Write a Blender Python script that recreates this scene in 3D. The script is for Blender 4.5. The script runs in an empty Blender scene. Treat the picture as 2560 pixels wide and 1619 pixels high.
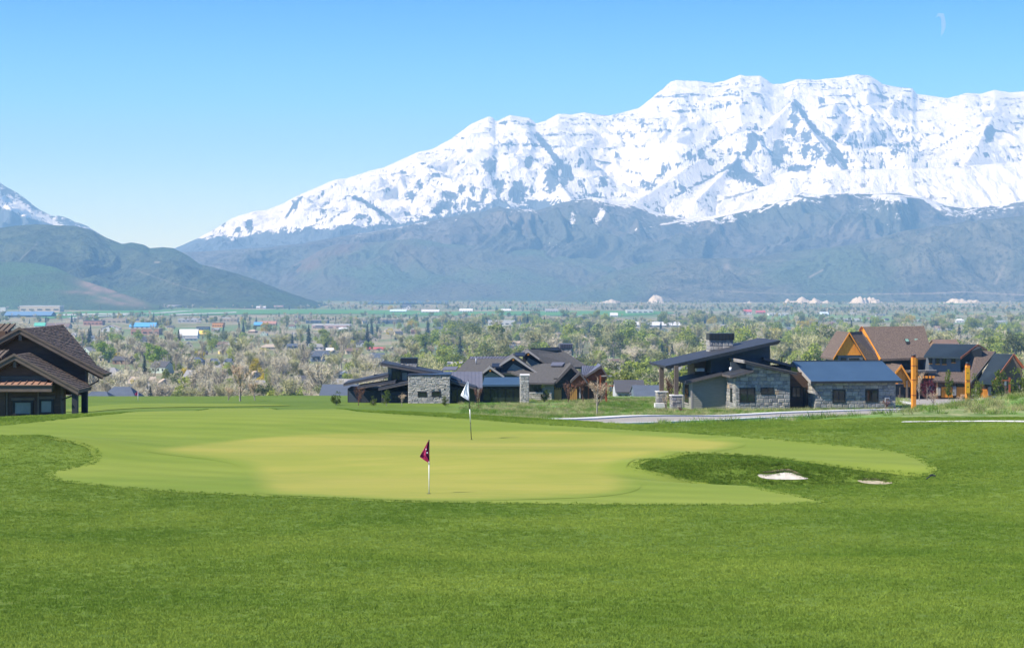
import bpy, bmesh, math, random
import numpy as np
from mathutils import Vector, Matrix, geometry

# ------------------------------------------------------------------ camera, world, sun, exposure
F, HX, HY, CZ = 4800.0, 1280.0, 695.0, 6.6     # focal length (photo pixels), principal column, horizon row, eye height
sc = bpy.context.scene
COL = sc.collection
cd = bpy.data.cameras.new('camera')
cam = bpy.data.objects.new('camera', cd)
COL.objects.link(cam)
cam.location = (0, 0, CZ)
cam.rotation_euler = (math.pi / 2, 0, 0)
cd.sensor_width = 36
cd.lens = 36 * F / 2560
cd.shift_y = -(1619 / 2 - HY) / 2560
cd.clip_start = 0.5
cd.clip_end = 80000
sc.camera = cam

SUN = Vector((-1.0, -0.5, 1.15)).normalized()
SUN_EL = math.asin(SUN.z)
SUN_AZ = math.atan2(SUN.x, SUN.y)
world = bpy.data.worlds.new('World')
sc.world = world
world.use_nodes = True
wn, wl = world.node_tree.nodes, world.node_tree.links
wn.clear()
sky = wn.new('ShaderNodeTexSky')
sky.sky_type = 'NISHITA'
sky.sun_disc = False
sky.sun_elevation = SUN_EL
sky.sun_rotation = SUN_AZ
sky.altitude = 1800
sky.air_density = 1.0
sky.dust_density = 0.0
sky.ozone_density = 3.0
hs = wn.new('ShaderNodeHueSaturation')
hs.inputs['Saturation'].default_value = 1.25
bg = wn.new('ShaderNodeBackground')
bg.inputs['Strength'].default_value = 0.15
wo = wn.new('ShaderNodeOutputWorld')
wl.new(sky.outputs[0], hs.inputs['Color'])
# clear mountain air: pale at the horizon, deepening blue with height all round
tcw = wn.new('ShaderNodeTexCoord')
sep = wn.new('ShaderNodeSeparateXYZ')
wl.new(tcw.outputs['Generated'], sep.inputs[0])
rampw = wn.new('ShaderNodeValToRGB')
er = rampw.color_ramp
er.elements[0].position = 0.0; er.elements[0].color = (0.98, 1.02, 0.96, 1)
er.elements[1].position = 1.0; er.elements[1].color = (0.58, 0.66, 0.75, 1)
for pos_, c_ in ((0.045, (0.82, 0.95, 1.0)), (0.09, (0.36, 0.70, 1.06)), (0.145, (0.0, 0.37, 1.12)), (0.32, (0.28, 0.50, 0.78))):
    e_ = er.elements.new(pos_); e_.color = (*c_, 1)
wl.new(sep.outputs['Z'], rampw.inputs[0])
mxw = wn.new('ShaderNodeMix'); mxw.data_type = 'RGBA'; mxw.blend_type = 'MULTIPLY'; mxw.inputs[0].default_value = 1.0
wl.new(hs.outputs[0], mxw.inputs[6]); wl.new(rampw.outputs[0], mxw.inputs[7])
wl.new(mxw.outputs[2], bg.inputs['Color'])
wl.new(bg.outputs[0], wo.inputs['Surface'])

sl = bpy.data.lights.new('sun', 'SUN')
sl.energy = 5.0
sl.angle = math.radians(0.53)
sl.color = (1.0, 0.955, 0.88)
so = bpy.data.objects.new('sun', sl)
COL.objects.link(so)
so.rotation_euler = SUN.to_track_quat('Z', 'Y').to_euler()
so.location = (-60, -40, 120)

sc.view_settings.view_transform = 'Standard'
sc.view_settings.look = 'None'
sc.view_settings.exposure = 0.9
sc.view_settings.gamma = 1.0
sc.render.engine = 'CYCLES'
sc.cycles.use_denoising = True
sc.cycles.max_bounces = 6
sc.cycles.diffuse_bounces = 2
sc.cycles.glossy_bounces = 2
sc.cycles.transparent_max_bounces = 12
sc.cycles.volume_bounces = 0
HAZE_DENSITY = 8.4e-5
HAZE_COLOR = (0.30, 0.62, 1.0)

# ------------------------------------------------------------------ small helpers
RNG = random.Random(11)


def smooth(v, a, b):
    t = np.clip((np.asarray(v, float) - a) / (b - a), 0, 1)
    return t * t * (3 - 2 * t)


def _hash(ix, iy, seed):
    n = (ix.astype(np.int64) * 374761393 + iy.astype(np.int64) * 668265263 + seed * 974634777) & 0x7fffffff
    n = ((n ^ (n >> 13)) * 1274126177) & 0x7fffffff
    return (n ^ (n >> 16)) & 0x7fffffff


def noise2(x, y, seed=0):
    """gradient noise, about -0.7..0.7"""
    x = np.asarray(x, float); y = np.asarray(y, float)
    ix = np.floor(x); iy = np.floor(y)
    fx = x - ix; fy = y - iy
    u = fx * fx * fx * (fx * (fx * 6 - 15) + 10)
    v = fy * fy * fy * (fy * (fy * 6 - 15) + 10)

    def g(dx, dy):
        a = _hash(ix + dx, iy + dy, seed) * (2 * math.pi / 0x7fffffff)
        return np.cos(a) * (fx - dx) + np.sin(a) * (fy - dy)
    n0 = g(0, 0) * (1 - u) + g(1, 0) * u
    n1 = g(0, 1) * (1 - u) + g(1, 1) * u
    return n0 * (1 - v) + n1 * v


def fbm(x, y, seed=0, octv=5, gain=0.5):
    s = 0; a = 1.0
    for o in range(octv):
        s = s + a * noise2(x * 2 ** o, y * 2 ** o, seed + o * 17)
        a *= gain
    return s


def ridged(x, y, seed=0, octv=5, gain=0.5):
    s = 0; a = 1.0; tot = 0
    for o in range(octv):
        s = s + a * (1 - np.abs(noise2(x * 2 ** o, y * 2 ** o, seed + o * 13)) * 2)
        tot += a
        a *= gain
    return s / tot


def tag(o, label=None, cat=None, group=None, kind=None):
    if label: o['label'] = label
    if cat: o['category'] = cat
    if group: o['group'] = group
    if kind: o['kind'] = kind
    return o


def empty(name, loc=(0, 0, 0), rz=0.0):
    o = bpy.data.objects.new(name, None)
    o.empty_display_size = 0.5
    COL.objects.link(o)
    o.location = loc
    o.rotation_euler = (0, 0, rz)
    return o


def link_mesh(name, me, parent=None):
    o = bpy.data.objects.new(name, me)
    COL.objects.link(o)
    if parent is not None:
        o.parent = parent
    return o


def grid_mesh(name, P, mat, attrs=None, smooth_shade=True):
    """P: (rows, cols, 3) -> one sheet"""
    nr, nc = P.shape[:2]
    me = bpy.data.meshes.new(name)
    me.vertices.add(nr * nc)
    me.vertices.foreach_set('co', P.reshape(-1).astype(np.float32))
    i = np.arange((nr - 1) * (nc - 1))
    r, c = i // (nc - 1), i % (nc - 1)
    a = r * nc + c
    quads = np.stack([a, a + 1, a + nc + 1, a + nc], 1).astype(np.int32)
    nf = len(quads)
    me.loops.add(nf * 4)
    me.loops.foreach_set('vertex_index', quads.reshape(-1))
    me.polygons.add(nf)
    me.polygons.foreach_set('loop_start', np.arange(0, nf * 4, 4, dtype=np.int32))
    me.polygons.foreach_set('loop_total', np.full(nf, 4, dtype=np.int32))
    me.polygons.foreach_set('use_smooth', np.full(nf, smooth_shade, dtype=bool))
    for k, v in (attrs or {}).items():
        at = me.attributes.new(k, 'FLOAT', 'POINT')
        at.data.foreach_set('value', v.reshape(-1).astype(np.float32))
    me.update(calc_edges=True)
    me.materials.append(mat)
    o = bpy.data.objects.new(name, me)
    COL.objects.link(o)
    return o


class MB:
    """collects shapes of one part"""
    def __init__(self):
        self.v = []; self.f = []; self.sm = []

    def add(self, vs, fs, smooth_=False):
        n = len(self.v)
        self.v += [tuple(p) for p in vs]
        self.f += [tuple(i + n for i in f) for f in fs]
        self.sm += [smooth_] * len(fs)
        return self

    def box(self, a, b):
        x0, y0, z0 = min(a[0], b[0]), min(a[1], b[1]), min(a[2], b[2])
        x1, y1, z1 = max(a[0], b[0]), max(a[1], b[1]), max(a[2], b[2])
        v = [(x0, y0, z0), (x1, y0, z0), (x1, y1, z0), (x0, y1, z0), (x0, y0, z1), (x1, y0, z1), (x1, y1, z1), (x0, y1, z1)]
        f = [(0, 3, 2, 1), (4, 5, 6, 7), (0, 1, 5, 4), (1, 2, 6, 5), (2, 3, 7, 6), (3, 0, 4, 7)]
        return self.add(v, f)

    def prism(self, poly, v0, v1):
        """poly: [(u, z)] counter-clockwise seen from the front, extruded along v"""
        n = len(poly)
        ar = sum(poly[i][0] * poly[(i + 1) % n][1] - poly[(i + 1) % n][0] * poly[i][1] for i in range(n))
        if ar < 0: poly = poly[::-1]
        vs = [(u, v0, z) for u, z in poly] + [(u, v1, z) for u, z in poly]
        fs = [tuple(range(n)), tuple(range(2 * n - 1, n - 1, -1))]
        fs += [(i, i + n, (i + 1) % n + n, (i + 1) % n) for i in range(n)]
        return self.add(vs, [f[::1] for f in fs])

    def slab(self, top, th):
        """top: corner points of the upper face, anything in order; extruded down by th"""
        n = len(top)
        ar = sum(top[i][0] * top[(i + 1) % n][1] - top[(i + 1) % n][0] * top[i][1] for i in range(n))
        if ar < 0: top = top[::-1]
        vs = [tuple(p) for p in top] + [(p[0], p[1], p[2] - th) for p in top]
        fs = [tuple(range(n)), tuple(range(2 * n - 1, n - 1, -1))]
        fs += [(i, i + n, (i + 1) % n + n, (i + 1) % n) for i in range(n)]
        return self.add(vs, fs)

    def bar(self, p, q, w, h):
        """rectangular bar from p to q"""
        p = Vector(p); q = Vector(q)
        d = (q - p).normalized()
        up = Vector((0, 0, 1)) if abs(d.z) < 0.95 else Vector((0, 1, 0))
        s = d.cross(up).normalized() * (w / 2)
        t = s.cross(d).normalized() * (h / 2)
        vs = [p - s - t, p + s - t, p + s + t, p - s + t, q - s - t, q + s - t, q + s + t, q - s + t]
        f = [(0, 1, 2, 3), (7, 6, 5, 4), (0, 4, 5, 1), (1, 5, 6, 2), (2, 6, 7, 3), (3, 7, 4, 0)]
        return self.add(vs, [x[::-1] for x in f])

    def tube(self, pts, radii, n=8, cap=True):
        pts = [Vector(p) for p in pts]
        if not hasattr(radii, '__len__'): radii = [radii] * len(pts)
        base = len(self.v)
        ring = []
        for i, p in enumerate(pts):
            d = (pts[min(i + 1, len(pts) - 1)] - pts[max(i - 1, 0)]).normalized()
            up = Vector((0, 0, 1)) if abs(d.z) < 0.9 else Vector((1, 0, 0))
            s = d.cross(up).normalized(); t = d.cross(s).normalized()
            ring.append([p + s * (radii[i] * math.cos(k * 2 * math.pi / n)) + t * (radii[i] * math.sin(k * 2 * math.pi / n)) for k in range(n)])
        vs = [q for r in ring for q in r]
        fs = []
        for i in range(len(pts) - 1):
            for k in range(n):
                a = i * n + k; b = i * n + (k + 1) % n
                fs.append((a, b, b + n, a + n))
        self.add(vs, fs, True)
        if cap:
            self.f += [tuple(base + k for k in range(n))[::-1], tuple(base + (len(pts) - 1) * n + k for k in range(n))]
            self.sm += [False, False]
        return self

    def mesh(self, name, mat, fix=True):
        me = bpy.data.meshes.new(name)
        me.from_pydata(self.v, [], self.f)
        if any(self.sm):
            me.polygons.foreach_set('use_smooth', self.sm)
        if fix and len(self.f) < 6000:
            bm = bmesh.new(); bm.from_mesh(me)
            bmesh.ops.recalc_face_normals(bm, faces=bm.faces)
            bm.to_mesh(me); bm.free()
        for m in (mat if isinstance(mat, (list, tuple)) else [mat]):
            me.materials.append(m)
        return me

    def build(self, name, mat, parent=None):
        return link_mesh(name, self.mesh(name, mat), parent)


# ------------------------------------------------------------------ materials
def _nt(name):
    m = bpy.data.materials.new(name)
    m.use_nodes = True
    nt = m.node_tree
    bs = nt.nodes['Principled BSDF']
    return m, nt, bs


def _mix(nt, fac, a, b, mode='MIX'):
    n = nt.nodes.new('ShaderNodeMix'); n.data_type = 'RGBA'; n.blend_type = mode
    for sock, val in ((n.inputs[0], fac), (n.inputs[6], a), (n.inputs[7], b)):
        if hasattr(val, 'is_linked') or hasattr(val, 'links'):
            nt.links.new(val, sock)
        elif isinstance(val, (tuple, list)):
            sock.default_value = (*val[:3], 1)
        else:
            sock.default_value = val
    return n.outputs[2]


def _noise(nt, vec, scale, detail=4, rough=0.55, stretch=None):
    if stretch:
        mp = nt.nodes.new('ShaderNodeVectorMath'); mp.operation = 'MULTIPLY'
        nt.links.new(vec, mp.inputs[0]); mp.inputs[1].default_value = stretch
        vec = mp.outputs[0]
    n = nt.nodes.new('ShaderNodeTexNoise')
    n.inputs['Scale'].default_value = scale
    n.inputs['Detail'].default_value = detail
    n.inputs['Roughness'].default_value = rough
    nt.links.new(vec, n.inputs['Vector'])
    return n.outputs[0]


def _ramp(nt, fac, a, b):
    n = nt.nodes.new('ShaderNodeMapRange')
    n.interpolation_type = 'SMOOTHSTEP'
    nt.links.new(fac, n.inputs[0])
    n.inputs[1].default_value = a; n.inputs[2].default_value = b
    return n.outputs[0]


def _math(nt, op, a, b=0.5):
    n = nt.nodes.new('ShaderNodeMath'); n.operation = op
    for s, v in ((n.inputs[0], a), (n.inputs[1], b)):
        if hasattr(v, 'links'): nt.links.new(v, s)
        else: s.default_value = v
    return n.outputs[0]


def _pos(nt):
    return nt.nodes.new('ShaderNodeNewGeometry').outputs['Position']


def _attr(nt, name):
    n = nt.nodes.new('ShaderNodeAttribute'); n.attribute_name = name
    return n.outputs['Fac']


def _bump(nt, bs, h, strength, dist):
    b = nt.nodes.new('ShaderNodeBump')
    b.inputs['Strength'].default_value = strength
    b.inputs['Distance'].default_value = dist
    nt.links.new(h, b.inputs['Height'])
    nt.links.new(b.outputs[0], bs.inputs['Normal'])


def M(name, c1, c2=None, scale=2.0, rough=0.75, bump=0.0, dist=0.02, detail=5, metallic=0.0, spec=0.3, stretch=None, rand=0.0):
    m, nt, bs = _nt(name)
    bs.inputs['Roughness'].default_value = rough
    bs.inputs['Metallic'].default_value = metallic
    bs.inputs['Specular IOR Level'].default_value = spec
    if c2 is None:
        c2 = tuple(x * 0.72 for x in c1)
    pos = _pos(nt)
    n = _noise(nt, pos, scale, detail, 0.6, stretch)
    col = _mix(nt, _ramp(nt, n, 0.3, 0.7), c2, c1)
    if rand:
        oi = nt.nodes.new('ShaderNodeObjectInfo')
        hsn = nt.nodes.new('ShaderNodeHueSaturation')
        mr = nt.nodes.new('ShaderNodeMapRange')
        nt.links.new(oi.outputs['Random'], mr.inputs[0])
        mr.inputs[3].default_value = 1 - rand; mr.inputs[4].default_value = 1 + rand
        nt.links.new(mr.outputs[0], hsn.inputs['Value'])
        mr2 = nt.nodes.new('ShaderNodeMapRange')
        sn = _math(nt, 'FRACT', _math(nt, 'MULTIPLY', oi.outputs['Random'], 37.7), 0)
        nt.links.new(sn, mr2.inputs[0])
        mr2.inputs[3].default_value = 0.5 - rand * 0.035; mr2.inputs[4].default_value = 0.5 + rand * 0.035
        nt.links.new(mr2.outputs[0], hsn.inputs['Hue'])
        nt.links.new(col, hsn.inputs['Color'])
        col = hsn.outputs[0]
    nt.links.new(col, bs.inputs['Base Color'])
    if bump:
        _bump(nt, bs, n, bump, dist)
    return m


def leaf_mat(name, c1, c2, rand=0.2, trans=0.35, scale=0.35):
    m = M(name, c1, c2, scale=scale, rough=0.8, spec=0.1, rand=rand, detail=3)
    nt = m.node_tree
    bs = nt.nodes['Principled BSDF']
    out = [n for n in nt.nodes if n.type == 'OUTPUT_MATERIAL'][0]
    tr = nt.nodes.new('ShaderNodeBsdfTranslucent')
    nt.links.new(bs.inputs['Base Color'].links[0].from_socket, tr.inputs['Color'])
    mx = nt.nodes.new('ShaderNodeMixShader')
    mx.inputs[0].default_value = trans
    nt.links.new(bs.outputs[0], mx.inputs[1]); nt.links.new(tr.outputs[0], mx.inputs[2])
    nt.links.new(mx.outputs[0], out.inputs['Surface'])
    return m


# ------------------------------------------------------------------ the shape of the land
def _table():
    ys = np.arange(-120, 330, 0.5)
    front = np.interp(ys, [-120, -40, 0, 20, 34, 48, 57, 66, 400], [13, 8.6, 4.9, 2.65, 1.35, 0.42, 0.03, 0, 0])
    far = np.interp(ys, [60, 86, 95, 110, 130, 145, 165, 195, 215, 262, 277, 330], [4, 0.9, 0.1, -1.5, -2.95, -4.0, -5.3, -6.75, -7.3, -9.9, -10.3, -17])
    k = np.exp(-0.5 * (np.arange(-14, 15) * 0.5 / 3.0) ** 2); k /= k.sum()
    fr = np.convolve(np.pad(front, 14, 'edge'), k, 'valid')
    fa = np.convolve(np.pad(far, 14, 'edge'), k, 'valid')
    return ys, fr, fa


_TY, _TF, _TD = _table()
_FY = np.array([330, 400, 600, 850, 1300, 2000, 3000, 4500, 7000, 10000, 14000, 22000.])
_FZ = np.array([-17, -24, -37, -46, -56, -69, -84, -96, -105, -110, -112, -113.])
_TY2 = np.concatenate([_TY, _FY[1:]]); _TD2 = np.concatenate([_TD, _FZ[1:]])
NAMED = []   # pixel places already taken by something placed by hand
HBOX = []
BUMPS = [  # x, y, rx, ry, rot, height
    (-18.6, 73.5, 4.2, 3.4, 0.0, 0.55),
    (8.7, 64.6, 3.6, 1.9, 0.12, -0.95),
    (4.9, 66.2, 1.6, 1.5, 0.0, 0.32),
    (7.2, 69.3, 5.5, 1.1, 0.25, 0.22),
    (12.6, 65.2, 1.5, 1.0, 0.0, -0.35),
    (8.6, 66.9, 1.9, 0.8, 0.1, 0.38),
    (7.0, 65.3, 0.5, 0.7, 0.0, 0.30),
    (0.0, 70.0, 9.0, 5.0, 0.2, 0.16),
    (-12.0, 84.0, 8.0, 6.0, 0.0, 0.22),
    (-7.0, 66.0, 5.0, 3.5, 0.3, -0.16),
    (-2.0, 80.0, 7.0, 4.0, 0.4, -0.18),
    (-6.0, 36.0, 9.0, 4.0, 0.2, 0.16),
    (7.0, 42.0, 8.0, 4.0, -0.2, -0.18),
    (16.5, 78.0, 7.0, 4.0, 0.2, 0.35),
    (24.0, 84.0, 6.0, 4.0, 0.2, 0.4),
    (-9.0, 92.0, 14.0, 6.0, 0.0, 0.18),
    (2.0, 104.0, 7.0, 4.0, 0.0, 0.0),
    (-7.0, 168.0, 12.0, 16.0, 0.0, 0.8),
    (-30.0, 225.0, 20.0, 14.0, 0.0, 0.9),
    (-5.0, 128.0, 5.0, 6.0, 0.0, 0.75),
]


def ground(x, y):
    x = np.asarray(x, float); y = np.asarray(y, float)
    px = HX + F * x / np.maximum(y, 5)
    ye = np.interp(px, [-600, 0, 400, 850, 1300, 1600, 2000, 2300, 2560, 3200], [92, 92, 96.5, 98.5, 91.5, 87, 90, 97, 110, 116])
    a = np.interp(y, _TY, _TF) + 0.05 * noise2(x / 9 + 3.1, y / 9, 5) * smooth(y, 10, 30) + 0.10 * noise2(x / 23, y / 17 + 8.2, 6)
    for bx, by, rx, ry, ro, h in BUMPS:
        dx, dy = x - bx, y - by
        u = dx * math.cos(ro) - dy * math.sin(ro); v = dx * math.sin(ro) + dy * math.cos(ro)
        a = a + h * np.exp(-((u / rx) ** 2 + (v / ry) ** 2))
    fade = 1 - smooth(y, 108, 160)
    yy = y - (ye - 95) * fade
    b = np.interp(yy, _TY2, _TD2)
    b = b + 0.22 * noise2(x / 16, y / 22, 9) * smooth(y, 112, 140) * (1 - smooth(y, 180, 195) * (1 - smooth(y, 215, 300)))
    b = b + 2.2 * fbm(x / 420, y / 420, 12, 3) * smooth(y, 500, 1400)
    b = np.where(y < 60, 40, b)
    k = 0.7
    h = np.clip(0.5 + 0.5 * (b - a) / k, 0, 1)
    return b * (1 - h) + a * h - k * h * (1 - h)


def hit(px, py, y0=12.0, y1=330.0, lift=0.0):
    """the point of the near ground that the photograph shows at a pixel"""
    ys = np.arange(y0, y1, 0.12)
    xs = (px - HX) / F * ys
    zr = CZ - (py - HY) / F * ys
    g = ground(xs, ys)
    under = np.nonzero(zr <= g)[0]
    if len(under) == 0:
        i = int(np.argmin(zr - g))
    else:
        i = under[0]
    if 0 < i and len(under):
        d0 = zr[i - 1] - g[i - 1]; d1 = zr[i] - g[i]
        t = d0 / (d0 - d1 + 1e-9)
        yy = ys[i - 1] + t * 0.12
    else:
        yy = ys[i]
    xx = (px - HX) / F * yy
    return Vector((xx, yy, float(ground(xx, yy)) + lift))


_VY = np.concatenate([np.arange(780, 3000, 5.), np.arange(3000, 13000, 25.)])
_VP = HY + (CZ - np.interp(_VY, _TY2, _TD2)) * F / _VY


def valley_y(py):
    return float(np.interp(-py, -_VP, _VY))


def valley(px, py):
    y = valley_y(py)
    x = (px - HX) / F * y
    return Vector((x, y, float(ground(x, y))))


def at(px, py, y):
    return Vector(((px - HX) / F * y, y, CZ - (py - HY) / F * y))
# ------------------------------------------------------------------ ground
def grass_material(name, lo, hi, dry, big=0.12, streak=(0.25, 1.3, 1.0), fine=28.0, bump=0.5, dist=0.02, dryamt=(0.55, 0.8), mow=0.0):
    m, nt, bs = _nt(name)
    pos = _pos(nt)
    n1 = _noise(nt, pos, big, 5, 0.6, streak)
    n2 = _noise(nt, pos, fine, 3, 0.7)
    n3 = _noise(nt, pos, big * 6, 4, 0.6, streak)
    f = _math(nt, 'ADD', _math(nt, 'MULTIPLY', n1, 0.5), _math(nt, 'MULTIPLY', n3, 0.28))
    f = _math(nt, 'ADD', f, _math(nt, 'MULTIPLY', n2, 0.22))
    c = _mix(nt, _ramp(nt, f, 0.36, 0.64), lo, hi)
    n4 = _noise(nt, pos, big * 2.3, 5, 0.65, (0.4, 1.0, 1.0))
    c = _mix(nt, _math(nt, 'MULTIPLY', _ramp(nt, n4, *dryamt), 0.55), c, dry)
    if mow:      # faint lanes left by the mower
        vr_ = nt.nodes.new('ShaderNodeVectorRotate'); vr_.rotation_type = 'Z_AXIS'; vr_.inputs['Angle'].default_value = 0.42
        nt.links.new(pos, vr_.inputs['Vector'])
        wv = nt.nodes.new('ShaderNodeTexWave'); wv.bands_direction = 'Y'
        wv.inputs['Scale'].default_value = 0.16; wv.inputs['Distortion'].default_value = 2.2; wv.inputs['Detail'].default_value = 3; wv.inputs['Detail Scale'].default_value = 0.35
        nt.links.new(vr_.outputs[0], wv.inputs['Vector'])
        c = _mix(nt, _math(nt, 'MULTIPLY', wv.outputs['Fac'], mow), c, tuple(q * 0.70 for q in lo))
    nt.links.new(c, bs.inputs['Base Color'])
    bs.inputs['Roughness'].default_value = 0.9
    bs.inputs['Specular IOR Level'].default_value = 0.08
    _bump(nt, bs, n2, bump, dist)
    return m, nt, bs, c


def ground_material():
    m, nt, bs, lawn = grass_material('ground_lawn', (0.078, 0.128, 0.018), (0.124, 0.178, 0.028), (0.165, 0.198, 0.042), big=0.10, streak=(0.5, 1.0, 1.0))
    pos = _pos(nt)
    nat = _attr(nt, 'native'); val = _attr(nt, 'valley')
    n = _noise(nt, pos, 0.9, 6, 0.7)
    natc = _mix(nt, _ramp(nt, n, 0.35, 0.68), (0.085, 0.15, 0.035), (0.27, 0.27, 0.13))
    n2 = _noise(nt, pos, 0.16, 4, 0.6)
    natc = _mix(nt, _ramp(nt, n2, 0.42, 0.6), natc, (0.12, 0.22, 0.045))
    c = _mix(nt, nat, lawn, natc)
    v1 = _noise(nt, pos, 0.011, 6, 0.65, (1.0, 0.35, 1.0))
    vc = _mix(nt, _ramp(nt, v1, 0.4, 0.6), (0.27, 0.235, 0.155), (0.15, 0.17, 0.075))
    v2 = _noise(nt, pos, 0.0032, 3, 0.5, (1.0, 0.3, 1.0))
    vc = _mix(nt, _ramp(nt, v2, 0.5, 0.62), vc, (0.13, 0.19, 0.08))
    c = _mix(nt, val, c, vc)
    nt.links.new(c, bs.inputs['Base Color'])
    return m


def build_ground():
    rows = np.concatenate([np.arange(-60, 14, 4.), np.arange(14, 120, 0.5), np.arange(120, 300, 1.5), 300 * (14500 / 300) ** np.linspace(0, 1, 150)[1:]])
    t = np.linspace(-1, 1, 361)
    s = np.sign(t) * np.abs(t) ** 1.25
    Y, S = np.meshgrid(rows, s, indexing='ij')
    X = S * (0.42 * np.maximum(Y, 0) + 34)
    Z = ground(X, Y)
    px = HX + F * X / np.maximum(Y, 5)
    nat = smooth(px + 60 * noise2(X / 6, Y / 9, 3), 1110, 1215) * smooth(Y, 101, 113)
    edge = np.interp(px, [1500, 1700, 2000, 2280, 2560, 2900], [88, 89, 90.5, 90.6, 91.2, 92])
    nat = np.maximum(nat, smooth(px, 1560, 1660) * smooth(Y, edge - 0.3, edge + 0.5))
    val = smooth(Y, 283, 300)
    P = np.stack([X, Y, Z], -1)
    o = grid_mesh('ground', P, ground_material(), {'native': nat, 'valley': val})
    tag(o, 'mown golf course lawn falling away to the valley floor', 'ground', kind='structure')
    return o


def inside(poly, x, y):
    """even-odd test, vectorised"""
    x = np.asarray(x); y = np.asarray(y)
    c = np.zeros(x.shape, bool)
    n = len(poly)
    for i in range(n):
        x0, y0 = poly[i]; x1, y1 = poly[(i + 1) % n]
        if y0 == y1: continue
        k = ((y0 > y) != (y1 > y)) & (x < (x1 - x0) * (y - y0) / (y1 - y0) + x0)
        c ^= k
    return c


def chaikin(p, it=2):
    for _ in range(it):
        q = []
        n = len(p)
        for i in range(n):
            a, b = p[i], p[(i + 1) % n]
            q.append((a[0] * 0.75 + b[0] * 0.25, a[1] * 0.75 + b[1] * 0.25))
            q.append((a[0] * 0.25 + b[0] * 0.75, a[1] * 0.25 + b[1] * 0.75))
        p = q
    return p


def sheet(name, poly, lift, mat, step=0.5, zf=None, edge=0.0):
    """a sheet lying on the land inside a world outline"""
    zf = zf or ground
    pts = []
    n = len(poly)
    for i in range(n):
        a = Vector(poly[i]); b = Vector(poly[(i + 1) % n])
        k = max(1, int((b - a).length / step))
        pts += [tuple(a.lerp(b, j / k)) for j in range(k)]
    m = len(pts)
    xs = np.array([p[0] for p in pts]); ys = np.array([p[1] for p in pts])
    gx, gy = np.meshgrid(np.arange(xs.min(), xs.max(), step), np.arange(ys.min(), ys.max(), step))
    gx = gx.ravel() + (gy.ravel() * 0.37 % 1) * step * 0.2; gy = gy.ravel()
    k = inside(pts, gx, gy)
    v2 = [Vector(p) for p in pts] + [Vector(p) for p in zip(gx[k], gy[k])]
    r = geometry.delaunay_2d_cdt(v2, [(i, (i + 1) % m) for i in range(m)], [], 1, 1e-5)
    co = np.array([(p.x, p.y) for p in r[0]])
    z = zf(co[:, 0], co[:, 1]) + lift
    me = bpy.data.meshes.new(name)
    me.from_pydata([(a, b, c) for (a, b), c in zip(co, z)], [], r[2])
    bm = bmesh.new(); bm.from_mesh(me)
    for f in bm.faces:
        f.smooth = True
        if f.normal.z < 0: f.normal_flip()
    bm.to_mesh(me); bm.free()
    if edge:
        pv = np.array([(q.co.x, q.co.y) for q in me.vertices])
        A = np.array(poly); Bp = np.roll(A, -1, 0)
        best = np.full(len(pv), 1e9)
        for a, b in zip(A, Bp):
            d = b - a
            tt = np.clip(((pv - a) @ d) / max(d @ d, 1e-9), 0, 1)
            best = np.minimum(best, np.hypot(*(pv - a - tt[:, None] * d).T))
        at_ = me.attributes.new('edge', 'FLOAT', 'POINT')
        at_.data.foreach_set('value', np.clip(best / edge, 0, 1).astype(np.float32))
    me.materials.append(mat)
    return link_mesh(name, me)


def px_poly(pp, it=2, **k):
    w = [hit(a, b, **k) for a, b in pp]
    return chaikin([(p.x, p.y) for p in w], it)


def ribbon(pts, width):
    """outline of a strip along a world polyline"""
    p = [Vector(q[:2]) for q in pts]
    L, Rr = [], []
    for i in range(len(p)):
        d = (p[min(i + 1, len(p) - 1)] - p[max(i - 1, 0)]).normalized()
        nrm = Vector((-d.y, d.x)) * width / 2
        L.append(tuple(p[i] + nrm)); Rr.append(tuple(p[i] - nrm))
    return L + Rr[::-1]


def resample(pts, n=40):
    p = [Vector(q[:2]) for q in pts]
    out = []
    for i in range(len(p) - 1):
        p0, p1, p2, p3 = p[max(i - 1, 0)], p[i], p[i + 1], p[min(i + 2, len(p) - 1)]
        for k in range(n // (len(p) - 1)):
            t = k / (n // (len(p) - 1))
            out.append(0.5 * ((2 * p1) + (p2 - p0) * t + (2 * p0 - 5 * p1 + 4 * p2 - p3) * t * t + (3 * p1 - p0 - 3 * p2 + p3) * t ** 3))
    out.append(p[-1])
    return out


def offset(pts, d):
    p = [Vector(q[:2]) for q in pts]
    o = []
    for i in range(len(p)):
        t = (p[min(i + 1, len(p) - 1)] - p[max(i - 1, 0)]).normalized()
        o.append(p[i] + Vector((-t.y, t.x)) * d)
    return o


build_ground()

FRINGE_PX = [(-420, 1072), (-200, 1076), (0, 1064), (107, 1053), (214, 1041), (321, 1032), (464, 1022.5), (607, 1019.5), (730, 1021), (860, 1026), (987, 1035.5),
             (1174, 1046.7), (1286, 1056), (1435, 1065), (1547, 1071.5), (1700, 1080), (1886, 1093.5), (2054, 1108.6), (2189, 1118.7), (2273, 1132),
             (2324, 1150.6), (2344, 1171), (2340, 1181), (2317, 1190), (2273, 1190.5), (2223, 1182.6), (2155, 1177), (2054, 1162), (1954, 1147), (1853, 1138), (1765, 1134),
             (1691, 1138), (1617, 1154), (1592, 1166), (1617, 1177), (1701, 1193), (1802, 1206), (1920, 1223), (1987, 1235), (2054, 1248), (2068, 1255),
             (2021, 1260), (1886, 1263), (1700, 1262.7), (1286, 1259), (1024, 1257), (860, 1248.6), (678, 1242), (464, 1232), (307, 1221), (154, 1205), (118, 1196),
             (102, 1187), (136, 1176), (178, 1167), (211, 1161), (228, 1150), (229, 1133), (218, 1118), (186, 1108), (107, 1096), (0, 1084), (-200, 1083), (-420, 1084)]
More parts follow.
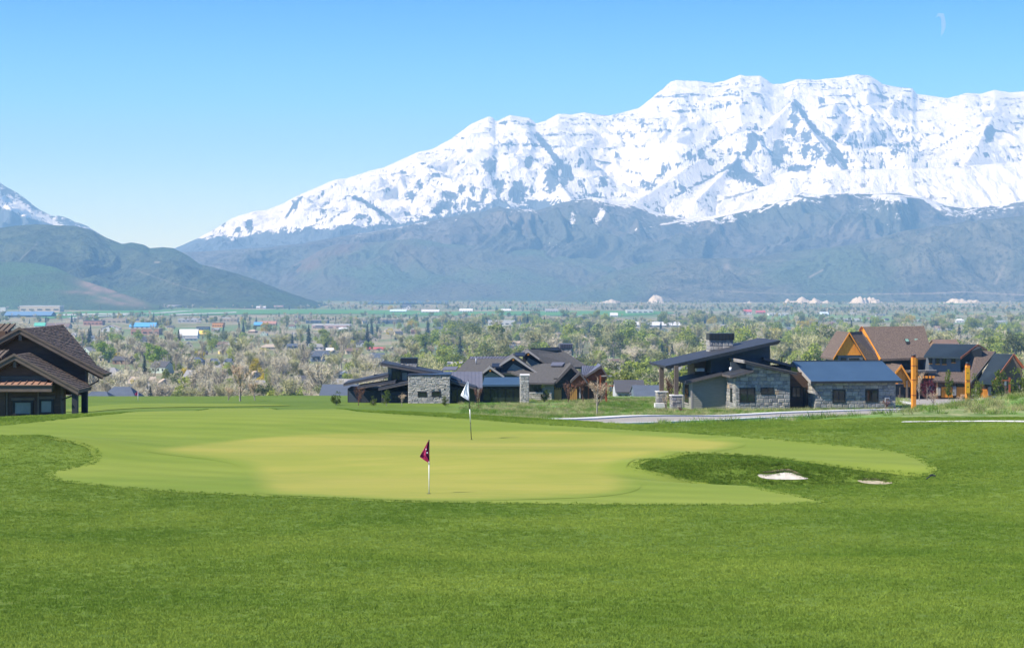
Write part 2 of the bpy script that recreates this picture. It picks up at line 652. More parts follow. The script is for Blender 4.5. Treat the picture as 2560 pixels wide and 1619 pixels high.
PUTT_PX = [(350, 1126), (464, 1108.6), (607, 1094), (714, 1086), (860, 1080.5), (987, 1077), (1174, 1075), (1398, 1074), (1560, 1081), (1718, 1092), (1853, 1103.5), (1869, 1110),
           (1853, 1118.7), (1802, 1127), (1701, 1133), (1617, 1147), (1567, 1160), (1566, 1176), (1590, 1196), (1612, 1224), (1510, 1243), (1360, 1248), (1174, 1253),
           (1024, 1252), (800, 1243), (660, 1236.5), (614, 1226), (611, 1176), (586, 1159), (500, 1146), (393, 1134)]
m_fringe, _nt1, _b1, _fc = grass_material('green_turf', (0.135, 0.190, 0.026), (0.195, 0.236, 0.038), (0.240, 0.255, 0.054), big=0.14, streak=(0.3, 1.0, 1.0), fine=60, bump=0.15, dist=0.004, mow=0.22)
_ps = _pos(_nt1)
_pa = _mix(_nt1, _ramp(_nt1, _noise(_nt1, _ps, 0.17, 6, 0.62, (0.35, 1.2, 1.0)), 0.36, 0.64), (0.205, 0.228, 0.040), (0.285, 0.268, 0.055))
_pa = _mix(_nt1, _math(_nt1, 'MULTIPLY', _ramp(_nt1, _noise(_nt1, _ps, 0.5, 6, 0.7, (0.3, 1.0, 1.0)), 0.45, 0.7), 0.55), _pa, (0.315, 0.272, 0.066))
_nz = _noise(_nt1, _ps, 0.8, 4, 0.6)
_ef = _ramp(_nt1, _math(_nt1, 'MULTIPLY', _attr(_nt1, 'edge'), _math(_nt1, 'ADD', _nz, 0.6)), 0.0, 0.85)
_nt1.links.new(_mix(_nt1, _math(_nt1, 'MULTIPLY', _ef, 0.9), _b1.inputs['Base Color'].links[0].from_socket, _pa), _b1.inputs['Base Color'])
m_putt = m_fringe
m_sand = M('bunker_sand', (0.50, 0.455, 0.385), (0.40, 0.355, 0.29), scale=6, rough=0.95, bump=0.3, dist=0.02)
m_asph = M('asphalt', (0.31, 0.285, 0.25), (0.25, 0.23, 0.20), scale=1.2, rough=0.95, spec=0.05, bump=0.15, dist=0.01)
m_conc = M('concrete', (0.62, 0.60, 0.56), (0.52, 0.50, 0.46), scale=2.0, rough=0.9, bump=0.1, dist=0.01)
FRINGE = px_poly(FRINGE_PX)
PUTT = px_poly(PUTT_PX)
tag(sheet('putting_green_surround', FRINGE, 0.014, m_fringe, 0.55), 'pale green closely mown turf around the putting green', 'turf', kind='structure')
tag(sheet('putting_green', PUTT, 0.022, m_putt, 0.5, edge=1.6), 'yellowish putting green with two flagsticks', 'putting green', kind='structure')


def Z8(x, y): return (1550 + x / 2.973, 1080 + y / 2.973)


SAND = px_poly([Z8(*p) for p in [(1020, 318), (1062, 318), (1110, 320), (1170, 312), (1230, 303), (1275, 306), (1320, 324), (1365, 338), (1412, 350), (1330, 357), (1180, 356), (1070, 350), (1030, 334)]], 2)
SAND2 = px_poly([Z8(*p) for p in [(1750, 360), (1830, 364), (1900, 362), (1990, 374), (2035, 380), (1990, 390), (1900, 390), (1800, 382)]], 2)
tag(sheet('bunker_sand', SAND, 0.03, m_sand, 0.12), 'white sand in the bunker set into dark rough beside the green', 'bunker', kind='structure')
tag(sheet('bunker_sand', SAND2, 0.03, M('tan_sand', (0.36, 0.31, 0.22), (0.24, 0.21, 0.13), scale=5, rough=0.95), 0.12), 'thin strip of bunker sand near the tip of the green', 'bunker', kind='structure')

# turf lip above the sand
m_lip = M('cut_earth', (0.15, 0.125, 0.065), (0.10, 0.085, 0.045), scale=9, rough=0.95, bump=0.6, dist=0.03)
LIP = []
for sp, lab in ((SAND, 'ragged earth lip above the white bunker sand'), (SAND2, 'low earth lip above the thin strip of sand')):
    ymid = {}
    P_ = sorted(sp)
    xs_ = np.linspace(P_[0][0] + .15, P_[-1][0] - .15, 26)
    pa = np.array(sp); pb_ = np.roll(pa, -1, 0)
    line = []
    for xq in xs_:
        ys_ = [a[1] + (b[1] - a[1]) * (xq - a[0]) / (b[0] - a[0]) for a, b in zip(pa, pb_) if (a[0] - xq) * (b[0] - xq) <= 0 and a[0] != b[0]]
        yq = max(ys_) + .10
        line.append(Vector((xq, yq, float(ground(xq, yq)) + .02)))
    rad = [.015 + .045 * math.sin(math.pi * i / 25) ** .5 * (.8 + .35 * RNG.random()) * (1 if sp is SAND else .5) for i in range(26)]
    tag(MB().tube(line, rad, 8).build('bunker_lip', m_lip), lab, 'bunker lip', kind='structure')
    LIP += [(q.x, q.y + .05, q.z + r_i * .75) for q, r_i in zip(line, rad)]

# far small green on the left, with its own light turf
FARG = px_poly([(140, 1029), (190, 1018), (300, 1010), (420, 1008.5), (600, 1010), (760, 1013), (640, 1016), (420, 1018), (300, 1022), (220, 1031)], 2)
tag(sheet('distant_green', FARG, 0.05, m_fringe, 2.0), 'paler green turf of the next hole behind the lodge posts', 'turf', kind='structure')

# road with pale gutters, cart path, the driveway court of the brown house
rc = [(-6, 119), (6.2, 135), (16.8, 155), (29.4, 172), (41.9, 188), (60, 205), (84, 222)]
rc = resample(rc, 70)
tag(sheet('road', ribbon(rc, 8.2), 0.05, m_asph, 0.8), 'pale grey road curving past the stone house', 'road', kind='structure')


def kerb_strip(name, line, w, hgt, label, step=0.0):
    """a raised kerb of single concrete lengths"""
    p = [Vector(q[:2]) for q in line]
    root = empty(name, (p[0].x, p[0].y, float(ground(p[0].x, p[0].y))))
    tag(root, label, 'kerb', kind='structure')
    for i in range(0, len(p) - 1):
        a, b = p[i], p[i + 1]
        d = (b - a).normalized(); nr = Vector((-d.y, d.x)) * w / 2
        a2 = a + d * 0.012; b2 = b - d * 0.012
        q = [a2 - nr, b2 - nr, b2 + nr, a2 + nr]
        top = [Vector((k.x, k.y, float(ground(k.x, k.y)) + 0.05 + hgt)) - Vector(root.location) for k in q]
        MB().slab(top, 0.3).build('kerb_stone', m_conc, root)


kerb_strip('kerb', resample(offset(rc, 4.85)[3:-4], 64), 1.5, 0.10, 'pale concrete gutter along the far edge of the road')
kerb_strip('kerb', resample(offset(rc, -4.55)[5:-4], 64), 0.9, 0.10, 'pale concrete gutter along the near edge of the road')
cp = [hit(px, py) for px, py in [(2255, 1055), (2330, 1054), (2420, 1053.5), (2560, 1054), (2700, 1056), (2860, 1060)]]
tag(sheet('cart_path', ribbon(resample([(p.x, p.y) for p in cp], 24), 0.55), 0.03, m_conc, 0.4), 'narrow white path edging the lawn below the tall grass', 'path', kind='structure')
p = hit(2003, 1046.5, 120)
tag(sheet('road_patch', [(p.x + 2.6 * math.cos(a) - 0.6 * math.sin(a), p.y + 3.2 * math.sin(a) + 1.6 * math.cos(a)) for a in np.linspace(0, 2 * math.pi, 24)[:-1]], 0.062, m_conc, 0.6),
    'pale oval patch on the road in front of the garage', 'road patch', kind='structure')


def Z6(x, y): return (2200 + x / 5.253, 790 + y / 5.253)


COURT = px_poly([Z6(*p) for p in [(330, 1115), (420, 1080), (560, 1058), (800, 1042), (1130, 1036), (1500, 1045), (1950, 1050), (2100, 1075), (1600, 1075), (1420, 1080), (1300, 1110), (1330, 1150), (1000, 1170), (600, 1180), (420, 1160)]], 2, y0=200)
tag(sheet('driveway_court', COURT, 0.05, m_asph, 1.2), 'grey turning court in front of the wooden garage doors', 'driveway', kind='structure')
COURTK = [hit(*Z6(*p), 200) for p in [(420, 1168), (350, 1150), (305, 1112), (400, 1072), (560, 1050), (800, 1034), (1130, 1029)]]
kerb_strip('kerb', resample([(p.x, p.y) for p in COURTK], 36), 1.0, 0.10, 'curved white kerb round the turning court by the orange post')
COURTK = [hit(*Z6(*p), 200) for p in [(1950, 1062), (1600, 1066), (1420, 1074), (1285, 1108), (1330, 1146), (1520, 1152)]]
kerb_strip('kerb', resample([(p.x, p.y) for p in COURTK], 30), 0.9, 0.10, 'white kerb round the planted island of the turning court')


# ------------------------------------------------------------------ fields and water on the valley floor
def far_sheet(name, pp, lift, mat, label, cat, step=60):
    w = [valley(a, b) for a, b in pp]
    o = sheet(name, [(q.x, q.y) for q in w], lift, mat, step)
    return tag(o, label, cat, kind='structure')


m_field = M('field_green', (0.075, 0.20, 0.055), (0.10, 0.22, 0.07), scale=0.004, rough=0.95, spec=0.05)
m_field2 = M('field_pale', (0.17, 0.24, 0.09), (0.13, 0.21, 0.08), scale=0.004, rough=0.95, spec=0.05)
m_track = M('runway_pale', (0.42, 0.44, 0.40), (0.36, 0.38, 0.34), scale=0.01, rough=0.95)
far_sheet('field', [(120, 797), (330, 790), (640, 786), (900, 785), (1120, 789), (1120, 779), (860, 775), (500, 774), (200, 779), (60, 786)], 1.2, m_field, 'flat green fields beyond the town', 'field')
far_sheet('field', [(1120, 789), (1560, 790), (1700, 784), (1640, 778), (1300, 778.5), (1120, 779)], 1.2, m_field, 'green field behind the middle of the town', 'field')
far_sheet('field', [(1900, 800), (2250, 806), (2300, 792), (2050, 786), (1880, 788)], 1.2, m_field2, 'pale green field on the valley floor beyond the brown roof', 'field')
far_sheet('runway', [(165, 796), (480, 776.5), (486, 778), (182, 797.5)], 2.2, m_track, 'pale airstrip line crossing the green fields', 'runway', 40)
far_sheet('runway', [(140, 787), (330, 783.5), (330, 786), (140, 791)], 2.2, m_track, 'short pale apron strip beside the fields', 'runway', 40)
far_sheet('runway', [(420, 787), (590, 781), (592, 783), (430, 789)], 2.2, m_track, 'faint pale taxiway in the fields', 'runway', 40)

# ------------------------------------------------------------------ hills and mountains
def Q6(x, y): return (400 + x / 2.6756, 250 + y / 2.6756)
def Q7(x, y): return (1200 + x / 2.456, 160 + y / 2.456)
def Q8(x, y): return (1800 + x / 2.4566, 160 + y / 2.4566)
def Q1(x, y): return (x / 3.01, 430 + y / 3.01)


def terrain_layer(name, sky_pts, yc, depth, nc, nr, px0, px1, mat, label, amp=60, gul=40, gscale=420, prof=1.2, crest_n=1.0, back=0.6, seed=1, mask=None, spurs=(), cat='mountain', zbase=None):
    sky_pts = sorted(sky_pts)
    cols = np.linspace(px0, px1, nc)
    pyc = np.interp(cols, [p[0] for p in sky_pts], [p[1] for p in sky_pts])
    pyc = pyc + crest_n * fbm(cols / 26.0, cols * 0 + 3.3, seed + 50, 4, 0.6)
    Yc = np.interp(cols, [p[0] for p in yc], [p[1] for p in yc]) if isinstance(yc, (list, tuple)) else np.full(nc, float(yc))
    Zc = CZ - (pyc - HY) / F * Yc
    t = np.concatenate([np.linspace(0, 1, nr) ** 0.92, 1 + np.linspace(0, 1, 9)[1:]])
    T, PX = np.meshgrid(t, cols, indexing='ij')
    fr = T <= 1.0
    Y = np.where(fr, Yc[None] - depth * (1 - T), Yc[None] + depth * 0.5 * (T - 1))
    X = (PX - HX) / F * Y
    zb = np.interp(Y, _TY2, _TD2) - 12 if zbase is None else zbase + 0 * Y
    p = np.where(fr, T ** prof, 1 - (T - 1) * back * (T - 1 > 0))
    Z = zb + (Zc[None] - zb) * p
    w = np.where(fr, np.sin(np.pi * np.clip(T, 0, 1)) ** 0.75 * (0.25 + 0.75 * np.clip(T * 1.5, 0, 1)), 0.3)
    scale_h = np.clip((Zc[None] - zb) / 500.0, 0.1, 1.6)
    warp = fbm(X / 1500, Y / 1500, seed + 3, 3) * 0.7
    r1 = ridged(X / gscale / 2.4 + warp, Y / gscale / 5.0 + warp, seed, 4, 0.5)
    r2 = ridged(X / gscale + warp * 2, Y / gscale / 2.6, seed + 21, 5, 0.55)
    Z = Z + w * scale_h * (amp * (r1 - 0.55) * 2 + gul * (r2 - 0.55) * 2)
    Z = Z + w * 0.06 * gul * fbm(X / 90, Y / 160, seed + 5, 3)
    for sp in spurs:          # ridgelines: list of (px, py, y), flank slope
        line, slope = sp
        w3 = [at(*q) for q in line]
        best = np.full(Z.shape, -1e9)
        for a, b in zip(w3[:-1], w3[1:]):
            dx, dy = b.x - a.x, b.y - a.y
            tt = np.clip(((X - a.x) * dx + (Y - a.y) * dy) / (dx * dx + dy * dy), 0, 1)
            d = np.hypot(X - a.x - tt * dx, Y - a.y - tt * dy)
            best = np.maximum(best, a.z + (b.z - a.z) * tt - slope * d * (1 + 0.25 * fbm(X / 240, Y / 240, seed + 8, 3)))
        k = 45.0
        h = np.clip(0.5 + 0.5 * (best - Z) / k, 0, 1)
        Z = Z * (1 - h) + best * h + k * h * (1 - h)
    cap = CZ - (pyc[None] + (1 - np.clip(T, 0, 1)) * 22 + 0.3 - HY) / F * Y
    Z = np.where(fr & (T < 0.999), np.minimum(Z, cap), Z)
    Z = np.where(T == 1.0, Zc[None], Z)
    PY = HY + (CZ - Z) * F / Y
    attrs = {}
    if mask is not None:
        attrs['cover'] = mask(PX, PY, X, Y, Z)
    o = grid_mesh(name, np.stack([X, Y, Z], -1), mat, attrs)
    tag(o, label, cat, kind='structure')
    return o


def blobs(PX, PY, lst):
    d = np.zeros(PX.shape)
    for b in lst:
        (cx, cy), rx, ry, ro, s = b
        dx, dy = PX - cx, PY - cy
        u = dx * math.cos(ro) + dy * math.sin(ro); v = -dx * math.sin(ro) + dy * math.cos(ro)
        d = np.maximum(d, s * np.exp(-((u / rx) ** 2 + (v / ry) ** 2) ** 0.9))
    return d


def strokes(PX, PY, lst):
    d = np.zeros(PX.shape)
    for pts, wdt, s in lst:
        for a, b in zip(pts[:-1], pts[1:]):
            dx, dy = b[0] - a[0], b[1] - a[1]
            tt = np.clip(((PX - a[0]) * dx + (PY - a[1]) * dy) / (dx * dx + dy * dy), 0, 1)
            q = np.hypot(PX - a[0] - tt * dx, PY - a[1] - tt * dy)
            d = np.maximum(d, s * np.exp(-(q / wdt) ** 2))
    return d


def snow_material(name, rock=(0.075, 0.095, 0.125), snow=(0.80, 0.81, 0.83), sharp=0.022):
    m, nt, bs = _nt(name)
    pos = _pos(nt)
    n1 = _noise(nt, pos, 0.017, 6, 0.70, (1.0, 0.30, 0.24))
    n2 = _noise(nt, pos, 0.050, 4, 0.7, (1.0, 0.4, 0.32))
    n3 = _noise(nt, pos, 0.010, 6, 0.7, (0.22, 0.22, 1.6))
    nn = _math(nt, 'ADD', _math(nt, 'MULTIPLY', n1, 0.40), _math(nt, 'MULTIPLY', n2, 0.38))
    nn = _math(nt, 'ADD', nn, _math(nt, 'MULTIPLY', n3, 0.22))
    nn = _math(nt, 'ADD', _math(nt, 'MULTIPLY', _math(nt, 'SUBTRACT', nn, 0.5), 2.6), 0.5)
    cov = _attr(nt, 'cover')
    # bare ground where the fine noise falls below the cover value
    d = _math(nt, 'SUBTRACT', cov, nn)
    f = _ramp(nt, d, -sharp, sharp)
    rc_ = _mix(nt, n3, rock, tuple(c * 1.7 for c in rock))
    c = _mix(nt, f, snow, rc_)
    nt.links.new(c, bs.inputs['Base Color'])
    bs.inputs['Roughness'].default_value = 0.85
    bs.inputs['Specular IOR Level'].default_value = 0.05
    _bump(nt, bs, nn, 0.8, 26.0)
    return m


def brush_material(name, c1, c2, c3, scale=0.006, snow=False, tint=(0.20, 0.135, 0.10)):
    m, nt, bs = _nt(name)
    pos = _pos(nt)
    n1 = _noise(nt, pos, scale, 6, 0.7)
    n2 = _noise(nt, pos, scale * 7, 5, 0.75)
    n3 = _noise(nt, pos, scale * 0.3, 3, 0.5)
    c = _mix(nt, _ramp(nt, n1, 0.35, 0.65), c1, c2)
    c = _mix(nt, _ramp(nt, n3, 0.42, 0.62), c, c3)
    c = _mix(nt, _math(nt, 'MULTIPLY', _ramp(nt, n2, 0.50, 0.62), 0.85), c, tuple(x * 0.42 for x in c1))
    cov = _attr(nt, 'cover')
    if snow:
        d = _math(nt, 'SUBTRACT', cov, _math(nt, 'ADD', _math(nt, 'MULTIPLY', _math(nt, 'ADD', _math(nt, 'MULTIPLY', n1, 0.4), _math(nt, 'MULTIPLY', n2, 0.6)), 2.6), -0.8))
        c = _mix(nt, _ramp(nt, d, -0.05, 0.06), c, (0.85, 0.86, 0.88))
    else:
        c = _mix(nt, cov, c, tint)
    nt.links.new(c, bs.inputs['Base Color'])
    bs.inputs['Roughness'].default_value = 0.95
    bs.inputs['Specular IOR Level'].default_value = 0.03
    _bump(nt, bs, n2, 1.0, 30.0)
    return m


# the snowy massif
TIMP = [(-700, 700), (300, 640)] + [Q6(*p) for p in [(40, 1015), (140, 975), (270, 915), (390, 850), (480, 790), (560, 765), (640, 740), (720, 735), (830, 690), (920, 640), (1010, 600), (1180, 530), (1250, 525), (1400, 475), (1500, 450), (1580, 415), (1720, 350), (1830, 325), (1950, 260), (2080, 160), (2150, 130), (2200, 110), (2225, 118), (2250, 145), (2300, 120), (2340, 100)]]
TIMP += [Q7(*p) for p in [(310, 335), (345, 365), (400, 352), (440, 330), (480, 305), (560, 310), (640, 298), (720, 312), (800, 315), (870, 300), (980, 270), (1060, 205), (1170, 110), (1200, 100), (1330, 105), (1430, 118), (1500, 105), (1600, 65), (1640, 76), (1720, 72), (1800, 125), (1870, 122)]]
TIMP += [Q8(*p) for p in [(470, 95), (600, 97), (720, 85), (830, 65), (920, 72), (1000, 125), (1100, 145), (1180, 150), (1210, 185), (1400, 210), (1510, 180), (1600, 184), (1690, 160), (1780, 175), (1867, 168)]] + [(2700, 240), (2900, 290), (3200, 330)]

B6 = [((920, 350), 70, 30, .6), ((1640, 480), 40, 15, .8), ((1760, 420), 40, 25, .7), ((1850, 370), 50, 26, .6), ((1950, 340), 60, 25, .6), ((1850, 500), 60, 25, .8), ((1680, 640), 80, 60, .8), ((1740, 570), 50, 50, .8), ((1520, 590), 60, 40, .7),
      ((1930, 640), 90, 60, .85), ((2010, 600), 40, 50, .9), ((2100, 600), 60, 70, .85), ((2200, 430), 60, 60, .95), ((2270, 560), 60, 70, .9), ((2370, 600), 50, 90, .85), ((1900, 720), 120, 50, .9), ((2100, 690), 120, 60, .8), ((2260, 690), 90, 40, .85),
      ((910, 720), 22, 70, .8), ((1100, 740), 50, 70, .7), ((1330, 780), 80, 50, .7), ((1400, 810), 40, 60, .75), ((600, 850), 36, 80, .9), ((430, 830), 30, 30, .9), ((250, 960), 140, 45, .95), ((400, 940), 100, 50, 1), ((700, 930), 230, 55, 1), ((1000, 890), 200, 48, 1), ((1250, 860), 120, 36, .85),
      ((1650, 760), 60, 36, .75), ((2050, 265), 60, 25, .6), ((2170, 215), 60, 20, .6), ((2290, 150), 50, 22, .8), ((2080, 330), 60, 20, .55), ((2330, 320), 40, 40, .55), ((820, 880), 60, 40, .8), ((520, 880), 40, 60, .85)]
B7 = [((80, 620), 55, 70, .85), ((300, 600), 35, 60, .9), ((240, 780), 65, 100, .85), ((440, 700), 90, 160, .85), ((530, 690), 55, 120, .85), ((120, 770), 40, 70, .8), ((30, 800), 40, 110, .8), ((360, 860), 110, 35, .9), ((150, 550), 60, 30, .6), ((60, 900), 60, 40, .8),
      ((610, 610), 40, 60, .75), ((620, 720), 50, 50, .7), ((760, 710), 60, 50, .85), ((950, 668), 100, 22, .72), ((990, 370), 36, 80, .72), ((930, 450), 40, 40, .7), ((850, 560), 25, 40, .8), ((750, 600), 100, 10, .8), ((880, 490), 40, 30, .6),
      ((1280, 560), 50, 70, .85), ((1350, 570), 60, 50, .75), ((1150, 640), 80, 55, .8), ((1030, 745), 90, 45, .85), ((1420, 600), 60, 40, .75), ((1480, 560), 40, 50, .7), ((1660, 500), 48, 110, .95), ((1590, 600), 40, 60, .9), ((1600, 690), 170, 70, .75), ((1840, 560), 50, 140, .9), ((1930, 265), 40, 60, .95),
      ((1250, 770), 90, 45, .8), ((1400, 690), 80, 40, .75), ((1640, 240), 50, 26, .8), ((1720, 135), 55, 22, .6), ((1660, 175), 70, 16, .55), ((1120, 370), 60, 60, .6), ((560, 335), 110, 22, .6), ((240, 360), 60, 30, .7), ((310, 370), 40, 36, .7), ((1690, 380), 30, 60, .7)]
B8 = [((455, 265), 38, 45, .98), ((450, 340), 60, 60, .85), ((440, 420), 75, 60, .8), ((530, 440), 60, 60, .9), ((520, 540), 60, 90, .85), ((350, 540), 45, 120, .92), ((190, 480), 50, 110, .95), ((110, 600), 40, 60, .85), ((600, 540), 90, 90, .8), ((690, 580), 70, 70, .85), ((480, 640), 130, 45, .85), ((150, 690), 130, 50, .85),
      ((630, 230), 40, 60, .78), ((800, 200), 180, 16, .66), ((820, 235), 150, 12, .62), ((1000, 205), 60, 40, .8), ((1090, 245), 100, 20, .66), ((1150, 165), 60, 12, .78), ((720, 440), 90, 36, .75), ((790, 485), 40, 16, .8), ((1080, 530), 110, 46, .64), ((1200, 480), 190, 55, .6), ((1330, 390), 90, 46, .56), ((1180, 420), 70, 24, .6), ((1400, 530), 110, 56, .55),
      ((1300, 560), 130, 40, .6), ((1660, 430), 45, 100, .98), ((1625, 560), 28, 30, .8), ((1800, 510), 40, 18, .7), ((690, 328), 70, 12, .8), ((1800, 240), 90, 7, .7), ((1520, 270), 40, 9, .7), ((1830, 400), 50, 30, .55), ((250, 330), 40, 60, .6), ((60, 540), 60, 60, .6), ((1500, 420), 60, 60, .5), ((1010, 440), 60, 50, .55), ((980, 370), 80, 14, .6)]
SCL = 1 / 2.5
TB = [(Q6(*c), a * SCL * 0.95, b * SCL * 0.95, 0, s) for c, a, b, s in B6] + [(Q7(*c), a * SCL, b * SCL, 0.25, s) for c, a, b, s in B7] + [(Q8(*c), a * SCL, b * SCL, 0, s) for c, a, b, s in B8]
TS = [([Q7(350, 440), Q7(450, 560), Q7(560, 700)], 12, .98), ([Q7(1530, 630), Q7(1640, 670), Q7(1725, 745)], 9, .98), ([Q6(1300, 650), Q6(1450, 730), Q6(1600, 840)], 8, .95),
      ([Q6(950, 650), Q6(880, 720), Q6(840, 800)], 6, .85), ([Q6(1250, 740), Q6(1080, 830), Q6(900, 870)], 4, .7), ([Q7(1050, 720), Q7(1250, 600), Q7(1480, 450)], 9, .7), ([Q7(1180, 820), Q7(1400, 700), Q7(1520, 640)], 8, .8),
      ([Q8(480, 250), Q8(560, 380), Q8(680, 480), Q8(770, 630)], 12, .85), ([Q8(1180, 600), Q8(1400, 470), Q8(1620, 360)], 8, .6), ([Q7(0, 640), Q7(60, 560), Q7(180, 480)], 6, .5),
      ([Q7(1060, 205), Q7(1300, 200)], 3.2, .75), ([Q7(1140, 295), Q7(1320, 285), Q7(1520, 265)], 6, .7), ([Q7(1350, 380), Q7(1480, 350), Q7(1620, 300)], 2.6, .66), ([Q7(1560, 160), Q7(1700, 130)], 3, .6), ([Q8(560, 160), Q8(740, 150), Q8(900, 140)], 2.2, .66), ([Q8(420, 130), Q8(560, 110), Q8(720, 100)], 1.8, .6),
      ([Q8(220, 1000), Q8(220, 1001)], 1, 0.1), ([Q8(1640, 330), Q8(1600, 280), Q8(1500, 265)], 2.4, .7), ([Q8(1730, 260), Q8(1860, 235)], 2.6, .7), ([Q6(500, 950), Q6(800, 850), Q6(1000, 870)], 3, .8)]


def timp_mask(PX, PY, X, Y, Z):
    d = 0.335 + 0.13 * fbm(X / 900, Z / 300, 77, 4) + 0.12 * fbm(X / 260, Z / 120, 78, 3)
    d = np.maximum(d, 0.86 * blobs(PX + 9 * fbm(X / 300, Z / 200, 31, 4), PY + 7 * fbm(X / 300, Z / 200, 33, 4), TB))
    d = np.maximum(d, 0.82 * strokes(PX + 4 * fbm(X / 200, Z / 100, 35, 3), PY + 3 * fbm(X / 200, Z / 100, 36, 3), TS))
    strat = np.sin(Z / 21.0 + 2.0 * fbm(X / 1400, Y / 1400, 41, 3))
    d = d + 0.17 * smooth(strat, 0.62, 0.95) * smooth(Z, 700, 1150) * np.clip(0.55 + 1.6 * fbm(X / 700, Z / 400, 43, 3), 0, 1)
    low = np.interp(PX, [200, 420, 560, 640, 760, 880, 1000, 1100, 1200, 1300, 1600], [560, 600, 612, 595, 590, 572, 566, 556, 545, 560, 620])
    gbc = np.interp(PX, [430, 560, 755, 860, 1000, 1110, 1200, 1245, 1340, 1400, 1460, 1560, 1700], [630, 625, 609, 598, 567, 545, 528, 519, 525, 506, 497, 505, 560])
    d = d + 0.26 * smooth(PY + 14 * fbm(X / 240, Z / 300, 56, 4), gbc - 34, gbc + 4)
    return d + 0.5 * smooth(PY + 10 * fbm(X / 300, Z / 150, 55, 4), low - 14, low + 14)


YT = 17500
T_SPURS = [
    ([(1276, 318, 16500), (1330, 400, 15300), (1395, 452, 14400), (1430, 500, 13700)], 0.85),
    ([(1276, 318, 16500), (1190, 420, 15000), (1130, 520, 13800)], 0.9),
    ([(1980, 255, 16300), (2030, 330, 15300), (2100, 420, 14200)], 1.0),
    ([(1980, 255, 16300), (1880, 360, 15300), (1800, 440, 14400), (1740, 500, 13600)], 0.9),
    ([(1870, 300, 16000), (1760, 390, 15000), (1640, 470, 14000), (1590, 500, 13600)], 0.9),
    ([(820, 490, 15300), (900, 540, 14500), (980, 580, 13800)], 0.9),
    ([(2480, 290, 16200), (2440, 370, 15200), (2400, 430, 14400)], 0.9),
    ([(980, 430, 16000), (1010, 500, 14900), (1060, 560, 13900)], 0.9),
]
terrain_layer('mountain', TIMP, [(-700, 15500), (420, 15600), (900, 16400), (1500, YT), (3200, YT)], 5600, 980, 330, -600, 3160, snow_material('massif_snow'), 'long snow covered mountain massif with rock bands and dark tree gullies',
              amp=140, gul=62, gscale=520, prof=1.15, crest_n=1.2, seed=4, mask=timp_mask, spurs=T_SPURS)

# left snowy shoulder
LS = [(-700, 330), (-300, 385)] + [Q1(*p) for p in [(-150, 20), (0, 80), (60, 120), (130, 160), (200, 210), (300, 290), (400, 330), (480, 335), (560, 370), (650, 400), (760, 470), (900, 560)]] + [(420, 720)]


def ls_mask(PX, PY, X, Y, Z):
    d = 0.44 + 0.12 * fbm(X / 500, Z / 300, 7, 4)
    up = np.interp(PX, [-700, 0, 100, 260], [300, 468, 520, 610])
    d = d + 0.16 * (1 - smooth(PY, up, up + 20))
    lo = np.interp(PX, [-700, 0, 30, 60, 135, 260], [470, 518, 528, 542, 562, 600])
    return d - 0.1 * smooth(PY, lo - 34, lo - 10) + 0.5 * smooth(PY, lo - 3, lo + 3)


terrain_layer('mountain', LS, 14500, 3300, 260, 130, -620, 420, snow_material('shoulder_snow'), 'dark blue snow streaked mountain shoulder at the edge above the near hills',
              amp=70, gul=60, gscale=300, seed=9, mask=ls_mask, crest_n=3.0)

# snowy bench below the massif on the right
SB = [(1380, 560), Q7(600, 860), Q7(900, 815), Q7(1230, 830), Q7(1500, 800), Q7(1700, 760), Q7(1965, 705), Q8(300, 745), Q8(450, 700), Q8(600, 665), Q8(850, 645), Q8(1200, 645), Q8(1500, 625), Q8(1867, 600), (2800, 390), (3200, 400)]


def sb_mask(PX, PY, X, Y, Z):
    d = 0.29 + 0.16 * fbm(X / 240, Z / 160, 17, 4)
    d = np.maximum(d, 0.62 * blobs(PX, PY, [(Q8(790, 770), 18, 12, 0, .95), (Q8(870, 740), 24, 15, .4, .95), (Q8(1330, 820), 60, 12, .1, .98), (Q8(1450, 845), 26, 12, 0, .98), (Q8(1080, 770), 24, 12, 0, .75), (Q8(930, 790), 30, 9, 0, .7), (Q7(1330, 900), 30, 20, -.5, .9), (Q7(1280, 930), 24, 12, 0, .98)]))
    d = np.maximum(d, 0.62 * strokes(PX, PY, [([Q7(1330, 930), Q7(1500, 830), Q7(1700, 770)], 5, .9), ([Q8(470, 800), Q8(620, 740), Q8(740, 690)], 3, .8)]))
    return d


terrain_layer('mountain', SB, 14000, 1900, 420, 90, 1360, 3160, snow_material('bench_snow', rock=(0.16, 0.17, 0.18), sharp=0.08), 'smooth snowy bench with thin grey woods below the massif', amp=40, gul=36, gscale=260, seed=14, mask=sb_mask, crest_n=1.5)

# grey brushy bench with snow patches
GB = [(-700, 720), (380, 640), Q6(120, 1020), Q6(330, 1010), Q6(700, 985), Q6(950, 960), Q6(1100, 930), Q6(1350, 890), Q6(1600, 850), Q6(1900, 790), Q6(2150, 750), Q6(2300, 722), Q7(0, 905), Q7(120, 882), Q7(350, 898), Q7(500, 850), Q7(620, 830), Q7(700, 820), Q7(800, 832), Q7(950, 850), Q7(1100, 915), Q7(1270, 950), Q7(1420, 935), Q7(1700, 870), Q7(1965, 790), Q8(300, 850), Q8(450, 820), Q8(600, 800), Q8(800, 795), Q8(1100, 800), Q8(1170, 805), Q8(1280, 830), Q8(1400, 865), Q8(1500, 880), Q8(1650, 870), Q8(1867, 838), (2800, 510), (3200, 540)]

GB = sorted(GB)


